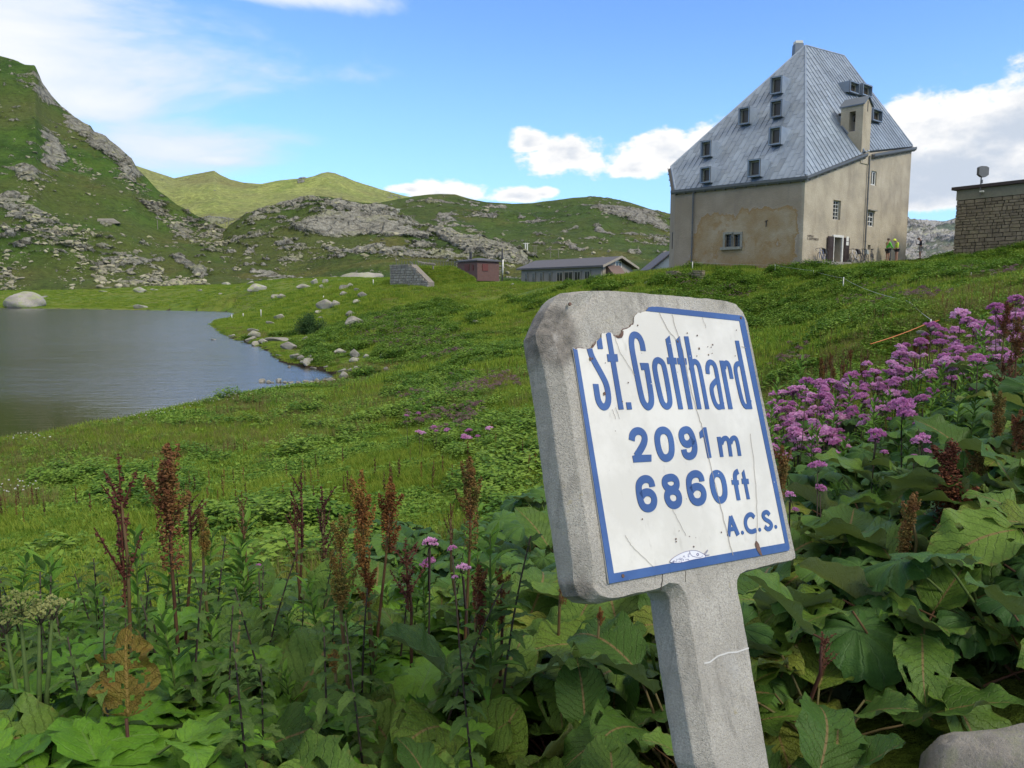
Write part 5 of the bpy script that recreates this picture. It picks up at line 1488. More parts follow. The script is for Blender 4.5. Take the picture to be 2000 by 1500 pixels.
B = [ # px, py(foot), w, h, material, label
 (40, 601, 66, 27, 'lichen_rock', 'large rounded boulder at the far shore on the left edge of the lake', 2),
 (272, 605, 30, 13, 'lichen_rock', 'low lichened boulder at the far water line, right of the big round one', 3),
 (270, 574, 26, 12, 'lichen_rock', 'pale lichened boulder at the foot of the scree', 2),
 (498, 572, 42, 18, 'lichen_rock', 'broad yellow lichened boulder with a small one on top, middle of the far meadow', 4),
 (488, 557, 14, 7, 'lichen_rock', 'small boulder resting behind the broad yellow lichened one', 0),
 (585, 536, 32, 20, 'granite', 'grey boulder at the left end of the rocks below the rocky hill', 2),
 (640, 530, 22, 14, 'granite', 'small grey boulder beside the long flat outcrop', 0),
 (690, 538, 90, 24, 'granite', 'long flat whaleback outcrop below the rocky hill', 3),
 (530, 545, 50, 12, 'lichen_rock', 'flat pale boulder left of the grey boulders below the rocky hill', 3),
 (536, 583, 20, 8, 'granite', 'left stone of a low cluster on the far meadow', 1),
 (549, 584, 20, 9, 'granite', 'right stone of a low cluster on the far meadow', 4),
 (590, 567, 34, 12, 'lichen_rock', 'long boulder in front of the lichened rock group', 4), (613, 556, 14, 12, 'lichen_rock', 'upright boulder of the lichened rock group', 0), (635, 556, 14, 9, 'lichen_rock', 'boulder at the right end of the lichened rock group', 1), (628, 564, 12, 8, 'lichen_rock', 'small stone in front of the lichened rock group', 2),
 (672, 568, 26, 11, 'granite', 'flat stone left of the pale square block', 1), (684, 564, 12, 9, 'granite', 'pale square block on the slope', 2), (670, 580, 16, 9, 'granite', 'tilted slab above the pale tilted cube', 4), (698, 570, 16, 8, 'granite', 'pointed slab right of the pale square block', 3),
 (707, 583, 21, 12, 'granite', 'pale tilted cube shaped boulder on the meadow slope', 2), (696, 597, 20, 9, 'granite', 'wedge shaped slab below the pale cube', 4),
 (634, 606, 44, 22, 'granite', 'big split grey boulder on the meadow', 2), (655, 602, 22, 14, 'granite', 'right half of the big split boulder', 4),
 (543, 625, 22, 12, 'granite', 'grey boulder left of the willow bush', 0), (528, 634, 24, 9, 'granite', 'pale low stone left of the willow bush', 3), (493, 648, 26, 9, 'granite', 'flat grey stone above the shore group', 3), (495, 660, 28, 14, 'granite', 'pale split stone above the shore group', 4),
 (488, 668, 24, 11, 'granite', 'grey shore stone under the pale split stone', 0), (500, 676, 26, 10, 'granite', 'dark shore stone at the tip of the slab', 1), (538, 667, 52, 13, 'granite', 'long pale slab running down to the water', 3), (512, 672, 20, 10, 'granite', 'stone at the lower end of the long slab', 2),
 (684, 621, 20, 13, 'granite', 'upright dark faced boulder above the sloping one', 2), (688, 641, 42, 22, 'granite', 'sloping grey boulder at the upper edge of the flower patch', 4), (629, 625, 18, 7, 'granite', 'small pale stone right of the willow bush', 3), (622, 614, 20, 6, 'granite', 'low stone behind the willow bush', 1),
 (561, 684, 34, 16, 'granite', 'pyramid shaped grey boulder near the shore', 2), (595, 665, 13, 8, 'granite', 'small stone below the willow bush', 0), (617, 669, 17, 5, 'granite', 'thin white stone below the willow bush', 3), (630, 679, 12, 6, 'granite', 'little stone below the thin white one', 1),
 (663, 694, 27, 11, 'granite', 'pale angular boulder left of the pair on the near meadow', 4), (692, 700, 20, 18, 'granite', 'tallest pale boulder of the near meadow group', 2), (690, 708, 18, 7, 'granite', 'flat stone leaning under the tallest pale boulder', 0), (716, 702, 15, 8, 'granite', 'pale stone right of the tallest one', 4), (650, 707, 11, 5, 'granite', 'small white stone left of the tallest one', 3), (745, 701, 8, 9, 'granite', 'small pointed stone in the dark leaves', 2),
 (545, 698, 16, 5, 'granite', 'thin dark stone lying at the shore', 3), (575, 703, 26, 13, 'granite', 'round stone at the top of the shore heap', 0), (588, 708, 20, 12, 'granite', 'second stone of the shore heap', 2), (603, 706, 14, 11, 'granite', 'small round stone behind the shore heap', 0), (601, 715, 28, 14, 'granite', 'large front stone of the shore heap', 1), (596, 717, 26, 9, 'granite', 'brown flat stone half in the water below the heap', 3), (614, 722, 20, 6, 'granite', 'flat stone at the water right of the heap', 3), (636, 720, 11, 5, 'granite', 'small stone at the end of the shore heap', 0),
 (668, 731, 18, 11, 'granite', 'left stone of the row above the inlet', 0), (682, 729, 13, 10, 'granite', 'right stone of the row above the inlet', 0), (672, 742, 24, 15, 'granite', 'biggest stone at the inlet tip', 4), (678, 741, 16, 6, 'granite', 'low stone beside the biggest one at the inlet tip', 3), (706, 738, 32, 11, 'granite', 'long low pale boulder right of the inlet', 3), (697, 722, 18, 7, 'granite', 'dark low stone above the long pale boulder', 1), (754, 726, 12, 9, 'granite', 'tilted slab alone in the grass right of the inlet', 2),
 (643, 775, 9, 7, 'granite', 'small grey stone in the short grass below the inlet', 0), (922, 713, 16, 10, 'granite', 'triangular stone on the grassy path', 2), (928, 634, 16, 8, 'granite', 'pointed pale stone in the upper meadow left of the sign', 4), (906, 680, 9, 5, 'granite', 'pale pebble on the upper meadow', 1),
 (1001, 549, 22, 9, 'granite', 'pale rock of the outcrop on the low rise', 1), (1018, 550, 20, 9, 'granite', 'right rock of the outcrop on the low rise', 3), (1000, 558, 10, 5, 'granite', 'loose stone below the outcrop on the low rise', 0), (1062, 547, 22, 10, 'granite', 'smooth pale rock at the foot of the long building', 3),
 (1262, 556, 9, 6, 'granite', 'pale stone left of the dry stone wall', 0), (1852, 526, 9, 5, 'granite', 'white stone beside the gravel path', 1), (455, 623, 10, 4, 'granite', 'dark flat stone at the bay mouth', 3), (416, 669 - 4, 12, 3, 'granite', 'thin stone at the end of the grassy spit', 3), (452, 660, 14, 7, 'granite', 'brown stone at the shore below the spit', 0),
 (430, 577, 10, 4, 'lichen_rock', 'small pale stone on the far meadow right of the lake corner', 1), (390, 570, 9, 4, 'lichen_rock', 'tiny pale stone on the far meadow', 0), (200, 571, 22, 5, 'lichen_rock', 'flat pale slab on the far meadow behind the lake', 3), (85, 583, 16, 5, 'lichen_rock', 'low pale stone beside the large rounded boulder', 1), (300, 568, 16, 6, 'lichen_rock', 'flat stone at the foot of the scree right of the pale boulder', 3),
 (440, 545, 22, 9, 'lichen_rock', 'pale boulder at the foot of the grey gravel runs', 2),
]
for px, py, w_, h_, mk, lb, si in B:
    boulder(px, py, w_, h_, mk, lb, None, si)
# row of stones crossing the inlet
for i, (px, w_, h_) in enumerate([(511, 16, 7), (524, 12, 6), (532, 5, 3), (543, 15, 8), (556, 12, 4), (566, 12, 4), (570, 8, 3), (581, 7, 4), (584, 6, 3), (594, 9, 5), (599, 11, 6), (608, 12, 5), (619, 11, 9), (621, 9, 4), (630, 9, 5), (634, 12, 6), (645, 22, 9), (655, 14, 7)]):
    boulder(px, 748 + (i % 3) - (i > 14) * 2, w_, h_, 'granite', 'small wet grey stone in the row crossing the lake inlet', 'stones in a row across the inlet', None, .35)
boulder(564, 718, 7, 4, 'granite', 'lone dark stone standing in the water off the shore heap', None, 0)
# grey slab behind the standing man
boulder(1815, 522, 120, 26, 'granite', 'broad smooth grey rock behind the standing man in the dark jacket', None, 3, .3, Y=66)
boulder(1830, 647, 26, 16, 'granite', 'smooth grey stone behind the white fence post', None, 0, .3, Y=16.5)
boulder(1806, 652, 26, 10, 'granite', 'flat grey stone left of the white fence post', None, 3, .3, Y=16.2)

# the granite block at the lower right corner
me = rock_mesh(911, 5, .8)
co = np.zeros(len(me.vertices) * 3, dtype=np.float32); me.vertices.foreach_get('co', co); co = co.reshape(-1, 3)
co *= (1 + .05 * fbm(co[:, 0] * 3.2, co[:, 1] * 3.2 + co[:, 2] * 2.6, 6, 2, .62) + .012 * fbm(co[:, 0] * 30, co[:, 1] * 30 + co[:, 2] * 26, 3, 4))[:, None]; me.vertices.foreach_set('co', co.ravel())
me.materials.append(M['granite_near']); me.polygons.foreach_set('use_smooth', np.ones(len(me.polygons), dtype=bool))
o = bpy.data.objects.new('boulder', me); q = P(1985, 1500, 1.75); o.location = (P(2030, 1400, 1.95)[0], 1.98, Zof(1930, 1400, 1.9) - .38); o.scale = (.36, .34, .56); o.rotation_euler = (.1, -.15, .5); link(o)
tag(o, 'big rough grey granite block in the lower right corner', 'boulder')

# ------------------------------------------------------------------ outbuildings
def bpt(px, Y): return np.array([(px - 1000) / FPX * Y * (1.0), Y, 0])
M['red_board'] = plain('red_brown_boards', (0.115, 0.062, 0.052), .8, 0, .12, 3)
M['red_board2'] = plain('dark_red_shutter', (0.115, 0.030, 0.024), .7)
M['slate'] = plain('dark_slate', (0.085, 0.082, 0.09), .7, 0, .12, 2)
M['grey_wall'] = plain('grey_render', (0.235, 0.225, 0.205), .9, 0, .08, 1)
M['pale_wall'] = plain('pale_render', (0.30, 0.27, 0.225), .9, 0, .08, 1)
M['blue_roof'] = plain('pale_blue_boards', (0.30, 0.37, 0.45), .6, 0, .08, 1)
# red shed
Y0 = 120.0; zb = Zof(935, 541, Y0) - .6; zt = Zof(935, 511, Y0)
a0 = bpt(895, 124); b0 = bpt(933, 119); c0 = bpt(975, 122); d0 = a0 + c0 - b0
sh = thing('red_shed', (b0[0], b0[1], zb), 'small red brown wooden hut with a hipped dark metal roof', 'hut'); og = np.array(sh.location)
def quadw(m_, a, b, z0, z1, th=.15):
    n = nrm(np.cross(ez, b - a)); m_.hexa([a + ez * z0, b + ez * z0, b + n * th + ez * z0, a + n * th + ez * z0, a + ez * z1, b + ez * z1, b + n * th + ez * z1, a + n * th + ez * z1])
def house(root, og, pts, z0, z1, mat):
    m_ = MB(og); pts = [np.array([p[0], p[1], z0]) for p in pts]; m_.prism(pts, ez * (z1 - z0)); return m_.build('wall', mat, root)
house(sh, og, [a0, b0, c0, d0], zb, zt, M['red_board'])
cn = (a0 + c0) / 2; zr = Zof(935, 503, 121)
m_ = MB(og)
ev = [q + (q - cn) * .12 for q in (a0, b0, c0, d0)]
rl = (a0 + b0) / 2 * .0
r0 = cn + (b0 - c0) * .18; r1 = cn - (b0 - c0) * .18
r0 = cn + (b0 - a0) * .0 ; 
m_.add([e + ez * (zt + .05) for e in ev] + [e + ez * (zt + .25) for e in ev] + [cn + (b0 - a0) * .12 + ez * zr, cn - (b0 - a0) * .12 + ez * zr],
       [(3, 2, 1, 0), (0, 1, 5, 4), (1, 2, 6, 5), (2, 3, 7, 6), (3, 0, 4, 7), (4, 5, 8, 9), (5, 6, 8), (6, 7, 9, 8), (7, 4, 9)])
m_.build('roof', M['slate'], sh)
m_ = MB(og); cq = a0 * .6 + c0 * .25 + b0 * .15; m_.tube([cq + ez * zt, cq + ez * (zr + .9)], .22, 8); m_.build('chimney', M['dark'], sh)
def winbox(root, og, a, b, t0, t1, z0, z1, mat, nm='window', fr=None):
    n = nrm(np.cross(ez, b - a)); n = n if n[1] < 0 else -n
    p = a + (b - a) * t0; q = a + (b - a) * t1; c = (p + q) / 2 + ez * (z0 + z1) / 2
    m_ = MB(og); m_.box(c + n * .03, nrm(b - a), n, ez, np.linalg.norm(q - p) / 2, .06, (z1 - z0) / 2); w_ = m_.build(nm, mat, root)
    if fr:
        m_ = MB(og); hx = np.linalg.norm(q - p) / 2; hz = (z1 - z0) / 2; t = .08; A_ = nrm(b - a)
        for s_ in (-1, 1):
            m_.box(c + n * .07 + A_ * s_ * hx, A_, n, ez, t, .05, hz + t); m_.box(c + n * .07 + ez * s_ * hz, A_, n, ez, hx - t, .048, t)
        m_.box(c + n * .07, A_, n, ez, t * .5, .045, hz - t)
        m_.build('frame', fr, w_)
    return w_
hW = zt - zb
winbox(sh, og, b0, c0, .22, .48, zb + hW * .52, zb + hW * .88, M['red_board2'], 'shutter'); winbox(sh, og, a0, b0, .38, .60, zb + hW * .55, zb + hW * .88, M['red_board2'], 'shutter'); winbox(sh, og, a0, b0, .74, .82, zb + hW * .55, zb + hW * .85, M['red_board2'], 'shutter')

# long grey building
YA = 112.0
a1 = bpt(1018, 108); b1 = bpt(1172, 96); c1 = bpt(1233, 103); d1 = a1 + c1 - b1
zb = Zof(1100, 556, 100) - 1.5; zeL = Zof(1018, 526, 108)
zt = zeL; lb_ = thing('long_building', (b1[0], b1[1], zb), 'long low grey building with a dark slate gabled roof', 'building'); og = np.array(lb_.location)
zridge = Zof(1198, 504, 99.5)
m_ = MB(og); A_, B_, C_, D_ = [np.array([p[0], p[1], 0]) for p in (a1, b1, c1, d1)]
m_.add([A_ + ez * zb, B_ + ez * zb, C_ + ez * zb, D_ + ez * zb, A_ + ez * zt, B_ + ez * zt, C_ + ez * zt, D_ + ez * zt, (B_ + C_) / 2 + ez * (zridge - .2), (A_ + D_) / 2 + ez * (zridge - .2)],
       [(3, 2, 1, 0), (0, 1, 5, 4), (2, 3, 7, 6), (1, 2, 6, 8, 5), (3, 0, 4, 9, 7), (4, 5, 8, 9), (6, 7, 9, 8)])
wl = m_.build('wall', M['grey_wall'], lb_)
al = nrm(B_ - A_); ac = nrm(C_ - B_); m_ = MB(og); rdg0 = (A_ + D_) / 2 - al * .6; rdg1 = (B_ + C_) / 2 + al * .7
for s_, e0_, e1_ in ((0, A_, B_), (1, D_, C_)):
    o_ = -ac * .6 if s_ == 0 else ac * .6
    ea = e0_ - al * .6 + o_ + ez * (zt - .12); eb = e1_ + al * .7 + o_ + ez * (zt - .12); ra = rdg0 + ez * zridge; rb_ = rdg1 + ez * zridge
    m_.hexa([ea, eb, rb_, ra, ea + ez * .22, eb + ez * .22, rb_ + ez * .22, ra + ez * .22])
m_.build('roof', M['slate'], lb_)
m_ = MB(og)
for s_, e1_ in ((0, B_), (1, C_)):
    o_ = -ac * .62 if s_ == 0 else ac * .62
    eb = e1_ + al * .74 + o_ + ez * (zt - .2); rb_ = rdg1 + al * .04 + ez * (zridge - .02)
    m_.hexa([eb, rb_, rb_ + al * .06, eb + al * .06, eb + ez * .3, rb_ + ez * .3, rb_ + al * .06 + ez * .3, eb + al * .06 + ez * .3])
m_.build('bargeboard', M['pale_wall'], lb_)
m_ = MB(og); gx = (B_ + C_) / 2; m_.prism([B_ + ac * .3 + al * .03 + ez * (zt - 1.6), C_ - ac * .3 + al * .03 + ez * (zt - 1.6), C_ - ac * .3 + al * .03 + ez * (zt - .1), gx + al * .03 + ez * (zridge - .35), B_ + ac * .3 + al * .03 + ez * (zt - .1)], al * .05); m_.build('gable_cladding', M['pale_wall'], lb_)
m_ = MB(og); po = B_ + ac * 1.2 + al * .1
m_.hexa([po + ez * (zt - 1.0), po + ac * 3.6 + ez * (zt - 1.0), po + ac * 3.6 + al * 1.6 + ez * (zt - 1.5), po + al * 1.6 + ez * (zt - 1.5), po + ez * (zt + .2), po + ac * 3.6 + ez * (zt + .2), po + ac * 3.6 + al * 1.6 + ez * (zt - 1.3), po + al * 1.6 + ez * (zt - 1.3)])
m_.build('porch_roof', plain('rusty_sheet', (.16, .11, .09), .8), lb_)
for t0, t1, big in ((.055, .09, 0), (.16, .195, 0), (.265, .30, 0), (.375, .41, 0), (.48, .555, 1), (.575, .68, 1), (.70, .77, 0), (.82, .88, 0)):
    winbox(lb_, og, A_, B_, t0, t1, zt - 2.1, zt - .55, M['glass'], 'window', M['stone_trim'] if not big else M['pale_wall'])
gn = winbox(lb_, og, B_, C_, .42, .60, zt + .0, zt + .75, M['glass'], 'window', M['whitepaint']); 
# blue gabled end behind the hospice
q = bpt(1285, 78); zb = 4.0; z1_ = Zof(1270, 524, 78); z2_ = Zof(1306, 497, 78)
bh = thing('blue_shed', (q[0], 78, zb), 'pale blue boarded shed gable half hidden behind the left corner of the hospice', 'shed'); og = np.array(bh.location)
m_ = MB(og); x0_ = bpt(1272, 78)[0]; x1_ = bpt(1330, 78)[0]; xm = (bpt(1312, 78)[0])
m_.prism([np.array([x0_, 78, zb]), np.array([x1_ + 1, 78, zb]), np.array([x1_ + 1, 78, z1_]), np.array([xm, 78, z2_ + .25]), np.array([x0_, 78, z1_ - .05])], np.array([0, 6, 0])); m_.build('wall', M['blue_roof'], bh)
m_ = MB(og); e_ = np.array([x0_ - .35, 77.6, z1_ - .25]); r_ = np.array([xm, 77.6, z2_ + .35]); f_ = np.array([x1_ + 1.3, 77.6, z1_ - .25]); D6 = np.array([0, 6.8, 0])
for a_, b_ in ((e_, r_), (r_, f_)): m_.hexa([a_, b_, b_ + D6, a_ + D6, a_ + ez * .14, b_ + ez * .14, b_ + D6 + ez * .14, a_ + D6 + ez * .14])
m_.build('roof', M['slate'], bh)

# ------------------------------------------------------------------ stone blocks: coursed walls
def stone_wall(root, og, a, b, z0f, z1f, mat, course, lmin, lmax, th=.35, seed=1, cap_n=300, name='stone', base_mat=None, leanb=0.0, gap=.012, ncourse=None):
    """lays courses of stones on the vertical face a-b; z0f/z1f give foot and top height along the wall (0..1)"""
    rg = random.Random(seed); L = np.linalg.norm(b - a); d = (b - a) / L; n = nrm(np.cross(ez, d)); n = n if n[1] < 0 else -n
    zmin = min(z0f(t) for t in np.linspace(0, 1, 21)); zmax = max(z1f(t) for t in np.linspace(0, 1, 21))
    st = []; z = zmin; 
    while z < zmax:
        ch = course * rg.uniform(.7, 1.3); x = rg.uniform(-lmax, 0)
        while x < L:
            l = rg.uniform(lmin, lmax); x0 = max(0, x); x1 = min(L, x + l); x += l
            if x1 - x0 < .04: continue
            tm = (x0 + x1) / 2 / L
            if z + ch * .5 < z0f(tm) or z + ch * .6 > z1f(tm): continue
            st.append((x0 + gap, x1 - gap, z + gap, min(z + ch, z1f(tm)) - gap))
        z += ch
    rg.shuffle(st)
    rest = MB(og)
    for i, (x0, x1, za, zb_) in enumerate(st):
        p = rg.uniform(0, .035); m_ = MB(og) if i < cap_n else rest
        j = lambda k: rg.uniform(-k, k)
        lo = a + d * x0 ; f4 = []
        hh = zb_ - za
        pts = [(x0 + j(.02), za + j(.01)), (x1 + j(.02), za + j(.01)), (x1 + j(.02), zb_ + j(.01)), (x0 + j(.02), zb_ + j(.01))]
        bk = [a + d * q[0] + ez * q[1] - n * th * .3 for q in pts]
        fr_ = [a + d * (q[0] * .94 + (x0 + x1) / 2 * .06) + ez * (q[1] * .92 + (za + zb_) / 2 * .08) + n * (.03 + p) for q in pts]
        m_.add(bk + fr_, [(4, 5, 6, 7), (0, 1, 5, 4), (1, 2, 6, 5), (2, 3, 7, 6), (3, 0, 4, 7), (3, 2, 1, 0)])
        if i < cap_n: m_.build(name, mat, root)
    if rest.v: tag(rest.build(name + 's', mat, root), kind='stuff')
    return len(st)
# fortress-like stone building at the right edge
e0 = P(1862, 490, 58); e1 = P(2160, 480, 50)
a2 = np.array([e0[0], e0[1], 0]); b2 = np.array([e1[0], e1[1], 0]); ZT0 = Zof(1869, 372, 58); ZT1 = ZT0 + .25
fw = thing('stone_building', (a2[0], a2[1], 6.5), 'tall rough stone building with a thin dark roof edge at the right border', 'building'); og = np.array(fw.location)
dR = nrm(b2 - a2); nR = nrm(np.cross(ez, dR)); nR = nR if nR[1] > 0 else -nR
m_ = MB(og); back = nR * 9
m_.prism([np.array([*(a2 + nR * .12)[:2], 5.5]), np.array([*(b2 + nR * .12)[:2], 5.5]), np.array([*(b2 + back)[:2], 5.5]), np.array([*(a2 + back)[:2], 5.5])], ez * (ZT0 - 5.5)); 
core = m_.build('wall', plain('dark_mortar', (.13, .12, .10), .95), fw)
nst = stone_wall(core, og, a2, b2, lambda t: 6.6 + 1.5 * t, lambda t: ZT0 - .75, M['wall_stone'], .24, .25, .75, seed=4)
m_ = MB(og); m_.box((a2 + b2) / 2 + ez * (ZT0 - .38) - nR * -.02, dR, nR, ez, np.linalg.norm(b2 - a2) / 2, .10, .36); m_.build('concrete_band', plain('grey_band', (.19, .185, .14), .9), fw)
m_ = MB(og); m_.hexa([a2 - dR * .25 - nR * .35 + ez * ZT0, b2 - nR * .35 + ez * ZT0, b2 + nR * 9.3 + ez * ZT0, a2 - dR * .25 + nR * 9.3 + ez * ZT0] + [q + ez * .22 for q in (a2 - dR * .25 - nR * .35 + ez * ZT0, b2 - nR * .35 + ez * ZT0, b2 + nR * 9.3 + ez * ZT0, a2 - dR * .25 + nR * 9.3 + ez * ZT0)])
m_.build('roof', M['doorbrown'], fw)
# antenna on that roof
q = rayplane(1915, 368, a2 - nR * .3, nR); an = thing('antenna', q, 'grey eight sided reflector dish on a thin pole above the stone building', 'antenna'); og = np.array(an.location)
m_ = MB(og); m_.tube([q - ez * .5, q + ez * .9], .045, 8); m_.tube([q + ez * .35 + dR * .05, q + ez * .6 + dR * .05], .08, 6); m_.build('pole', M['gutter'], an)
m_ = MB(og); c = q + ez * 1.15
ringo = [(-.42, -.22), (-.42, .28), (-.22, .38), (.22, .38), (.42, .28), (.42, -.22), (.15, -.38), (-.15, -.38)]
X_ = nrm(np.array([1.0, .25, 0])); Nn = nrm(np.cross(X_, ez))
m_.prism([c + X_ * a_ + ez * b_ for a_, b_ in ringo], Nn * .22); m_.build('dish', M['gutter'], an)
m_ = MB(og); m_.prism([c - Nn * .012 + X_ * a_ * .88 + ez * b_ * .86 for a_, b_ in ringo], Nn * -.012) ; m_.build('dish_face', plain('dish_grey', (.15, .15, .13), .7), an)
q2 = rayplane(1921, 375, a2 - nR * .2, nR); m_ = MB(np.array(fw.location)); m_.tube([q2, q2 - nR * .5, q2 - nR * .5 + dR * .25], .05, 6); m_.build('outdoor_lamp', M['whitepaint'], fw)

# bunker wall on the low rise
e0 = P(762, 552, 92); e1 = P(836, 552, 88); a3 = np.array([e0[0], e0[1], 0]); b3 = np.array([e1[0], e1[1], 0]); zb = e0[2] - .6; zt = Zof(770, 517, 92)
bw = thing('bunker_wall', (a3[0], a3[1], zb), 'square cut stone retaining wall at the end of the grassy bunker bank', 'wall'); og = np.array(bw.location)
f1 = lambda t: zt if t < .55 else zt - (t - .55) / .45 * (zt - zb - .6)
m_ = MB(og); d3 = nrm(b3 - a3); n3 = nrm(np.cross(ez, d3)); n3 = n3 if n3[1] > 0 else -n3; L3 = np.linalg.norm(b3 - a3)
m_.prism([a3 + n3 * .1 + ez * zb, b3 + n3 * .1 + ez * zb, b3 + n3 * .1 + ez * (zb + .6), a3 + d3 * L3 * .55 + n3 * .1 + ez * (zt - .05), a3 + n3 * .1 + ez * (zt - .05)], n3 * .9); cr = m_.build('wall_core', plain('mortar', (.20, .18, .15), .95), bw)
M['bunker_stone'] = m_rock('bunker_stone', .25, .95, 1.2)
stone_wall(cr, og, a3, b3, lambda t: zb, f1, M['bunker_stone'], .30, .35, .8, seed=9, gap=.02)
# grassy bank behind it
bk_ = MB((0, 0, 0)); p0_ = P(800, 520, 92.5); p1_ = P(885, 517, 100); 
bx = []
for px_, y_, rr, rw in ((766, 555, 92.5, 517), (800, 556, 91, 517), (850, 557, 90, 517), (885, 556, 92, 518), (905, 552, 95, 530), (925, 552, 99, 541)):
    t_ = P(px_, rw + 2, rr + 3.5); f_ = P(px_, y_ + 6, rr + .2); bx.append((f_, t_, t_ + np.array([0, 7, 0]), np.array([t_[0], t_[1] + 13, f_[2]])))
for i in range(len(bx) - 1):
    a_, b_ = bx[i], bx[i + 1]
    for k in range(3):
        bk_.add([a_[k], b_[k], b_[k + 1], a_[k + 1]], [(0, 1, 2, 3)])
bk_.add(list(bx[0]), [(0, 1, 2, 3)]); bk_.add(list(bx[-1]), [(0, 1, 2, 3)])
bank = bk_.build('grass_bank', M['ground'], None); tag(bank, kind='structure')
bank.data.polygons.foreach_set('use_smooth', np.ones(len(bank.data.polygons), dtype=bool))
BANKQ = [(bx[i], bx[i + 1]) for i in range(len(bx) - 1)]
for nm_ in ('mud', 'gravel'): bank.data.attributes.new(nm_, 'FLOAT', 'POINT')
# concrete rim + railing on it
rl_ = thing('railing', P(774, 517, 92.8), 'row of thin metal railing posts along the top of the bunker bank', 'railing'); og = np.array(rl_.location)
for i in range(22):
    px_ = 774 + i * 5.4; h_ = 15 if i < 2 else 9
    q = P(px_, 518, 96.2 if i > 2 else 93); m_ = MB(og); m_.tube([q - ez * .4, q + ez * (h_ * 93 / FPX)], .03, 5); m_.build('post', M['gutter'], rl_)
m_ = MB(og); m_.tube([P(774, 504, 93), P(800, 505, 94.5), P(888, 512, 96.2)], .02, 5); m_.tube([P(802, 511, 93), P(835, 551, 88.5)], .05, 6); m_.build('rail', M['gutter'], rl_)
pk = thing('plank_pile', P(830, 517, 91), 'weathered planks lying on the bunker bank beside the railing', 'planks'); og = np.array(pk.location)
for x0_, y0_, x1_, y1_ in ((815, 512, 829, 516), (824, 515, 848, 517), (832, 516, 850, 518.5)):
    a_ = P(x0_, y0_, 91.6); b_ = P(x1_, y1_, 91.2); m_ = MB(og); m_.hexa([a_, b_, b_ + np.array([0, .4, .05]), a_ + np.array([0, .4, .05]), a_ + ez * .14, b_ + ez * .14, b_ + np.array([0, .4, .2]), a_ + np.array([0, .4, .2])]); m_.build('plank', M['wood'], pk)
m_ = MB(og); m_.tube([P(846, 519, 91.3), P(846, 526, 91.3)], .08, 5); m_.build('prop', M['wood'], pk)

# dry stone wall in the mound below the hospice
e0 = on_ground_px(1300, 548); e1 = on_ground_px(1372, 548); a4 = np.array([e0[0], e0[1], 0]); b4 = np.array([e1[0], e1[1], 0])
zb = min(e0[2], e1[2]) - .1; dw = thing('dry_stone_wall', (a4[0], a4[1], zb), 'low collapsed dark dry stone wall in the slope below the hospice', 'wall')
stone_wall(dw, np.array(dw.location), a4, b4, lambda t: zb, lambda t: zb + .62 + .12 * math.sin(t * 9), M['wall_stone'], .12, .18, .55, seed=19, th=1.2, gap=.006)

# wooden walkway boards right
pb = thing('plank', P(1850, 632, 17), 'pale grey wooden board lying in the grass behind the purple flowers', 'plank')
og = np.array(pb.location); m_ = MB(og); a_ = P(1842, 628, 17.2); b_ = P(1915, 637, 16.0); c_ = b_ + np.array([.1, 1.0, .05]); d_ = a_ + np.array([.1, 1.0, .05])
m_.hexa([a_, b_, c_, d_, a_ + ez * .05, b_ + ez * .05, c_ + ez * .05, d_ + ez * .05]); m_.build('board', M['wood'], pb)
m_ = MB(og); m_.box((a_ + c_) / 2 - ez * .14, nrm(b_ - a_), (0, 1, 0), ez, .6, .05, .13); m_.build('support', M['wood'], pb)

# ------------------------------------------------------------------ fence stakes, rope, poles and power lines
STK = [(1818, 655, 625, 'tallest white stake, standing by the grey stones behind the flowers'), (1775, 604, 588, 'white stake in the slope above the orange rope'), (1646, 572, 547, 'white stake in the slope below the bicycles'), (1588, 542, 530, 'white stake below the sign lettering of the hospice'),
       (1513, 538, 522, 'white stake in front of the ochre patch'), (1352, 530, 513, 'white stake in front of the left downpipe'), (1262, 527, 511, 'white stake left of the blue shed'), (729, 556, 546, 'white stake on the far meadow left of the bunker wall'), (632, 586, 580, 'small stake behind the split boulder'),
       (510, 622, 607, 'right of three stakes by the bay'), (475, 621, 612, 'middle of three stakes by the bay'), (453, 624, 615, 'left of three stakes by the bay'), (1780, 505, 497, 'short white stake right of the hospice corner'), (982, 536, 508, 'thick white pole between the red hut and the long building'), (1896, 545, 533, 'white stake near the gravel path')]
ST = []
for px, pf, pt, lb in STK:
    q = on_ground_px(px, pf) if px != 982 else P(px, pf, 105); h = (pf - pt) / FPX * q[1]; m_ = MB(q); rr = max(.012, q[1] * .00055) if px != 982 else .12
    lean = np.array([-.06 * h if px in (1818,) else .015 * h, 0, 0]); m_.tube([q - ez * .1, q + ez * h + lean], rr, 6)
    o = m_.build('fence_stake', M['post'], None, True); tag(o, lb, 'stake', 'white electric fence stakes'); ST.append((q, h))
M['rope'] = plain('orange_rope', (0.55, 0.17, 0.05), .6); M['wire'] = plain('pale_wire', (0.35, .38, .36), .5)
def rope(name, pts, r, mat, lb, cat):
    m_ = MB(pts[0]); out_ = []
    for a_, b_ in zip(pts[:-1], pts[1:]):
        for k in range(6): t = k / 6; out_.append(a_ + (b_ - a_) * t - ez * (.05 * np.linalg.norm(b_ - a_) * t * (1 - t) * .5))
    out_.append(pts[-1]); m_.tube(out_, r, 5); o = m_.build(name, mat, None, True); tag(o, lb, cat)
rope('rope', [P(1700, 672, 13), P(1808, 633, 15.4), P(1818, 630, 16), P(1890, 600, 22), P(1935, 594, 24)], .008, M['rope'], 'orange rope stretched up the slope past the tallest white stake', 'rope')
tp = [q + ez * h * .93 for q, h in ST]
rope('fence_wire', [tp[0], tp[1], tp[2]], .006, M['wire'], 'thin wire between the stakes in the slope', 'wire')
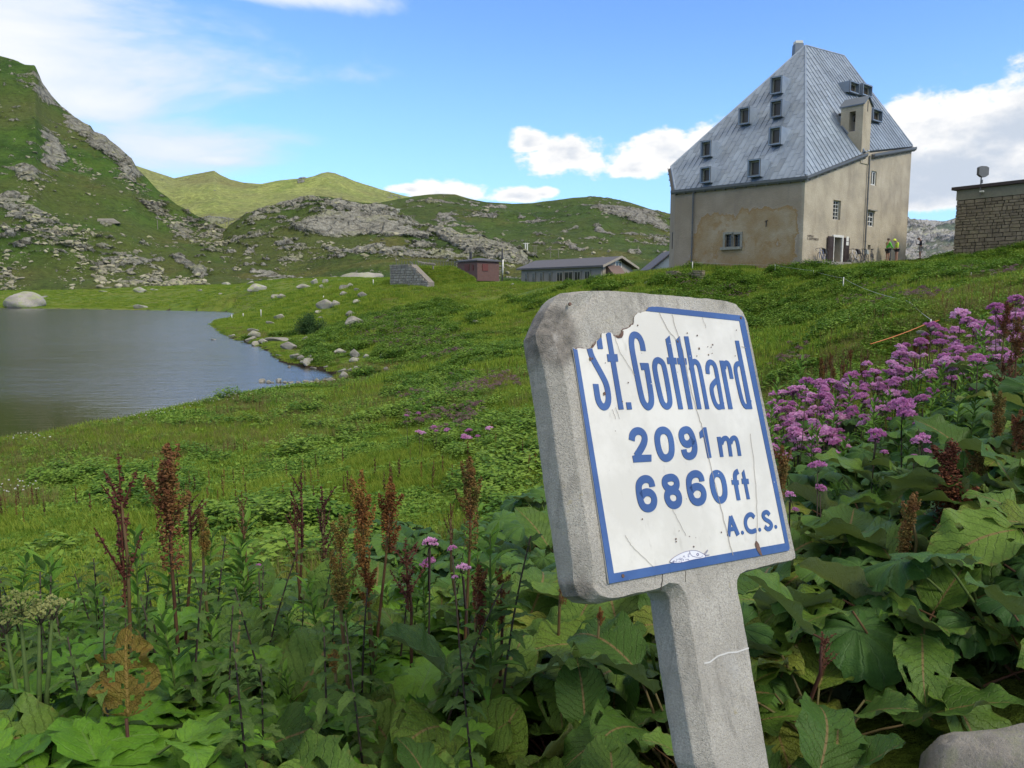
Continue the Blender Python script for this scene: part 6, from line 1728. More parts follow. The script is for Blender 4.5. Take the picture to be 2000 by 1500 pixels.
rope('fence_wire', [tp[2], tp[3], tp[4], tp[5], tp[6]], .006, M['wire'], 'thin wire along the foot of the hospice', 'wire')
def pylon(px, foot, topy, Y, wd, lb, legs=2, arms=1, mat='wood', r=.2):
    q = P(px, foot, Y); h = (foot - topy) / FPX * Y; root = thing('power_pole', q, lb, 'pole', 'wooden power line poles'); m_ = MB(q)
    w_ = wd / FPX * Y
    for i in range(legs):
        dx = (i - (legs - 1) / 2) * w_ / max(1, legs - 1) if legs > 1 else 0
        m_ = MB(q); m_.tube([q + np.array([dx, 0, -1]), q + np.array([dx * .9, 0, h])], r, 6); m_.build('mast', M[mat], root)
    if legs > 1 or arms > 1:
        m_ = MB(q); m_.box(q + ez * (h - .3), (1, 0, 0), (0, 1, 0), ez, w_ * .95 + .6, .12, .14); m_.build('crossarm', M[mat], root)
pylon(1028, 496, 475, 420, 4, 'tall double pole right of the bare rock ridge', r=.32, mat='post'); pylon(1045, 500, 479, 430, 4, 'thin double pole behind the long building roof', r=.16)
pylon(960, 478, 470, 470, 5, 'small double pole on the bare rock ridge'); pylon(1083, 500, 487, 420, 16, 'wide double pole above the roof of the long building', r=.14)
pylon(778, 418, 408, 560, 3, 'double pole on the shoulder of the rocky hill', mat='post'); pylon(806, 430, 421, 550, 5, 'smaller double pole below the shoulder of the rocky hill')
pylon(440, 440, 425, 565, 3, 'left pole in the saddle between the mountains', 1); pylon(447, 440, 425, 565, 3, 'right pole in the saddle between the mountains', 1)
pylon(981, 540, 487, 112, 3, 'single dark pole right of the red hut', 1, mat='dark', r=.12); pylon(308, 445, 430, 480, 3, 'lone pole on the road across the mountainside', 1, r=.18)

# road gallery on the mountainside
q = P(212, 438, 470); rg_ = thing('road_wall', q, 'pale retaining wall of the old road across the mountainside', 'wall'); m_ = MB(q)
m_.hexa([P(190, 437, 470), P(236, 436, 470), P(236, 436, 480), P(190, 437, 480), P(190, 428, 470), P(222, 428, 470), P(222, 427, 480), P(190, 427, 480)]); m_.build('wall', M['pale_wall'], rg_)
# summit cross-like marker
# ------------------------------------------------------------------ people
def skin_fig(name, joints, edges, mat, parent, og, root=0, lv=1):
    me = bpy.data.meshes.new(name); me.from_pydata([tuple(np.asarray(j[0]) ) for j in joints], edges, []); me.update()
    o = bpy.data.objects.new(name, me); link(o, parent)
    sk = o.modifiers.new('skin', 'SKIN'); sk.use_smooth_shade = True
    for i, j in enumerate(joints): me.skin_vertices[0].data[i].radius = (j[1], j[1] * (j[2] if len(j) > 2 else 1)); me.skin_vertices[0].data[i].use_root = (i == root)
    ss = o.modifiers.new('sub', 'SUBSURF'); ss.levels = lv; ss.render_levels = lv
    dg = bpy.context.evaluated_depsgraph_get(); dg.update()
    m2 = bpy.data.meshes.new_from_object(o.evaluated_get(dg)); o.modifiers.clear(); o.data = m2; m2.name = name; m2.materials.clear(); m2.materials.append(mat)
    return o
def person(foot, H, face, pose, cols, label):
    """face = azimuth the figure looks along; local frame: +y forward, +x right hand"""
    root = thing('person', foot, label, 'person', None, 0); root.rotation_euler = (0, 0, face)
    k = H / 1.75
    J = {'pel': (0, 0, .93), 'spi': (0, .02, 1.12), 'che': (0, .02, 1.33), 'neck': (0, .03, 1.49), 'head': (0, .05, 1.60), 'crown': (0, .04, 1.69)}
    sh = .185; hp = .10
    for s, n in ((-1, 'l'), (1, 'r')):
        J['sh' + n] = (s * sh, .02, 1.42); J['hip' + n] = (s * hp, 0, .90)
        J['kn' + n] = (s * .11, .03 + pose.get('kn' + n, 0), .50); J['an' + n] = (s * .11, pose.get('an' + n, 0), .09); J['toe' + n] = (s * .13, .16 + pose.get('an' + n, 0), .035)
        J['el' + n] = pose.get('el' + n, (s * .26, .0, 1.13)); J['ha' + n] = pose.get('ha' + n, (s * .27, .10, .90)); J['fi' + n] = tuple(np.array(J['ha' + n]) + (np.array(J['ha' + n]) - np.array(J['el' + n])) * .28)
    if pose.get('bow'):
        for n in ('head', 'crown'): x, y, z = J[n]; J[n] = (x, y + pose['bow'] * (z - 1.45) * 2.2, z - .02)
    J = {a: np.array(b) * k for a, b in J.items()}
    R = {'pel': .135, 'spi': .13, 'che': .15, 'neck': .055, 'head': .095, 'crown': .075, 'sh': .062, 'hip': .09, 'kn': .058, 'an': .042, 'toe': .034, 'el': .042, 'ha': .032, 'fi': .026}
    def chain(ns, E, extra=0.0):
        idx = {n: i for i, n in enumerate(ns)}
        js = [(J[n], (R[n if n in R else n[:-1]] + extra) * k, .8 if n in ('pel', 'spi', 'che') else 1) for n in ns]
        return js, [(idx[a], idx[b]) for a, b in E]
    ns = ['pel', 'spi', 'che', 'neck', 'head', 'crown'] + [a + s for s in 'lr' for a in ('sh', 'el', 'ha', 'fi', 'hip', 'kn', 'an', 'toe')]
    E = [('pel', 'spi'), ('spi', 'che'), ('che', 'neck'), ('neck', 'head'), ('head', 'crown')]
    for s in 'lr': E += [('che', 'sh' + s), ('sh' + s, 'el' + s), ('el' + s, 'ha' + s), ('ha' + s, 'fi' + s), ('pel', 'hip' + s), ('hip' + s, 'kn' + s), ('kn' + s, 'an' + s), ('an' + s, 'toe' + s)]
    js, ed = chain(ns, E); skin_fig('body', js, ed, M['skin'], root, None)
    tn = ['che', 'spi', 'pel'] + [a + s for s in 'lr' for a in ('sh', 'el', 'ha')]
    J2 = dict(J)
    for s in 'lr': J['ha' + s] = J['el' + s] + (J['ha' + s] - J['el' + s]) * cols.get('sleeve', .9)
    js, ed = chain(tn, [('che', 'spi'), ('spi', 'pel')] + [q for s in 'lr' for q in (('che', 'sh' + s), ('sh' + s, 'el' + s), ('el' + s, 'ha' + s))], .014)
    skin_fig('jacket', js, ed, cols['top'], root, None)
    J.update(J2)
    for s in 'lr': J['kn' + s] = J['hip' + s] + (J['kn' + s] - J['hip' + s]) * cols.get('leg', .85)
    js, ed = chain(['pel', 'hipl', 'hipr', 'knl', 'knr'], [('pel', 'hipl'), ('pel', 'hipr'), ('hipl', 'knl'), ('hipr', 'knr')], .006)
    skin_fig('shorts', js, ed, cols['bot'], root, None)
    J.update(J2)
    # head wear / hair
    m_ = MB(); c = J['crown'] - np.array([0, .01, .045]) * k
    vs = []; fs = []; nr = 5; ns_ = 12
    for i in range(nr + 1):
        ph = i / nr * math.pi * .56
        for a in range(ns_):
            th = 2 * math.pi * a / ns_; r = cols.get('hr', .108) * k
            vs.append(c + np.array([math.sin(ph) * math.cos(th) * r * .88, math.sin(ph) * math.sin(th) * r * 1.08, math.cos(ph) * r]))
    for i in range(nr):
        for a in range(ns_): fs.append((i * ns_ + a, i * ns_ + (a + 1) % ns_, (i + 1) * ns_ + (a + 1) % ns_, (i + 1) * ns_ + a))
    m_.add(vs, fs); m_.build(cols.get('hat', 'hair'), cols['hair'], root, True)
    m_ = MB(); hc = J['head'] + np.array([0, .095, 0]) * k
    m_.tube([hc, hc + np.array([0, .028, -.02]) * k], .014 * k, 5); m_.build('nose', M['skin'], root)
    m_ = MB()
    for s in 'lr': m_.tube([J['an' + s] + np.array([0, -.05, -.05]) * k, J['toe' + s]], .047 * k, 8)
    m_.build('shoes', M['dark'], root)
    return root
C_ = lambda n, c, r=.7: plain(n, c, r, 0, .08)
GJ = C_('green_jacket', (.10, .50, .04)); YJ = C_('yellow_green_jersey', (.45, .62, .05)); BK = C_('black_cloth', (.018, .018, .022)); NV = C_('navy_cloth', (.02, .022, .04)); GY = C_('grey_shorts', (.36, .34, .33)); HR = C_('brown_hair', (.045, .03, .022)); HY = C_('yellow_helmet', (.60, .75, .05), .3); SKH = C_('short_hair', (.12, .07, .05))
def gpt(px, py, Y):
    q = P(px, py, Y); return q
Y1 = 62.5
def platz(px, Y): x = (px - 1000) / FPX * Y; return float(ground([x], [Y])[0])
yp = 60.0
def footp(px, Y): x = (px - 1000) / FPX * Y; return np.array([x, Y, Zof(px, 512, Y)])
f1 = footp(1724, 58.5); f2 = footp(1742, 58.5)
person(f1, 1.78, math.radians(-78), {'ell': (-.24, .12, 1.15), 'hal': (-.10, .34, 1.02), 'elr': (.25, .12, 1.13), 'har': (.16, .36, .98)}, {'top': GJ, 'bot': BK, 'hair': HR, 'sleeve': .95, 'leg': .80}, 'person in a bright green jacket and black shorts beside the bicycles')
person(f2, 1.74, math.radians(84), {'ell': (-.26, .06, 1.14), 'hal': (-.20, .22, 1.0), 'elr': (.27, .0, 1.14), 'har': (.24, .14, .98), 'bow': .35}, {'top': YJ, 'bot': BK, 'hair': HY, 'hat': 'helmet', 'sleeve': .5, 'leg': .62, 'hr': .13}, 'person in a yellow green jersey and helmet looking down at a bicycle')
f3 = np.array([P(1797, 507, 62.5)[0], 62.5, Zof(1797, 506, 62.5)])
pr = person(f3, 1.74, math.radians(70), {'ell': (-.27, .02, 1.16), 'hal': (-.14, .26, 1.16), 'elr': (.27, .02, 1.16), 'har': (.12, .28, 1.18), 'bow': .3, 'knr': .02}, {'top': NV, 'bot': GY, 'hair': SKH, 'sleeve': .95, 'leg': .9}, 'person in a dark jacket and pale shorts standing on the grey rock')
# ------------------------------------------------------------------ bicycles
def bicycle(c, yaw, frame, label, pack=None, group='bicycles leaning at the hospice wall', steer=0.0, lean=.10):
    root = thing('bicycle', c, label, 'bicycle', group); root.rotation_euler = (lean, 0, yaw)
    for nm, x in (('wheel', -.50), ('wheel', .50)):
        vs = []; fs = []; n = 26; r = .335
        for i in range(n):
            a = 2 * math.pi * i / n
            for (dr, dy) in ((-.022, -.012), (.014, -.012), (.014, .012), (-.022, .012)):
                vs.append((x + (r + dr) * math.cos(a), dy, .345 + (r + dr) * math.sin(a)))
        for i in range(n):
            j = (i + 1) % n
            for k in range(4): fs.append((i * 4 + k, j * 4 + k, j * 4 + (k + 1) % 4, i * 4 + (k + 1) % 4))
        me = raw_mesh('wheel', vs, fs, [M['dark']]); w_ = bpy.data.objects.new('wheel', me); link(w_, root)
        m_ = MB()
        for i in range(8):
            a = math.pi * i / 8; m_.tube([np.array([x - .32 * math.cos(a), 0, .345 - .32 * math.sin(a)]), np.array([x + .32 * math.cos(a), 0, .345 + .32 * math.sin(a)])], .004, 3)
        m_.build('spokes', M['gutter'], w_)
    A = np.array
    bb = A([-.02, 0, .28]); st = A([-.17, 0, .80]); hd = A([.36, 0, .86]); hb = A([.38, 0, .74]); rw = A([-.50, 0, .345]); fw = A([.50, 0, .345])
    m_ = MB()
    for a, b in ((bb, st), (bb, hb), (st * .93 + hd * .07, hd), (bb, rw), (st * .9 + bb * .1, rw), (hd + A([-.02, 0, .06]), fw)): m_.tube([a, b], .022, 6)
    m_.build('frame', frame, root)
    m_ = MB(); m_.tube([st, st + A([-.03, 0, .14])], .014, 6); m_.box(st + A([-.03, 0, .16]), (1, 0, 0), (0, 1, 0), ez, .13, .055, .022); m_.build('saddle', M['dark'], root)
    m_ = MB(); t = hd + A([-.02, 0, .08])
    m_.tube([t, t + A([.09, 0, .02])], .016, 6)
    for s in (-1, 1):
        b = t + A([.09, 0, .02]); m_.tube([b, b + A([0, s * .20, 0]), b + A([.08, s * .21, -.01]), b + A([.10, s * .21, -.09]), b + A([.02, s * .21, -.13])], .014, 5)
    m_.build('handlebar', M['dark'], root)
    m_ = MB(); m_.tube([bb + A([0, -.02, 0]), bb + A([0, .02, 0])], .085, 12); m_.tube([bb + A([0, .05, 0]), bb + A([.12, .05, -.12])], .012, 5); m_.build('crank', M['gutter'], root)
    if pack is not None:
        m_ = MB(); m_.hexa([A([-.62, -.12, .62]), A([-.26, -.12, .62]), A([-.26, .12, .62]), A([-.62, .12, .62]), A([-.56, -.10, .88]), A([-.28, -.10, .94]), A([-.28, .10, .94]), A([-.56, .10, .88])]); m_.build('saddlebag', pack, root)
    return root
WB = C_('white_frame', (.62, .60, .58), .3); BB_ = C_('blue_frame', (.12, .15, .26), .4); DB = C_('dark_frame', (.05, .05, .06), .4); PK = C_('black_bag', (.02, .02, .022)); GW = C_('grey_bag', (.30, .33, .32))
def bike_at(px, off, frame, lb, pack, flip=0, yaw=0.0, Y=None):
    q = onR(px, 512, off); q = q.copy(); q[2] = Zof(px, 513 if Y is None else 512, q[1])
    return bicycle(q, math.atan2(ex[1], ex[0]) + math.pi * flip + yaw, frame, lb, pack)
bike_at(1607, .7, BB_, 'blue grey bicycle with a dark bag leaning left of the open door', PK, 1, .12)
bike_at(1671, .55, WB, 'white bicycle with a black and grey bag right of the door', PK, 1, -.05)
bike_at(1689, .75, DB, 'dark bicycle with a grey bag behind the white one', GW, 1, .1)
bike_at(1704, .6, DB, 'dark bicycle half hidden by weeds under the small wall niche', None, 1, .3)
bk5 = bicycle(np.array([P(1734, 512, 58.5)[0], 58.2, f1[2]]), math.radians(62), DB, 'dark bicycle held between the two people in green', None, lean=.03)
# ------------------------------------------------------------------ plants: leaf shapes
def grid_faces(nu, nv, wrap=False):
    f = []
    for i in range(nu - (0 if wrap else 1)):
        for j in range(nv - 1):
            a = i * nv + j; b = ((i + 1) % nu) * nv + j; f.append((a, b, b + 1, a + 1))
    return np.array(f, dtype=np.int32)
def leaf_blade(name, mat, seed, wide=.36, ns=9, nt=15, ruffle=.05, droop=.35, fold=.25, quilt=.008, teeth=0, tdepth=.12, tip=.8, base=.5, nveins=9, twist=.0, holes=0, lobes=None):
    """unit-length blade from the origin along +y, upper side +z; uv = (across -1..1, along 0..1)"""
    rg = np.random.default_rng(seed)
    s = np.linspace(-1, 1, ns); t = np.linspace(0, 1, nt)
    Sg, T = np.meshgrid(s, t, indexing='ij')
    w = np.sin(np.pi * np.clip(T, 0, 1) ** base) ** tip * wide
    w = np.maximum(w, .004)
    if lobes is not None: w = w * lobes(T)
    if teeth: w = w * (1 - tdepth * ((T * teeth) % 1.0) * (np.abs(Sg) > .9))
    w = w * (1 + .06 * rg.normal() + .10 * fbm(T * 7, np.sign(Sg) * 3 + seed, 3, seed) * (np.abs(Sg) > .5))
    x = Sg * w; y = T.copy()
    ph = rg.uniform(0, 6, 4)
    z = fold * np.abs(Sg) * w * 1.0
    z += ruffle * (Sg ** 2) * np.sin(T * 17 + ph[0] + Sg * 1.0) * np.sin(np.pi * T) + ruffle * .5 * Sg ** 2 * np.sin(T * 31 + ph[1]) * np.sign(Sg)
    z += quilt * np.cos(2 * np.pi * (T - .30 * np.abs(Sg)) * nveins) * (1 - np.abs(Sg) ** 3) * (np.abs(Sg) > .06)
    x = x + .05 * np.sin(T * 3 + ph[2]) * T
    # bend the mid rib over
    a = -droop * (T ** 1.6) * 1.6 + .25
    yy = np.zeros_like(T); zz = np.zeros_like(T)
    dt = t[1] - t[0]
    yy[:, 1:] = np.cumsum(np.cos(a[:, 1:]) * dt, 1); zz[:, 1:] = np.cumsum(np.sin(a[:, 1:]) * dt, 1)
    Z = zz + z * np.cos(a); Y = yy - z * np.sin(a)
    tw = twist * T; X = x * np.cos(tw) - Z * 0; Z = Z + x * np.sin(tw)
    V = np.stack([X, Y, Z], -1).reshape(-1, 3); F = grid_faces(ns, nt)
    if holes:
        c = V[F].mean(1); keep = np.ones(len(F), bool); uvc = np.stack([Sg.ravel(), T.ravel()], 1)[F].mean(1)
        hn = fbm(uvc[:, 0] * 4 + seed * 3.3, uvc[:, 1] * 11, 3, seed + 5)
        keep = ~((hn > (.42 if holes == 1 else .10)) & (np.abs(uvc[:, 0]) > .12)); F = F[keep]
    me = raw_mesh(name, V, F, [mat], True, uv=np.stack([Sg.ravel(), T.ravel()], 1))
    return me
def round_leaf(name, mat, seed, teeth=26, rings=5, na=53, notch=.55, droop=.25, ripple=.04):
    rg = np.random.default_rng(seed)
    th = np.linspace(-math.pi + .16, math.pi - .16, na); rr = np.linspace(0.0, 1, rings + 1)
    A_, R_ = np.meshgrid(th, rr, indexing='ij')
    edge = 1 - .0 + .06 * np.cos(A_ * 3) + .12 * np.cos(A_) - notch * .30 * np.exp(-((np.abs(A_) - math.pi) / .45) ** 2)
    tt = ((A_ / (2 * math.pi) * teeth) % 1.0); edge = edge * (1 - .11 * tt * (R_ > .9)) * (1 + .05 * fbm(A_ * 2 + seed, R_ * 0 + seed, 2, seed))
    r = R_ * edge * .5
    x = np.sin(A_) * r; y = np.cos(A_) * r + .0
    z = -droop * (R_ ** 2) * .5 * (1 + .5 * np.cos(A_ * 2 + rg.uniform(0, 6))) + ripple * R_ ** 1.5 * np.cos(A_ * 9 + rg.uniform(0, 6)) + .5 * ripple * R_ ** 2 * np.sin(A_ * 14 + rg.uniform(0, 6)) + .10 * R_ * (1 - R_)
    V = np.stack([x, y, z], -1).reshape(-1, 3); F = grid_faces(na, rings + 1)
    return raw_mesh(name, V, F, [mat], True, uv=np.stack([A_.ravel() / (2 * math.pi) + .5, R_.ravel()], 1))
def merge_meshes(name, parts, mats):
    """parts: list of (mesh, Matrix, material index)"""
    bm = bmesh.new(); uvl = bm.loops.layers.uv.new('UVMap')
    for me, mx, mi in parts:
        t = bmesh.new(); t.from_mesh(me); t.transform(mx); tmp = bpy.data.meshes.new('t'); t.to_mesh(tmp); t.free()
        n0 = len(bm.faces); bm.from_mesh(tmp); bm.faces.ensure_lookup_table()
        for f in bm.faces[n0:]: f.material_index = mi; f.smooth = True
        bpy.data.meshes.remove(tmp)
    me = bpy.data.meshes.new(name); bm.to_mesh(me); bm.free()
    for m in mats: me.materials.append(m)
    return me

DG = (0.016, 0.050, 0.012)
ML = {}
ML['dock'] = leaf_mat('dock_leaf', (0.042, 0.096, 0.014), (0.11, 0.19, 0.028), (0.14, 0.21, 0.06), (0.13, 0.165, 0.085), red=(0.20, 0.13, 0.06), nv=10, quilt=.6, trans=.18, spots=.30)
ML['dockyel'] = leaf_mat('yellowing_dock_leaf', (0.10, 0.17, 0.020), (0.17, 0.21, 0.035), (0.19, 0.2, 0.07), (0.19, 0.21, 0.11), red=(0.25, 0.17, 0.07), nv=10, quilt=1.0, trans=.25, spots=.6)
ML['dockred'] = leaf_mat('withered_dock_leaf', (0.16, 0.035, 0.018), (0.17, 0.14, 0.025), (0.22, 0.17, 0.05), (0.22, 0.13, 0.06), red=(0.30, 0.20, 0.06), nv=10, quilt=1.0, trans=.3, spots=.9)
ML['round'] = leaf_mat('round_leaf', (0.028, 0.080, 0.016), (0.070, 0.150, 0.026), (0.08, 0.15, 0.05), (0.16, 0.20, 0.13), kind='radial', nv=13, quilt=.6, trans=.16, spots=.10, rough=.55)
ML['bright'] = leaf_mat('bright_lobed_leaf', (0.080, 0.20, 0.016), (0.15, 0.30, 0.030), (0.14, 0.25, 0.06), (0.11, 0.19, 0.06), nv=7, quilt=.22, trans=.3, spots=.12, rough=.5)
ML['shoot'] = leaf_mat('narrow_leaf', (0.070, 0.18, 0.018), (0.14, 0.27, 0.030), (0.14, 0.24, 0.06), (0.09, 0.16, 0.05), nv=6, quilt=.3, trans=.3, spots=.04)
ML['nettle'] = leaf_mat('nettle_leaf', (0.070, 0.145, 0.028), (0.145, 0.24, 0.055), (0.13, 0.19, 0.08), (0.09, 0.14, 0.06), nv=8, quilt=.9, trans=.22, spots=.10, rough=.65)
M['stem_green'] = tint_mat('green_stem', [(0.05, 0.09, 0.02), (0.09, 0.13, 0.03)])
M['stem_red'] = tint_mat('red_stem', [(0.055, 0.022, 0.014), (0.10, 0.06, 0.025), (0.10, 0.10, 0.035)], scale=5)
M['stem_dark'] = tint_mat('dark_stem', [(0.035, 0.022, 0.020), (0.055, 0.045, 0.03)])
M['seed_red'] = tint_mat('red_seeds', [(0.095, 0.030, 0.018), (0.165, 0.060, 0.028), (0.20, 0.115, 0.035), (0.145, 0.125, 0.03)], scale=9, trans=.2)
M['seed_rust'] = tint_mat('rust_seeds', [(0.15, 0.055, 0.018), (0.23, 0.105, 0.028), (0.24, 0.15, 0.035), (0.16, 0.15, 0.03)], scale=9, trans=.2)
M['seed_dark'] = tint_mat('dark_seeds', [(0.055, 0.018, 0.014), (0.10, 0.032, 0.022), (0.13, 0.06, 0.028)], scale=9, trans=.15)
M['purple'] = tint_mat('purple_florets', [(0.50, 0.19, 0.43), (0.68, 0.35, 0.60), (0.82, 0.57, 0.76)], scale=22, trans=.25)
M['pinkold'] = tint_mat('faded_florets', [(0.20, 0.085, 0.13), (0.30, 0.16, 0.21), (0.32, 0.24, 0.21)], scale=14, trans=.2)
M['creamfl'] = tint_mat('cream_florets', [(0.16, 0.20, 0.05), (0.32, 0.34, 0.13)], scale=20, trans=.2)
M['whitefl'] = tint_mat('white_tufts', [(0.62, 0.62, 0.58), (0.75, 0.75, 0.72)], scale=20)
M['grass'] = tint_mat('grass_blade', [(0.088, 0.18, 0.012), (0.165, 0.255, 0.021), (0.24, 0.305, 0.035)], scale=2.5, trans=.35, spread=1.6)
M['grassdry'] = tint_mat('dry_grass', [(0.14, 0.16, 0.035), (0.22, 0.20, 0.07), (0.17, 0.12, 0.05)], scale=2.5, trans=.35, spread=1.6)
M['cover'] = tint_mat('cover_leaf', [(0.060, 0.145, 0.016), (0.11, 0.215, 0.025), (0.18, 0.29, 0.040)], scale=5, trans=.25, spread=1.6)
M['willow'] = tint_mat('willow_leaf', [(0.038, 0.09, 0.024), (0.07, 0.13, 0.035)], scale=6, trans=.25)

LV = {}
LV['dock'] = [leaf_blade('leaf', ML['dock'], 10 + i, wide=(.36, .33, .40, .30, .38, .35)[i], ns=11, nt=19, ruffle=(.05, .07, .04, .06, .08, .05)[i], droop=(.35, .55, .2, .75, .45, .9)[i], fold=(.25, .1, .35, .2, .0, .3)[i], quilt=.007, tip=.62, base=.72, holes=(0, 1, 0, 1, 0, 1)[i], twist=(.0, .3, -.3, .2, -.5, .1)[i]) for i in range(6)]
LV['dockyel'] = [me.copy() for me in LV['dock'][:4]]
LV['dockred'] = [leaf_blade('leaf', ML['dockred'], 77, wide=.36, ns=23, nt=37, ruffle=.10, droop=.3, fold=.1, tip=.62, base=.72, holes=2)]
for me in LV['dockyel']: me.materials.clear(); me.materials.append(ML['dockyel'])
LV['round'] = [round_leaf('leaf', ML['round'], 30 + i, droop=(.2, .35, .1, .28)[i], ripple=(.035, .05, .03, .06)[i]) for i in range(4)]
LV['shoot'] = [leaf_blade('leaf', ML['shoot'], 50 + i, wide=.13, ns=3, nt=6, ruffle=.0, droop=(.35, .6, .15)[i], fold=.5, quilt=0, tip=.8, base=.7) for i in range(3)]
LV['nettle'] = [leaf_blade('leaf', ML['nettle'], 60 + i, wide=.22, ns=5, nt=15, ruffle=.03, droop=(.6, .9, .4)[i], fold=.3, quilt=.006, teeth=11, tdepth=.30, tip=.8, base=.6) for i in range(3)]
def lobe_leaf(seed):
    fn = lambda T: 1 - .42 * np.exp(-((T - .46) / .055) ** 2) - .30 * np.exp(-((T - .66) / .04) ** 2) - .22 * np.exp(-((T - .82) / .03) ** 2)
    l0 = leaf_blade('l', ML['bright'], seed, wide=.34, ns=7, nt=27, ruffle=.03, droop=.35, fold=.2, quilt=.004, teeth=13, tdepth=.18, tip=.75, base=.62, nveins=7, lobes=fn)
    l1 = leaf_blade('l', ML['bright'], seed + 1, wide=.32, ns=7, nt=23, ruffle=.03, droop=.45, fold=.2, quilt=.004, teeth=11, tdepth=.18, tip=.75, base=.62, nveins=7, lobes=fn)
    parts = [(l0, Matrix.Translation((0, .12, 0)), 0)]
    for s in (-1, 1): parts.append((l1, Matrix.Translation((0, .08, 0)) @ Matrix.Rotation(s * 1.05, 4, 'Z') @ Matrix.Scale(.86, 4), 0))
    return merge_meshes('leaf', parts, [ML['bright']])
LV['bright'] = [lobe_leaf(200 + i * 5) for i in range(3)]

def place_leaf(parent, me, pos_, az_, pitch, roll, size, name='leaf', label=None):
    o = bpy.data.objects.new(name, me); COL.objects.link(o); o.parent = parent
    o.location = pos_
    o.rotation_euler = (Matrix.Rotation(az_, 3, 'Z') @ Matrix.Rotation(pitch, 3, 'X') @ Matrix.Rotation(roll, 3, 'Y')).to_euler()
    o.scale = (size,) * 3
    if label: o['label'] = label
    return o
def tube_mesh(name, curves, mat, n=5):
    m_ = MB()
    for pts, r in curves: m_.tube(pts, r, n)
    me = raw_mesh(name, m_.v, m_.f, [mat], True); return me
rv = random.Random(42)
def arc(p0, az_, l, pitch0, pitch1, n=5):
    """petiole: starts at p0, leaves at pitch0, ends at pitch1"""
    pts = [np.array(p0, float)]; 
    for i in range(n):
        ph = pitch0 + (pitch1 - pitch0) * i / (n - 1); pts.append(pts[-1] + l / n * np.array([-math.sin(az_) * math.cos(ph), math.cos(az_) * math.cos(ph), math.sin(ph)]))
    return pts, ph
# --- plant prototypes. each returns an Empty with parts; kept at the origin until first used
def proto_leafy(kind, name, n, pet, size, sp0, sp1, stem_mat, seed, tilt=(-.2, .9), extra=None):
    rg = random.Random(seed); root = bpy.data.objects.new(name, None); root.empty_display_size = .1; COL.objects.link(root)
    cur = []
    for i in range(n):
        a = i * 2.399 + rg.uniform(-.4, .4); f = (i + .5) / n
        p0 = np.array([rg.uniform(-.05, .05), rg.uniform(-.05, .05), 0])
        l = rg.uniform(*pet) * (1.15 - .4 * f); e0 = sp0 + (sp1 - sp0) * f + rg.uniform(-.12, .12)
        pts, ph = arc(p0, a, l, min(1.5, e0 + .25), e0 - .15)
        cur.append((pts, [.007 * (1 - .4 * k / 5) for k in range(6)]))
        ms = LV[kind]; me = ms[rg.randrange(len(ms))]
        if kind == 'dock' and rg.random() < .13: me = rg.choice(LV['dockyel'])
        pit = rg.uniform(*tilt) if kind != 'round' else rg.uniform(*tilt)
        place_leaf(root, me, tuple(pts[-1]), a, pit, rg.uniform(-.45, .45), rg.uniform(*size))
    o = bpy.data.objects.new('stems', tube_mesh('stems', cur, stem_mat)); COL.objects.link(o); o.parent = root
    return root
def proto_shoot(seed, h, n, kind='shoot', ls=(.09, .13), joined=False, name='leafy_shoot', pitch=(.1, .8), start=.12):
    rg = random.Random(seed); root = bpy.data.objects.new(name, None); COL.objects.link(root)
    bend = rg.uniform(-.12, .12), rg.uniform(-.12, .12)
    def at(t): return np.array([bend[0] * t * t * h, bend[1] * t * t * h, t * h])
    o = bpy.data.objects.new('stem', tube_mesh('stem', [([at(k / 6) for k in range(7)], [.006 - .0035 * k / 6 for k in range(7)])], M['stem_green' if kind == 'shoot' else 'stem_dark'])); COL.objects.link(o); o.parent = root
    parts = []
    for i in range(n):
        t = start + (1 - start) * (i / n) ** .8; a = (i * 2.399 if kind == 'shoot' else (i // 2) * math.pi / 2 + (i % 2) * math.pi) + rg.uniform(-.2, .2)
        taper = (1 - .5 * t ** 3) * (0.7 + .6 * min(1, t * 2)) 
        sz = rg.uniform(*ls) * taper; pit = pitch[0] + (pitch[1] - pitch[0]) * t ** 2 + rg.uniform(-.15, .15)
        me = rg.choice(LV[kind])
        if joined: parts.append((me, Matrix.Translation(Vector(at(t))) @ Matrix.Rotation(a, 4, 'Z') @ Matrix.Rotation(pit, 4, 'X') @ Matrix.Scale(sz, 4), 0))
        else: place_leaf(root, me, tuple(at(t)), a, pit, rg.uniform(-.3, .3), sz)
    if joined:
        me = merge_meshes('foliage', parts, [ML[kind]]); o = bpy.data.objects.new('foliage', me); COL.objects.link(o); o.parent = root; o['kind'] = 'stuff'
    return root
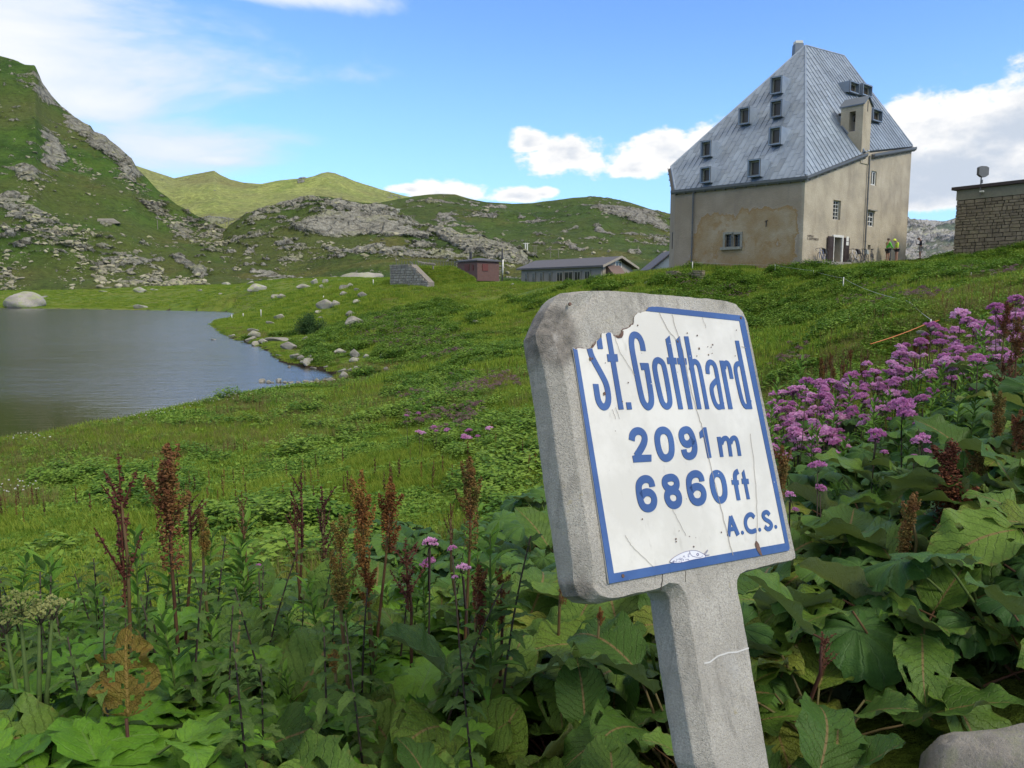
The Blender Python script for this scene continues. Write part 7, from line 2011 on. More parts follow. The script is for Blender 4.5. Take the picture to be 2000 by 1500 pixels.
def seeds_mesh(name, mat, seed, L, w, dens, sparse=False, sz=.0062, branches=0):
    """spike of small winged seeds; from z=-L to 0"""
    rg = np.random.default_rng(seed); V = []; F = []; axes = [(np.array([0, 0, -L]), np.array([0, 0, 0.0]), w, 1.0)]
    if branches:
        for i in range(branches):
            t = rg.uniform(.05, .75); a = rg.uniform(0, 6.28); l = L * rg.uniform(.28, .5) * (1 - t * .5); tilt = rg.uniform(.16, .46) if not sparse else rg.uniform(.25, .5)
            p = np.array([0, 0, -L + t * L]); axes.append((p, p + l * np.array([math.cos(a) * math.sin(tilt), math.sin(a) * math.sin(tilt), math.cos(tilt)]), w * .55, .7))
    tubes = MB()
    for p0, p1, ww, dd in axes:
        n = int(dens * np.linalg.norm(p1 - p0) / .01 * dd); L_ = np.linalg.norm(p1 - p0)
        tubes.tube([p0, (p0 + p1) / 2, p1], [.0028, .0022, .0012], 4)
        for i in range(n):
            t = rg.uniform(0, 1)
            whorl = .5 + .5 * math.cos(t * L_ / .028 * 6.28 + 1) if sparse else .75 + .25 * math.cos(t * L_ / .03 * 6.28)
            if rg.random() > whorl: continue
            prof = (math.sin(math.pi * min(1, (t * .9 + .08))) ** .55) * (.55 + .45 * (1 - t))
            a = rg.uniform(0, 6.28); r = ww * prof * rg.uniform(.15, 1) ** .6
            c = p0 + (p1 - p0) * t + np.array([math.cos(a) * r, math.sin(a) * r, rg.normal() * .006])
            s = sz * rg.uniform(.6, 1.25); b = len(V)
            u = rg.normal(size=3); u /= np.linalg.norm(u); v = np.cross(u, rg.normal(size=3)); v /= np.linalg.norm(v); k = np.cross(u, v)
            V += [c + u * s, c + v * s * .7, c - u * s, c - v * s * .7, c + k * s * .6]; F += [(b, b + 1, b + 4), (b + 1, b + 2, b + 4), (b + 2, b + 3, b + 4), (b + 3, b, b + 4)]
    b = len(V); V += list(tubes.v); nf = len(F); F += [tuple(b + i for i in f) for f in tubes.f]
    return raw_mesh(name, V, F, [mat], False)
def floret_mesh(name, mat, seed, rad=.07, ncl=12, nf=16, flat_=.5, fl=.011):
    rg = np.random.default_rng(seed); V = []; F = []
    for i in range(ncl):
        a = i * 2.399; r = rad * math.sqrt((i + .5) / ncl); cx, cy = math.cos(a) * r, math.sin(a) * r; cz = flat_ * rad * (1 - (r / rad) ** 2) + rg.normal() * .006
        cr = rad * rg.uniform(.26, .40)
        for j in range(nf):
            d = rg.normal(size=3); d[2] = abs(d[2]) * .9 + .1; d /= np.linalg.norm(d)
            c = np.array([cx, cy, cz]) + d * cr * .5; e = c + d * fl * rg.uniform(.7, 1.5); s = np.cross(d, rg.normal(size=3)); s /= np.linalg.norm(s); s *= fl * .28; k = np.cross(d, s)
            b = len(V); V += [c - s, c + s, e + s * 1.5, e - s * 1.5, c - k, c + k, e + k * 1.5, e - k * 1.5]; F += [(b, b + 1, b + 2, b + 3), (b + 4, b + 5, b + 6, b + 7)]
    tb = MB()
    for i in range(ncl):
        a = i * 2.399; r = rad * math.sqrt((i + .5) / ncl); tb.tube([np.array([0, 0, -rad * .7]), np.array([math.cos(a) * r, math.sin(a) * r, flat_ * rad * .4])], .0013, 3)
    b = len(V); V += list(tb.v); nn_ = len(F); F += [tuple(b + i for i in f) for f in tb.f]
    me = raw_mesh(name, V, F, [mat, M['stem_dark']], False)
    mi = np.zeros(len(me.polygons), dtype=np.int32); mi[nn_:] = 1; me.polygons.foreach_set('material_index', mi); return me

G3 = lambda x, y: float(ground([x], [y])[0])
used = set()
def plant_at(proto, x, y, rz, sc, label, cat, group, z=None, tilt=(0, 0)):
    if proto.name in used: r = copy_tree(proto)
    else: used.add(proto.name); r = proto
    r.location = (x, y, (G3(x, y) if z is None else z) - .02); r.rotation_euler = (tilt[0], tilt[1], rz); r.scale = (sc,) * 3
    tag(r, label, cat, group); return r

PD = [proto_leafy('dock', 'dock_plant', 9 + (i % 3), (.22, .50), (.26, .42), .5, 1.35, M['stem_red'], 300 + i, tilt=(-.55, .65)) for i in range(7)]
PRd = [proto_leafy('round', 'round_leaved_plant', 9 + i % 3, (.18, .50), (.16, .30), .5, 1.45, M['stem_green'], 330 + i, tilt=(-.5, .15)) for i in range(5)]
PB = [proto_leafy('bright', 'lobed_leaf_plant', 7, (.30, .62), (.24, .36), .6, 1.4, M['stem_green'], 360 + i, tilt=(-.6, .2)) for i in range(3)]
PS = [proto_shoot(380 + i, .62 + .08 * i, 34) for i in range(4)]
PSj = [proto_shoot(390 + i, .60 + .08 * i, 34, joined=True) for i in range(3)]
PN = [proto_shoot(400 + i, .76 + .06 * i, 28, 'nettle', (.07, .10), name='nettle', pitch=(-.5, .2), start=.25) for i in range(3)]

def inview(x, y, m=.08): return abs(math.atan2(x, y)) < math.atan(1000 / FPX) + m
# keep plants from growing through the sign post, the granite block and the lens
SG = [np.array(s3(.42, k, -.05)) for k in (.75, 1.0, 1.25)]
def clear_of(x, y, r=.16):
    if math.hypot(x, y) < 1.75: return False
    if y < 1.2: return False
    for q in SG:
        if math.hypot(x - q[0], y - q[1]) < r: return False
    # in front of the sign board nothing may stand tall
    return True
def proj(x, y, z):
    dz = z - EYE; f = y * math.cos(PITCH) - dz * math.sin(PITCH); u = y * math.sin(PITCH) + dz * math.cos(PITCH)
    return 1000 + FPX * x / f, 750 - FPX * u / f

def where(px, py):
    """plain words for a spot among the foreground plants, from what stands next to it"""
    col_ = [(60, 'under the cream umbels at the left border'), (190, 'left of the withered orange leaf'), (300, 'beside the withered orange leaf'), (420, 'below the tallest red seed stalk'), (520, 'right of the tallest red seed stalk'), (620, 'below the thin pair of dark seed stalks'), (700, 'around the orange brown seed stalk'), (790, 'right of the rust brown seed stalk'),
            (880, 'under the lone purple flower group'), (970, 'by the stubby brown seed stalk'), (1080, 'left of the sign below its lower corner'), (1200, 'under the lower left corner of the sign'), (1320, 'just left of the sign post'), (1440, 'behind the sign post'), (1540, 'just right of the sign post'), (1620, 'below the single flower beside the sign'), (1700, 'left of the pale withering flower'),
            (1770, 'right of the pale withering flower'), (1830, 'by the leaning red brown stalk'), (1900, 'below the thickest brown seed stalk'), (1970, 'above the granite block'), (9999, 'at the right border')]
    row_ = [(880, 'farthest row'), (960, 'far row'), (1040, 'middle distance'), (1120, 'upper row'), (1200, 'second row'), (1290, 'third row'), (1400, 'fourth row'), (1520, 'near the lower edge'), (99999, 'lowest, nearest the lens')]
    return next(t for k, t in col_ if px < k), next(t for k, t in row_ if py < k)
def relabel(o, head):
    px, py = proj(o.location.x, o.location.y, o.location.z + .35); c_, r_ = where(px, py); o['label'] = '%s %s, %s' % (head, c_, r_)
def where_drift(px, py):
    c_ = next(t for k, t in [(1530, 'touching the sign edge'), (1565, 'near the sign'), (1600, 'under the pair of taller heads'), (1640, 'below the distant brown stalks'), (1680, 'left of the largest head'), (1720, 'above and left of the largest head'), (1765, 'above the largest head'), (1800, 'right of the largest head'), (1840, 'below the tallest white stake'), (1880, 'below the crest heads'), (1920, 'by the clear standing flower'), (1960, 'right of the clear standing flower'), (9999, 'at the right border')] if px < k)
    t0 = np.interp(px, [1495, 1560, 1650, 1700, 1750, 1800, 1850, 1900, 1950, 2010], [780, 752, 740, 705, 682, 668, 640, 636, 620, 590]); d = py - t0
    r_ = next(t for k, t in [(14, 'on the skyline of the drift'), (32, 'just under its top edge'), (55, 'in its upper middle'), (80, 'in its middle'), (110, 'in its lower middle'), (999, 'at its lower edge')] if d < k)
    return 'drift flower %s, %s' % (c_, r_)
rg = random.Random(77)
cnt = dict(d=0, r=0, s=0)
# --- dock plants: rows on jittered rings in the foreground
pts = []
def poisson(n, ymin, ymax, dmin, cond=lambda px, x, y: True, k=60):
    got = []
    for _ in range(n * k):
        if len(got) >= n: break
        y = math.exp(rg.uniform(math.log(ymin), math.log(ymax))) if ymax / ymin > 1.6 else rg.uniform(ymin, ymax); x = rg.uniform(-.80, .80) * y
        px = 1000 + FPX * x / y
        if not cond(px, x, y) or not clear_of(x, y): continue
        d = dmin * (y / ymin) ** .35
        if all((x - a) ** 2 + (y - b) ** 2 > d * d for a, b in got): got.append((x, y))
    return got
for i, (x, y) in enumerate(poisson(84, 1.75, 4.4, .26, lambda px, x, y: not (px < 640 and rg.random() < .62) and not (px > 1640 and y < 2.35))):
    px = 1000 + FPX * x / y
    sc = rg.uniform(.85, 1.1) * (1.0 if y > 2.2 else .85)
    if px > 1000 and y < 2.4: sc *= .9
    relabel(plant_at(PD[i % 7], x, y, rg.uniform(0, 6.28), sc, 'x', 'dock plant', 'broad leaved dock plants in the foreground'), 'big dock leaves')
for i, (x, y) in enumerate(poisson(90, 2.6, 7.5, .34, lambda px, x, y: px > 1420 or (px > 700 and y > 3.6 and rg.random() < .25))):
    relabel(plant_at(PRd[i % 5], x, y, rg.uniform(0, 6.28), rg.uniform(.9, 1.25), 'x', 'leafy plant', 'round leaved plants on the right bank'), 'round toothed leaves')
for i, (x, y) in enumerate(poisson(38, 1.8, 3.6, .22, lambda px, x, y: px < 760)):
    relabel(plant_at(PB[i % 3], x, y, rg.uniform(0, 6.28), rg.uniform(.85, 1.1), 'x', 'leafy plant', 'bright lobed leaf plants in the lower left'), 'bright lobed leaves')
for i, (x, y) in enumerate(poisson(46, 2.0, 3.9, .18, lambda px, x, y: px < 980 and (px < 560 or rg.random() < .6))):
    relabel(plant_at(PN[i % 3], x, y, rg.uniform(0, 6.28), rg.uniform(.8, 1.05), 'x', 'nettle', 'nettles in the lower left', tilt=(rg.uniform(-.12, .12), rg.uniform(-.05, .2))), 'grey green nettle')
# narrow-leaved shoots
SH = [(125, 1075, 3.4), (440, 1010, 3.9), (385, 1045, 3.6), (185, 1130, 3.0), (500, 1060, 3.7), (1690, 1085, 3.4), (1880, 850, 5.0), (1720, 1190, 2.6), (1830, 1170, 2.8), (1730, 940, 4.2), (1650, 1100, 3.2), (1590, 830, 6.0), (1720, 735, 8.0), (1690, 790, 7.0), (1630, 770, 7.0), (1900, 760, 6.5), (1840, 760, 6.5), (1780, 760, 7), (1940, 750, 6), (1870, 800, 5.5), (1930, 820, 5.2), (830, 1120, 3.3), (705, 1260, 2.6), (560, 1190, 3.0), (1960, 1190, 2.6), (1560, 1180, 3.0), (1520, 740, 8.2), (1560, 700, 10)]
for i, (px, py, Y) in enumerate(SH):
    q = P(px, py, Y); g_ = G3(q[0], Y); pr_ = (PS if Y < 5.6 else PSj)[i % (4 if Y < 5.6 else 3)]; h0 = (.62 + .08 * (i % 4)) if Y < 5.6 else (.60 + .08 * (i % 3))
    hgt = q[2] - g_
    if hgt > .25: relabel(plant_at(pr_, q[0], Y, rg.uniform(0, 6.28), hgt / h0, 'x', 'leafy shoot', 'narrow leaved shoots'), 'narrow leaved shoot')
for i, (x, y) in enumerate(poisson(30, 2.4, 4.4, .22, lambda px, x, y: px < 1000)):
    relabel(plant_at(PS[i % 4], x, y, rg.uniform(0, 6.28), rg.uniform(.7, 1.15), 'x', 'leafy shoot', 'narrow leaved shoots'), 'narrow leaved shoot')
for i, (x, y) in enumerate(poisson(70, 4.6, 9.0, .35, lambda px, x, y: px > 1480)):
    relabel(plant_at(PSj[i % 3], x, y, rg.uniform(0, 6.28), rg.uniform(.75, 1.15), 'x', 'leafy shoot', 'narrow leaved shoots on the right bank'), 'narrow leaved shoot')

# --- tall dock seed stalks
SD = {}
for k, args in {'dense': dict(mat='seed_red', w=.042, dens=18.0, br=8), 'rust': dict(mat='seed_rust', w=.042, dens=17.0, br=8), 'sparse': dict(mat='seed_dark', w=.014, dens=6.0, br=6, sp=True)}.items():
    SD[k] = [seeds_mesh('seed_head', M[args['mat']], 500 + i * 3 + len(k), .42, args['w'], args['dens'], args.get('sp', False), branches=args['br'] + i) for i in range(3)]
def stalk(px, pt, pb, Y, kind, label, wscale=1.0, lean=0.0, group='tall dock seed stalks'):
    top_ = P(px, pt, Y); L_ = (pb - pt) / FPX * Y; x0 = top_[0] - lean; g_ = G3(x0, Y)
    H_ = top_[2] - g_; root = thing('dock_seed_stalk', (x0, Y, g_), label, 'seed stalk', group)
    base = np.array([0, 0, -.05]); tp = np.array([lean, 0, H_])
    me = tube_mesh('stem', [([base, base * .4 + tp * .3 + np.array([rv.uniform(-.04, .05), rv.uniform(-.03, .03), 0]), base * .1 + tp * .7 + np.array([rv.uniform(-.012, .012), 0, 0]), tp - np.array([0, 0, L_ * .3])], [.0085, .0075, .006, .004])], M['stem_red'], 6)
    o = bpy.data.objects.new('stem', me); link(o, root)
    s = SD[kind][rv.randrange(3)]; o = bpy.data.objects.new('seed_head', s); link(o, root); o.location = tuple(tp)
    z_ = L_ / .42; wscale *= 1.15; o.scale = (wscale * (z_ ** .5), wscale * (z_ ** .5), z_); o.rotation_euler = (0, math.atan2(lean, H_) , rv.uniform(0, 6.28)); return root
STL = [(325, 868, 1125, 2.9, 'dense', 'tallest dark red seed stalk, left of centre in the foreground', 1.25, .0), (232, 895, 1200, 2.7, 'sparse', 'thin branching red seed stalk left of the tallest one', 1.25, -.03), (368, 960, 1060, 3.3, 'sparse', 'short red seed stalk just right of the tallest one', 1.5, .02), (395, 1000, 1090, 3.3, 'rust', 'yellow brown seed head right of the tallest stalk', 1.0, .02),
       (472, 962, 1070, 3.9, 'sparse', 'thin dark seed stalk standing alone over the meadow', .8, .0), (588, 925, 1080, 3.9, 'sparse', 'left of two thin dark seed stalks at mid left', 1.1, .03), (628, 952, 1120, 3.8, 'sparse', 'right of two thin dark seed stalks at mid left', 1.3, .0), (575, 990, 1130, 3.6, 'sparse', 'low dark seed stalk below the thin pair', .8, -.02),
       (706, 922, 1120, 2.9, 'rust', 'rust brown seed stalk with a bent dark stem, left of centre', 1.0, -.02), (762, 935, 1090, 3.2, 'rust', 'olive brown seed head leaning right at the centre left', 1.1, .06), (664, 1008, 1200, 2.5, 'rust', 'orange brown seed stalk in front of the rust one', 1.0, .02), (652, 1255, 1320, 2.45, 'rust', 'small orange seed tuft low on the stalk', .7, .0),
       (716, 1090, 1190, 2.9, 'rust', 'yellowish lower seed tuft below the rust brown head', 1.0, .0), (918, 892, 1080, 3.1, 'dense', 'brown red seed stalk left of the sign at its mid height', .95, .02), (880, 985, 1090, 3.3, 'sparse', 'thin brown seed stalk beside the brown red one', .7, -.02), (792, 1055, 1200, 2.9, 'sparse', 'dark red nodding seed stalk left of the purple flower', 1.7, -.03),
       (934, 1105, 1245, 2.5, 'dense', 'stubby brown seed stalk in the dock leaves left of the sign', .95, .03), (978, 1110, 1225, 2.6, 'rust', 'olive seed stalk right of the stubby brown one', .8, -.01), (1098, 1085, 1185, 2.9, 'dense', 'dark seed stalk half behind the left edge of the sign', .8, .02), (1172, 1185, 1225, 2.6, 'rust', 'small brown seed tip right under the lower left corner of the sign', .7, 0),
       (1858, 862, 1062, 3.4, 'dense', 'thickest brown seed stalk on the right side', 1.5, .0), (1912, 868, 1000, 3.6, 'dense', 'seed stalk right of the thickest one', 1.0, .0), (1783, 965, 1115, 3.0, 'dense', 'leaning red brown seed stalk on the right side', 1.0, -.07), (1955, 765, 880, 4.0, 'dense', 'brown seed stalk high near the right border', 1.0, .02), (1994, 800, 905, 3.8, 'dense', 'brown seed stalk cut by the right border', 1.0, .0), (1528, 870, 1000, 3.3, 'dense', 'brown seed stalk just right of the sign edge', .85, .0),
       (1606, 1235, 1330, 2.4, 'sparse', 'withered dark seed stalk right of the post', 1.2, .03), (1990, 620, 700, 6.0, 'dense', 'red brown seed stalk at the upper right of the flowers', 1.3, 0), (1968, 590, 660, 7.0, 'dense', 'red brown seed stalk among the topmost flowers', 1.2, 0), (1975, 690, 770, 5.4, 'sparse', 'feathery red seed stalk at the right border', 2.2, 0), (1960, 700, 775, 5.5, 'sparse', 'second feathery red seed stalk near the right border', 2.0, 0)]
for s in STL: stalk(*s)
for i in range(22):
    px = rg.uniform(1600, 1715); Y = rg.uniform(10, 12.5); pt = 680 + rg.uniform(0, 40) ; stalk(px, pt, pt + rg.uniform(26, 40), Y, 'sparse' if i % 2 else 'dense', 'small brown seed stalk in the distant group behind the purple flowers', .9, 0, 'distant brown seed stalks')
for i in range(10):
    px = rg.uniform(1782, 1822); Y = 11.5; pt = 650 + rg.uniform(0, 20); stalk(px, pt, pt + 30, Y, 'sparse' if i % 2 else 'dense', 'small brown seed stalk beside the tallest white stake', .9, 0, 'seed stalks by the white stake')

# --- purple flowers
FL = [floret_mesh('flower_head', M['purple'], 600 + i, rad=(.065, .055, .075)[i], ncl=(12, 10, 14)[i], nf=24, fl=.013) for i in range(3)]
FO = [floret_mesh('flower_head', M['pinkold'], 610 + i, rad=.06, ncl=11) for i in range(2)]
def flower(px, py, Y, wpx, label, group, old=False, extra=0):
    q = P(px, py, Y); g_ = G3(q[0], Y); H_ = q[2] - g_; 
    if H_ < .1: return
    lean = rv.uniform(-.05, .05); root = thing('purple_flower_plant', (q[0] - lean, Y, g_), label, 'purple flower', group)
    tp = np.array([lean, 0, H_]); cur = [([np.array([0, 0, 0]), tp * .5 + np.array([.01, 0, 0]), tp - np.array([0, 0, .03])], [.0050, .0042, .003])]
    s0 = wpx / FPX * Y / .14; heads = [(tp, s0)]
    for k in range(extra):
        a = rv.uniform(0, 6.28); r_ = rv.uniform(.05, .10) * s0; hp = tp + np.array([math.cos(a) * r_, math.sin(a) * r_, -rv.uniform(.03, .14)]); heads.append((hp, s0 * rv.uniform(.45, .8))); cur.append(([tp * .75, (tp * .8 + hp * .2) , hp - np.array([0, 0, .02])], [.003, .0025, .002]))
    link(bpy.data.objects.new('stem', tube_mesh('stem', cur, M['stem_dark'], 5)), root)
    for hp, s in heads:
        o = bpy.data.objects.new('flower_head', rv.choice(FO if old else FL)); link(o, root); o.location = tuple(hp); o.scale = (s, s, s); o.rotation_euler = (rv.uniform(-.2, .3), rv.uniform(-.2, .2), rv.uniform(0, 6.28))
FLM = [(1762, 795, 4.6, 42, 'largest purple flower head, in the middle of the right bank', 2), (1711, 850, 4.4, 34, 'purple flower head below and left of the largest one', 2), (1800, 862, 4.3, 36, 'flat topped purple flower head right of the sign at mid height', 1), (1795, 828, 4.7, 20, 'small purple head above the flat topped one', 0), (1597, 913, 4.0, 30, 'single purple flower close to the right edge of the sign', 0), (1602, 955, 4.0, 20, 'small purple flower under the single one beside the sign', 0),
       (1785, 893, 4.3, 14, 'tiny purple head under the flat topped one', 0), (1810, 883, 4.3, 16, 'little purple head hanging under the flat topped one', 0), (1910, 704, 6.0, 30, 'purple flower standing clear below the upper drift', 0), (1708, 1140, 2.9, 18, 'pale withering purple flower low among the leaves', 0), (1542, 968, 3.6, 24, 'purple flower touching the right edge of the sign', 1),
       (840, 1062, 3.1, 34, 'left head of the lone purple flower group left of the sign', 2), (884, 1073, 3.1, 22, 'right head of the lone purple flower group left of the sign', 0), (905, 1112, 3.0, 26, 'lower head of the lone purple flower group left of the sign', 1), (1128, 1102, 3.2, 10, 'tiny purple bud beside the sign corner', 0), (505, 1105, 3.6, 12, 'tiny purple flower in the leaves at lower left', 0), (108, 1170, 2.8, 10, 'tiny purple flower at the left border', 0),
       (1575, 748, 6.5, 32, 'purple head above the lower drift, left one of a pair', 0), (1600, 750, 6.5, 24, 'purple head above the lower drift, right one of a pair', 0), (1875, 617, 8.2, 40, 'purple head at the crest, centre', 1), (1945, 604, 8.0, 36, 'purple head at the crest, right', 1), (1985, 588, 7.6, 34, 'highest purple head at the right border', 1), (1820, 640, 8.6, 26, 'purple head in front of the grey board', 1)]
for px, py, Y, w_, lb, e in FLM: flower(px, py, Y, w_, lb, None, False, e)
tx = [1495, 1560, 1650, 1700, 1750, 1800, 1850, 1900, 1950, 2010]; ty = [780, 752, 740, 705, 682, 668, 640, 636, 620, 590]
n_f = 0
while n_f < 225:
    px = rg.uniform(1492, 2012) if rg.random() > .2 else rg.uniform(1492, 1640); t0 = np.interp(px, tx, ty); d = rg.random() ** 1.25 * (165 if px < 1640 else 120 if px < 1900 else 130)
    if px > 1700 and d > 95 and rg.random() < .7: continue
    if px < 1500 and d < 10: continue
    py = t0 + d; Y = 9.2 - d / 150 * 3.4 + rg.uniform(-.4, .4)
    if py < 900: flower(px, py, Y, rg.uniform(15, 28), where_drift(px, py), 'drift of purple flowers', rg.random() < .04, rg.choice([0, 1, 1, 2])); n_f += 1

# cream umbel at the left border
rt = thing('umbel_plant', (P(45, 1190, 2.3)[0], 2.3, G3(P(45, 1190, 2.3)[0], 2.3)), 'greenish cream flower umbels on thick stems at the left border', 'umbel flower')
UM = floret_mesh('umbel', M['creamfl'], 700, rad=.055, ncl=16, nf=10, flat_=.35, fl=.007)
base = np.array(rt.location); cur = []
for px, py in ((38, 1178), (75, 1200), (10, 1215), (100, 1190)):
    q = P(px, py, 2.3) - base; cur.append(([np.array([0, 0, 0]), q * .6, q - np.array([0, 0, .03])], [.010, .008, .004])); o = bpy.data.objects.new('umbel', UM); link(o, rt); o.location = tuple(q); o.rotation_euler = (.1, 0, px)
link(bpy.data.objects.new('stem', tube_mesh('stem', cur, M['stem_green'], 6)), rt)
# withered orange-red dock leaf, lower left
x_, y_ = P(235, 1330, 2.15)[0], 2.15; q = P(250, 1400, 2.1)
rt = thing('withered_dock_leaf', (q[0], 2.1, G3(q[0], 2.1)), 'withered orange and red dock leaf full of holes in the lower left', 'leaf')
place_leaf(rt, LV['dockred'][0], (0, 0, q[2] - rt.location[2]), .25, 1.0, -.3, .26, 'leaf'); link(bpy.data.objects.new('stem', tube_mesh('stem', [([np.array([0, 0, 0]), np.array([0, -.01, q[2] - rt.location[2]])], [.006, .005])], M['stem_red'])), rt)

# ------------------------------------------------------------------ ground cover (scattered with geometry nodes)
protoC = bpy.data.collections.new('cover_prototypes')
def blade_tuft(name, n, h, spread, mat, seed, w=.0045, lean=.5, seg=2):
    rg_ = np.random.default_rng(seed); V = []; F = []
    for i in range(n):
        a = rg_.uniform(0, 6.28); r = spread * math.sqrt(rg_.random()); c = np.array([math.cos(a) * r, math.sin(a) * r, -.02]); d = rg_.uniform(0, 6.28); L_ = h * rg_.uniform(.55, 1.1); ln = lean * rg_.uniform(.2, 1.1)
        s = np.array([-math.sin(d), math.cos(d), 0]) * w; b = len(V)
        for k in range(seg + 1):
            t = k / seg; p = c + np.array([math.cos(d) * ln * L_ * t * t, math.sin(d) * ln * L_ * t * t, L_ * t * (1 - .25 * ln * t)]); ww = 1 - .85 * t
            V += [p - s * ww, p + s * ww]
        for k in range(seg): F.append((b + 2 * k, b + 2 * k + 1, b + 2 * k + 3, b + 2 * k + 2))
    return raw_mesh(name, V, F, [mat], True)
def leaf_clump(name, n, R_, H_, mat, seed, ls=.05):
    rg_ = np.random.default_rng(seed); V = []; F = []
    for i in range(n):
        a = rg_.uniform(0, 6.28); r = R_ * math.sqrt(rg_.random()); z = H_ * (1 - (r / R_) ** 2) * rg_.uniform(.35, 1.0) + .01
        c = np.array([math.cos(a) * r, math.sin(a) * r, z]); s = ls * rg_.uniform(.6, 1.3); d = np.array([math.cos(a + rg_.normal() * .7), math.sin(a + rg_.normal() * .7), rg_.uniform(-.35, .3)]); d /= np.linalg.norm(d)
        sd_ = np.cross(d, [0, 0, 1.0]); sd_ /= np.linalg.norm(sd_); up_ = np.cross(sd_, d); b = len(V)
        V += [c, c + d * s * .5 + sd_ * s * .42 + up_ * s * .12, c + d * s, c + d * s * .5 - sd_ * s * .42 + up_ * s * .12, c + d * s * .5 - up_ * s * .03]
        F += [(b, b + 1, b + 4), (b + 1, b + 2, b + 4), (b + 2, b + 3, b + 4), (b + 3, b, b + 4)]
    return raw_mesh(name, V, F, [mat], False)
def add_proto(nm, meshes):
    c = bpy.data.collections.new(nm)
    for i, me in enumerate(meshes): o = bpy.data.objects.new('%s_%02d' % (nm, i), me); c.objects.link(o)
    return c
CG = add_proto('grass_tuft', [blade_tuft('t', 34, .13, .10, M['grass'], 1), blade_tuft('t', 30, .17, .11, M['grass'], 2, lean=.8), blade_tuft('t', 36, .10, .12, M['grass'], 3)])
CGf = add_proto('grass_patch', [blade_tuft('t', 60, .17, .34, M['grass'], 4, w=.010, seg=1), blade_tuft('t', 60, .14, .36, M['grass'], 5, w=.011, seg=1)])
CD = add_proto('dry_tuft', [blade_tuft('t', 26, .24, .12, M['grassdry'], 6, w=.003), blade_tuft('t', 22, .28, .10, M['grassdry'], 7, w=.003)])
CL = add_proto('leaf_clump', [leaf_clump('t', 70, .24, .26, M['cover'], 8, .075), leaf_clump('t', 55, .18, .20, M['cover'], 9, .10), leaf_clump('t', 90, .26, .36, M['cover'], 10, .08)])
CLs = add_proto('low_leaves', [leaf_clump('t', 40, .16, .07, M['cover'], 11, .035), leaf_clump('t', 36, .15, .05, M['cover'], 12, .045)])
CP = add_proto('purple_tuft', [floret_mesh('t', M['pinkold'], 620, .07, 8, 9), floret_mesh('t', M['pinkold'], 621, .08, 8, 9), floret_mesh('t', M['pinkold'], 622, .06, 8, 9)])
CW = add_proto('white_tuft', [floret_mesh('t', M['whitefl'], 630, .012, 4, 6, .5, .012)])
CS = add_proto('brown_spike', [seeds_mesh('t', M['seed_dark'], 640, .30, .020, 2.2, sz=.011), seeds_mesh('t', M['seed_red'], 641, .26, .022, 2.2, sz=.011)])
CR = add_proto('scree_rock', [m for m in RK['far_rock']])

def scatter(name, pts, rot, scl, coll, kind='stuff', label=None, cat=None, tilt=None):
    me = raw_mesh(name, pts, [], [])
    a = me.attributes.new('rot', 'FLOAT_VECTOR', 'POINT'); r3 = np.zeros((len(pts), 3), dtype=np.float32); r3[:, 2] = rot
    if tilt is not None: r3[:, :2] = tilt
    a.data.foreach_set('vector', r3.ravel())
    a = me.attributes.new('scl', 'FLOAT_VECTOR', 'POINT'); s3_ = np.asarray(scl, dtype=np.float32)
    if s3_.ndim == 1: s3_ = np.repeat(s3_[:, None], 3, 1)
    a.data.foreach_set('vector', s3_.ravel())
    o = bpy.data.objects.new(name, me); link(o); tag(o, label, cat, None, kind)
    ng = bpy.data.node_groups.new(name, 'GeometryNodeTree'); ng.interface.new_socket('Geometry', in_out='INPUT', socket_type='NodeSocketGeometry'); ng.interface.new_socket('Geometry', in_out='OUTPUT', socket_type='NodeSocketGeometry')
    N = ng.nodes; gi = N.new('NodeGroupInput'); go = N.new('NodeGroupOutput'); ip = N.new('GeometryNodeInstanceOnPoints'); ci = N.new('GeometryNodeCollectionInfo')
    ci.inputs['Collection'].default_value = coll; ci.inputs['Separate Children'].default_value = True; ci.inputs['Reset Children'].default_value = True
    ip.inputs['Pick Instance'].default_value = True
    ar = N.new('GeometryNodeInputNamedAttribute'); ar.data_type = 'FLOAT_VECTOR'; ar.inputs['Name'].default_value = 'rot'
    as_ = N.new('GeometryNodeInputNamedAttribute'); as_.data_type = 'FLOAT_VECTOR'; as_.inputs['Name'].default_value = 'scl'
    rnd = N.new('FunctionNodeRandomValue'); rnd.data_type = 'INT'; rnd.inputs[4].default_value = 0; rnd.inputs[5].default_value = len(coll.objects) - 1
    L_ = ng.links; L_.new(gi.outputs[0], ip.inputs['Points']); L_.new(ci.outputs[0], ip.inputs['Instance']); L_.new(ar.outputs[0], ip.inputs['Rotation']); L_.new(as_.outputs[0], ip.inputs['Scale']); L_.new(rnd.outputs[2], ip.inputs['Instance Index']); L_.new(ip.outputs[0], go.inputs[0])
    md = o.modifiers.new('scatter', 'NODES'); md.node_group = ng
    return o
def cand(n, y0, y1, seed, halfw=.74, power=1.0):
    rg_ = np.random.default_rng(seed); lo, hi = y0 ** power, y1 ** power
    y = rg_.uniform(lo, hi, n) ** (1 / power); x = rg_.uniform(-halfw, halfw, n) * y
    sdv = lake_sd(x, y); z = ground(x, y, sdv); dz = z - EYE
    f = y * math.cos(PITCH) - dz * math.sin(PITCH); u = y * math.sin(PITCH) + dz * math.cos(PITCH)
    return x, y, z, sdv, 1000 + FPX * x / f, 750 - FPX * u / f, rg_
fw_ok = lambda x, y: ~((y > 48) & (y < 75) & ((np.stack([x, y, x * 0], -1) - C0) @ ey > -.3) & ((np.stack([x, y, x * 0], -1) - C0) @ ly > -.1) & ((np.stack([x, y, x * 0], -1) - C0) @ ex < 17))
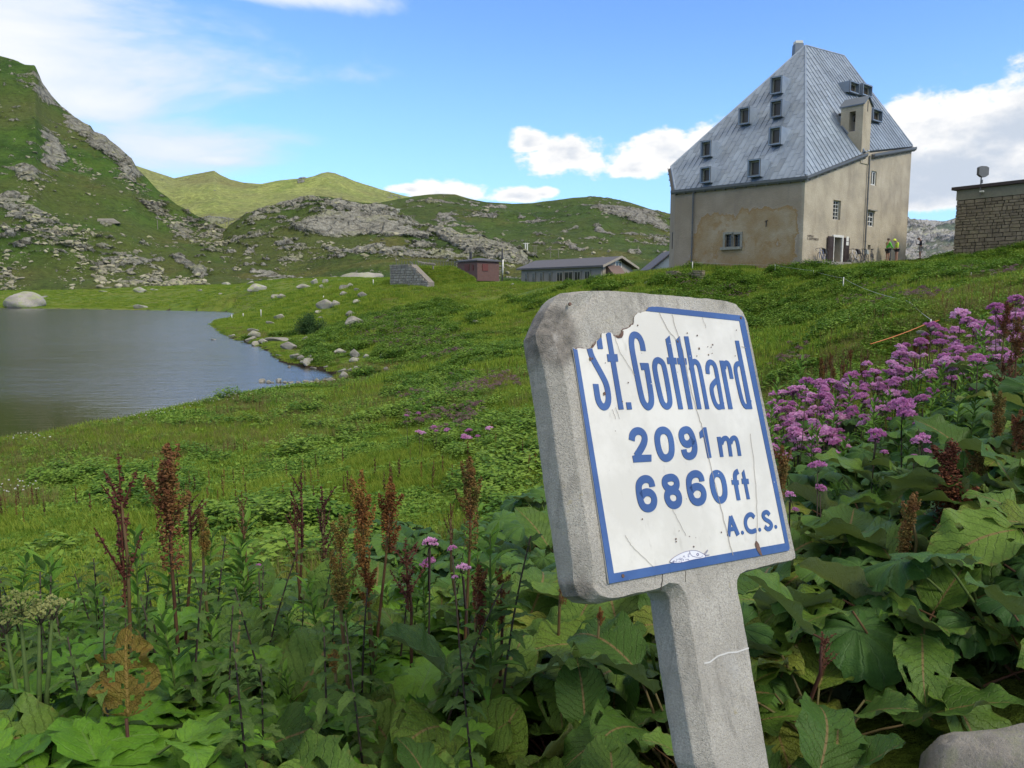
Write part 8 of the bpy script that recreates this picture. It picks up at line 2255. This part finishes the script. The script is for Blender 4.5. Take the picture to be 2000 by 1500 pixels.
def zone(px, py, Z):
    m = np.zeros(px.shape)
    for cx, cy, rx, ry, a in Z:
        ca, sa = math.cos(math.radians(a)), math.sin(math.radians(a)); dx = px - cx; dy = py - cy
        m = np.maximum(m, 1.25 - np.hypot((dx * ca + dy * sa) / rx, (-dx * sa + dy * ca) / ry))
    return m
LEAFZ = [(760, 650, 170, 55, 12), (850, 605, 60, 20, 0), (900, 690, 140, 30, 5), (900, 850, 170, 90, 0), (860, 770, 110, 40, 0), (970, 900, 90, 120, 0), (1390, 575, 140, 38, 0), (1560, 610, 140, 40, 8), (1700, 590, 160, 30, 15), (1430, 610, 120, 40, 0), (1650, 535, 160, 16, 0), (1430, 540, 60, 14, 0), (1900, 520, 150, 30, -10), (1700, 760, 200, 60, 0),
         (1040, 590, 60, 18, 0), (700, 850, 60, 25, 0), (400, 900, 80, 20, 0), (560, 1000, 120, 40, 0), (600, 870, 40, 14, 0), (620, 700, 30, 30, 0), (1180, 560, 30, 10, 0), (300, 960, 120, 40, 0), (1020, 1050, 70, 60, 0), (150, 940, 90, 18, 0)]
# grass, near to far
X, Y_, Z_, SDv, PX, PY, rg_ = cand(60000, 3.0, 22, 1, power=1.5)
k = (SDv > .25); X, Y_, Z_, PX, PY = X[k], Y_[k], Z_[k], PX[k], PY[k]
nz = fbm(X * .5, Y_ * .5, 4, 31); k = (fbm(X * .33, Y_ * .33, 4, 91) > -.22) | (rg_.random(len(X)) < .35); X, Y_, Z_, PX, PY, nz = X[k], Y_[k], Z_[k], PX[k], PY[k], nz[k]; sc = (.75 + .5 * rg_.random(len(X))) * (1 + .55 * nz) * np.where(PX > 1450, .9, 1)
scatter('grass', np.stack([X, Y_, Z_], 1), rg_.uniform(0, 6.28, len(X)), sc, CG)
X, Y_, Z_, SDv, PX, PY, rg_ = cand(60000, 18, 120, 2, power=1.25)
k = (SDv > .2) & fw_ok(X, Y_) & ((X - 36) ** 2 + (Y_ - 60) ** 2 > 4); X, Y_, Z_, PX, PY = X[k], Y_[k], Z_[k], PX[k], PY[k]
SDv = SDv[k]; nz = fbm(X * .2, Y_ * .2, 4, 33); sc = (.7 + .6 * rg_.random(len(X))) * (1 + .6 * nz) * (1 + Y_ / 160) * np.where(SDv < 4, np.where(Y_ > 24, .42, .7), 1)
scatter('grass', np.stack([X, Y_, Z_], 1), rg_.uniform(0, 6.28, len(X)), sc, CGf)
X, Y_, Z_, SDv, PX, PY, rg_ = cand(45000, 115, 345, 12, power=1.2)
k = (SDv > 1.5) & (PX < 1300); X, Y_, Z_ = X[k], Y_[k], Z_[k]; nz = fbm(X * .06, Y_ * .06, 4, 49)
scatter('grass', np.stack([X, Y_, Z_], 1), rg_.uniform(0, 6.28, len(X)), (1.6 + 1.4 * rg_.random(len(X))) * (1 + .7 * nz), CGf)
# dry seed grass
X, Y_, Z_, SDv, PX, PY, rg_ = cand(38000, 4, 90, 3, power=1.1)
nz = fbm(X * .16, Y_ * .16, 5, 35); k = (SDv > .5) & (nz > .02) & fw_ok(X, Y_); X, Y_, Z_ = X[k], Y_[k], Z_[k]
bp = []
rgb_ = np.random.default_rng(99)
for (qa, qb) in BANKQ:
    for _ in range(260):
        s_, t_ = rgb_.random(2); bp.append((qa[0] * (1 - s_) + qb[0] * s_) * (1 - t_) + (qa[1] * (1 - s_) + qb[1] * s_) * t_)
scatter('grass', np.array(bp), rgb_.uniform(0, 6.28, len(bp)), .9 + .5 * rgb_.random(len(bp)), CGf)
scatter('dry_grass', np.stack([X, Y_, Z_], 1), rg_.uniform(0, 6.28, len(X)), .8 + .5 * rg_.random(len(X)), CD)
# broad-leaved cover in patches
X, Y_, Z_, SDv, PX, PY, rg_ = cand(70000, 5.0, 75, 4, power=1.2)
zn = zone(PX, PY, LEAFZ); nz = fbm(X * .45, Y_ * .45, 5, 37)
k = (SDv > .4) & fw_ok(X, Y_) & (((zn > .25) & (zn + nz * 1.2 > .42)) | (nz > .46)); X, Y_, Z_, PX, PY, nz = X[k], Y_[k], Z_[k], PX[k], PY[k], nz[k]
k = rg_.random(len(X)) < np.clip(.35 + Y_ / 60, 0, 1); X, Y_, Z_, PX, PY, nz = X[k], Y_[k], Z_[k], PX[k], PY[k], nz[k]
sc = (.6 + .7 * rg_.random(len(X))) * (1 + .3 * nz) * np.clip(.75 + Y_ / 90, .8, 1.5)
scatter('leafy_ground_cover', np.stack([X, Y_, Z_], 1), rg_.uniform(0, 6.28, len(X)), sc, CL)
# low leaves everywhere in the near meadow
X, Y_, Z_, SDv, PX, PY, rg_ = cand(90000, 4.0, 48, 5, power=1.25)
nz = fbm(X * .8, Y_ * .8, 4, 39) + .3 * fbm(X * .15, Y_ * .15, 3, 47); k = (SDv > .4) & (nz > .0) & fw_ok(X, Y_); X, Y_, Z_ = X[k], Y_[k], Z_[k]
scatter('low_ground_cover', np.stack([X, Y_, Z_], 1), rg_.uniform(0, 6.28, len(X)), (.7 + .6 * rg_.random(len(X))) * (1 + Y_ / 45), CLs)
# faded purple blossom over the leafy patches
PUR = [(780, 650, 130, 45, 12), (880, 840, 90, 40, 0), (930, 770, 90, 30, 0), (1380, 575, 100, 22, 0), (1330, 560, 40, 10, 0), (1780, 590, 120, 14, 12), (1680, 600, 60, 12, 0), (1560, 720, 80, 30, 0), (860, 700, 60, 14, 0), (820, 800, 50, 20, 0), (1900, 540, 90, 12, 0)]
X, Y_, Z_, SDv, PX, PY, rg_ = cand(60000, 7.0, 75, 6, power=1.2)
zn = zone(PX, PY, PUR); nz = fbm(X * .7, Y_ * .7, 4, 41); k = (SDv > .6) & (zn > .25) & (nz + zn * .5 > .38) & fw_ok(X, Y_) & (rg_.random(len(X)) < .9); X, Y_, Z_ = X[k], Y_[k], Z_[k]
hh = .24 + .14 * rg_.random(len(X))
scatter('faded_flowers', np.stack([X, Y_, Z_ + hh], 1), rg_.uniform(0, 6.28, len(X)), .45 + .65 * rg_.random(len(X)), CP)
# two brighter purple clumps in the near meadow
for px, py, Y, n in ((850, 840, 13.5, 5), (925, 843, 13.2, 7), (815, 805, 15, 2)):
    for i in range(n): flower(px + rg.uniform(-32, 32), py + rg.uniform(-8, 14), Y + rg.uniform(-.6, .6), rg.uniform(9, 14), 'purple flower in a small clump on the near meadow', 'purple flower clumps on the meadow')
# brown spikes
X, Y_, Z_, SDv, PX, PY, rg_ = cand(6000, 6, 60, 7, power=1.2)
nz = fbm(X * .35, Y_ * .35, 4, 43); k = (SDv > .6) & (nz > .16) & fw_ok(X, Y_) ; X, Y_, Z_ = X[k], Y_[k], Z_[k]
k = rg_.random(len(X)) < .45; X, Y_, Z_ = X[k], Y_[k], Z_[k]
scatter('brown_seed_spikes', np.stack([X, Y_, Z_ + .36], 1), rg_.uniform(0, 6.28, len(X)), .8 + .5 * rg_.random(len(X)), CS)
# white cotton grass along the near shore
WZ = [(60, 868, 50, 8, 0), (350, 805, 130, 8, -14), (40, 975, 60, 18, 0), (460, 785, 60, 5, -14), (560, 765, 30, 5, 0), (8, 980, 30, 15, 0)]
X, Y_, Z_, SDv, PX, PY, rg_ = cand(60000, 12, 34, 8, power=1.2)
zn = zone(PX, PY, WZ); k = (SDv > .1) & (zn > .3) & (rg_.random(len(X)) < .22); X, Y_, Z_ = X[k], Y_[k], Z_[k]
k = rg_.random(len(X)) < .45; X, Y_, Z_ = X[k], Y_[k], Z_[k]
scatter('cotton_grass', np.stack([X, Y_, Z_ + .22], 1), rg_.uniform(0, 6.28, len(X)), .5 + .4 * rg_.random(len(X)), CW)
# tall grass fringe on the shore
X, Y_, Z_, SDv, PX, PY, rg_ = cand(90000, 14, 160, 9, power=1.0)
k = (SDv > -.1) & (SDv < .9); X, Y_, Z_ = X[k], Y_[k], Z_[k]
scatter('shore_grass', np.stack([X, Y_, Z_], 1), rg_.uniform(0, 6.28, len(X)), (.8 + .5 * rg_.random(len(X))) * np.where(Y_ > 28, .5, .9) * (1 + Y_ / 110), CGf)

# willow bush by the shore
q = on_ground_px(607, 655); wb_ = thing('willow_bush', q, 'dark green rounded willow bush among the boulders', 'bush')
R_ = 34 / FPX * q[1]; rgw = np.random.default_rng(5); V = []; F = []; br = MB()
for i in range(26):
    a = rgw.uniform(0, 6.28); e = rgw.uniform(.2, 1.5); tip_ = np.array([math.cos(a) * math.cos(e) * R_ * 1.05, math.sin(a) * math.cos(e) * R_ * .9, math.sin(e) * R_ * 1.15]) * rgw.uniform(.75, 1.05); br.tube([np.array([0, 0, 0]), tip_ * .5 + np.array([0, 0, .1]), tip_], [.025, .015, .006], 4)
    for j in range(330):
        t = rgw.uniform(.25, 1.05); c = tip_ * t + rgw.normal(size=3) * R_ * .13; c[2] = max(.02, c[2]); d = rgw.normal(size=3); d[2] = abs(d[2]) * .6; d /= np.linalg.norm(d); s = np.cross(d, rgw.normal(size=3)); s /= np.linalg.norm(s); l = rgw.uniform(.10, .18); b = len(V)
        V += [c, c + d * l * .5 + s * l * .22, c + d * l, c + d * l * .5 - s * l * .22]; F += [(b, b + 1, b + 2, b + 3)]
link(bpy.data.objects.new('foliage', raw_mesh('foliage', V, F, [M['willow']])), wb_)['kind'] = 'stuff'
br.build('branches', M['stem_dark'], wb_)

# ------------------------------------------------------------------ loose rock on the slopes
def scree(H, n, seed, Z, smin, smax, name, thr=.3, base=.06):
    rg_ = np.random.default_rng(seed); nu, nv = H['x'].shape; iu = rg_.integers(0, nu - 1, n); iv = rg_.integers(0, int(nv * .97), n)
    fu = rg_.random(n); fv = rg_.random(n)
    def g(a): return (a[iu, iv] * (1 - fu) + a[iu + 1, iv] * fu) * (1 - fv) + (a[iu, iv + 1] * (1 - fu) + a[iu + 1, iv + 1] * fu) * fv
    x, y, z, U, R = g(H['x']), g(H['y']), g(H['z']), g(H['U']), g(H['row'])
    zn = np.clip(zone(U, R, Z), 0, 1.25); nz = fbm(U * .045, R * .09, 4, seed); pr_ = np.clip(zn * .9 + nz * .8 - thr, 0, 1) + base * (nz > -.1) + .22 * np.clip(nz - .25, 0, 1)
    k = (rg_.random(n) < pr_) & (U > -80) & (U < 2080)
    s = (smin + (smax - smin) * rg_.random(n) ** 5.5); s3_ = np.stack([s * rg_.uniform(.8, 1.5, n), s * rg_.uniform(.7, 1.1, n), s * rg_.uniform(.55, 1.0, n)], 1)
    scatter(name, np.stack([x, y, z + s * .15], 1)[k], rg_.uniform(0, 6.28, n)[k], s3_[k], CR, tilt=rg_.uniform(-.4, .4, (n, 2))[k])
scree(HL, 80000, 61, [(100, 450, 130, 45, 15), (170, 510, 190, 45, 18), (320, 545, 140, 22, 12), (60, 360, 60, 30, 25), (350, 440, 130, 18, 32), (450, 478, 160, 18, 22), (540, 510, 110, 12, 22), (20, 530, 60, 40, 0), (250, 350, 60, 30, 50), (160, 330, 50, 20, 40)], 0.28, 2.3, 'scree_boulders', .34, .05)
scree(HM, 14000, 62, [(760, 500, 200, 10, 3), (600, 490, 130, 14, 0), (900, 480, 90, 15, 20), (560, 515, 60, 18, 0), (650, 400, 140, 14, 0), (960, 500, 90, 12, 12)], .3, 2.0, 'hill_boulders', .45, .03)
scree(HB, 9000, 63, [(1215, 430, 110, 25, 14), (1130, 480, 160, 30, 0), (870, 430, 60, 25, 0), (960, 420, 120, 15, 0)], .7, 3.6, 'back_hill_boulders', .6, .04)
# ------------------------------------------------------------------ thin mountain haze
def build_haze():
    m = bpy.data.materials.new('haze'); m.use_nodes = True; n = m.node_tree.nodes; n.clear()
    out_ = n.new('ShaderNodeOutputMaterial'); pv = n.new('ShaderNodeVolumePrincipled')
    pv.inputs['Color'].default_value = (0.80, 0.88, 1.0, 1); pv.inputs['Density'].default_value = 1.6e-5; pv.inputs['Anisotropy'].default_value = 0.2
    m.node_tree.links.new(pv.outputs[0], out_.inputs['Volume'])
    mb_ = MB(); mb_.hexa([(-7300, -7300, -18), (7300, -7300, -18), (7300, 7300, -18), (-7300, 7300, -18), (-7300, -7300, 760), (7300, -7300, 760), (7300, 7300, 760), (-7300, 7300, 760)])
    o = mb_.build('haze', m); tag(o, kind='stuff')
build_haze()
# ------------------------------------------------------------------ tell look-alikes apart by their place
def separate_labels():
    def trim(t):
        for q in (' just', ' single', ' thickest', ' pale', ' stubby', ' cream', ' thin', ' lone', ' red', ' brown', ' clear'):
            if len(t.split()) <= 16: break
            t = t.replace(q, '')
        return t
    by = {}
    for o in COL.objects:
        if o.parent is None and o.get('label') and o.get('category'): by.setdefault(o['label'], []).append(o)
    for lb, obs in by.items():
        if len(obs) == 1: obs[0]['label'] = trim(lb)
        if len(obs) < 2 or 'row crossing' in lb: continue
        obs.sort(key=lambda o: o.location.x / max(.1, o.location.y)); n = len(obs)
        nm = {2: ['left one', 'right one'], 3: ['left one', 'middle one', 'right one']}.get(n)
        if nm is None: nm = ['leftmost'] + ['%s from left' % k for k in ('second', 'third', 'fourth', 'fifth', 'sixth', 'seventh', 'eighth', 'ninth', 'tenth', 'eleventh', 'twelfth', 'thirteenth', 'fourteenth', 'fifteenth', 'sixteenth', 'seventeenth', 'eighteenth', 'nineteenth', 'twentieth', 'next to last')][:max(0, n - 2)] + ['rightmost']
        for o, q in zip(obs, nm): o['label'] = trim('%s, %s' % (lb, q))
separate_labels()
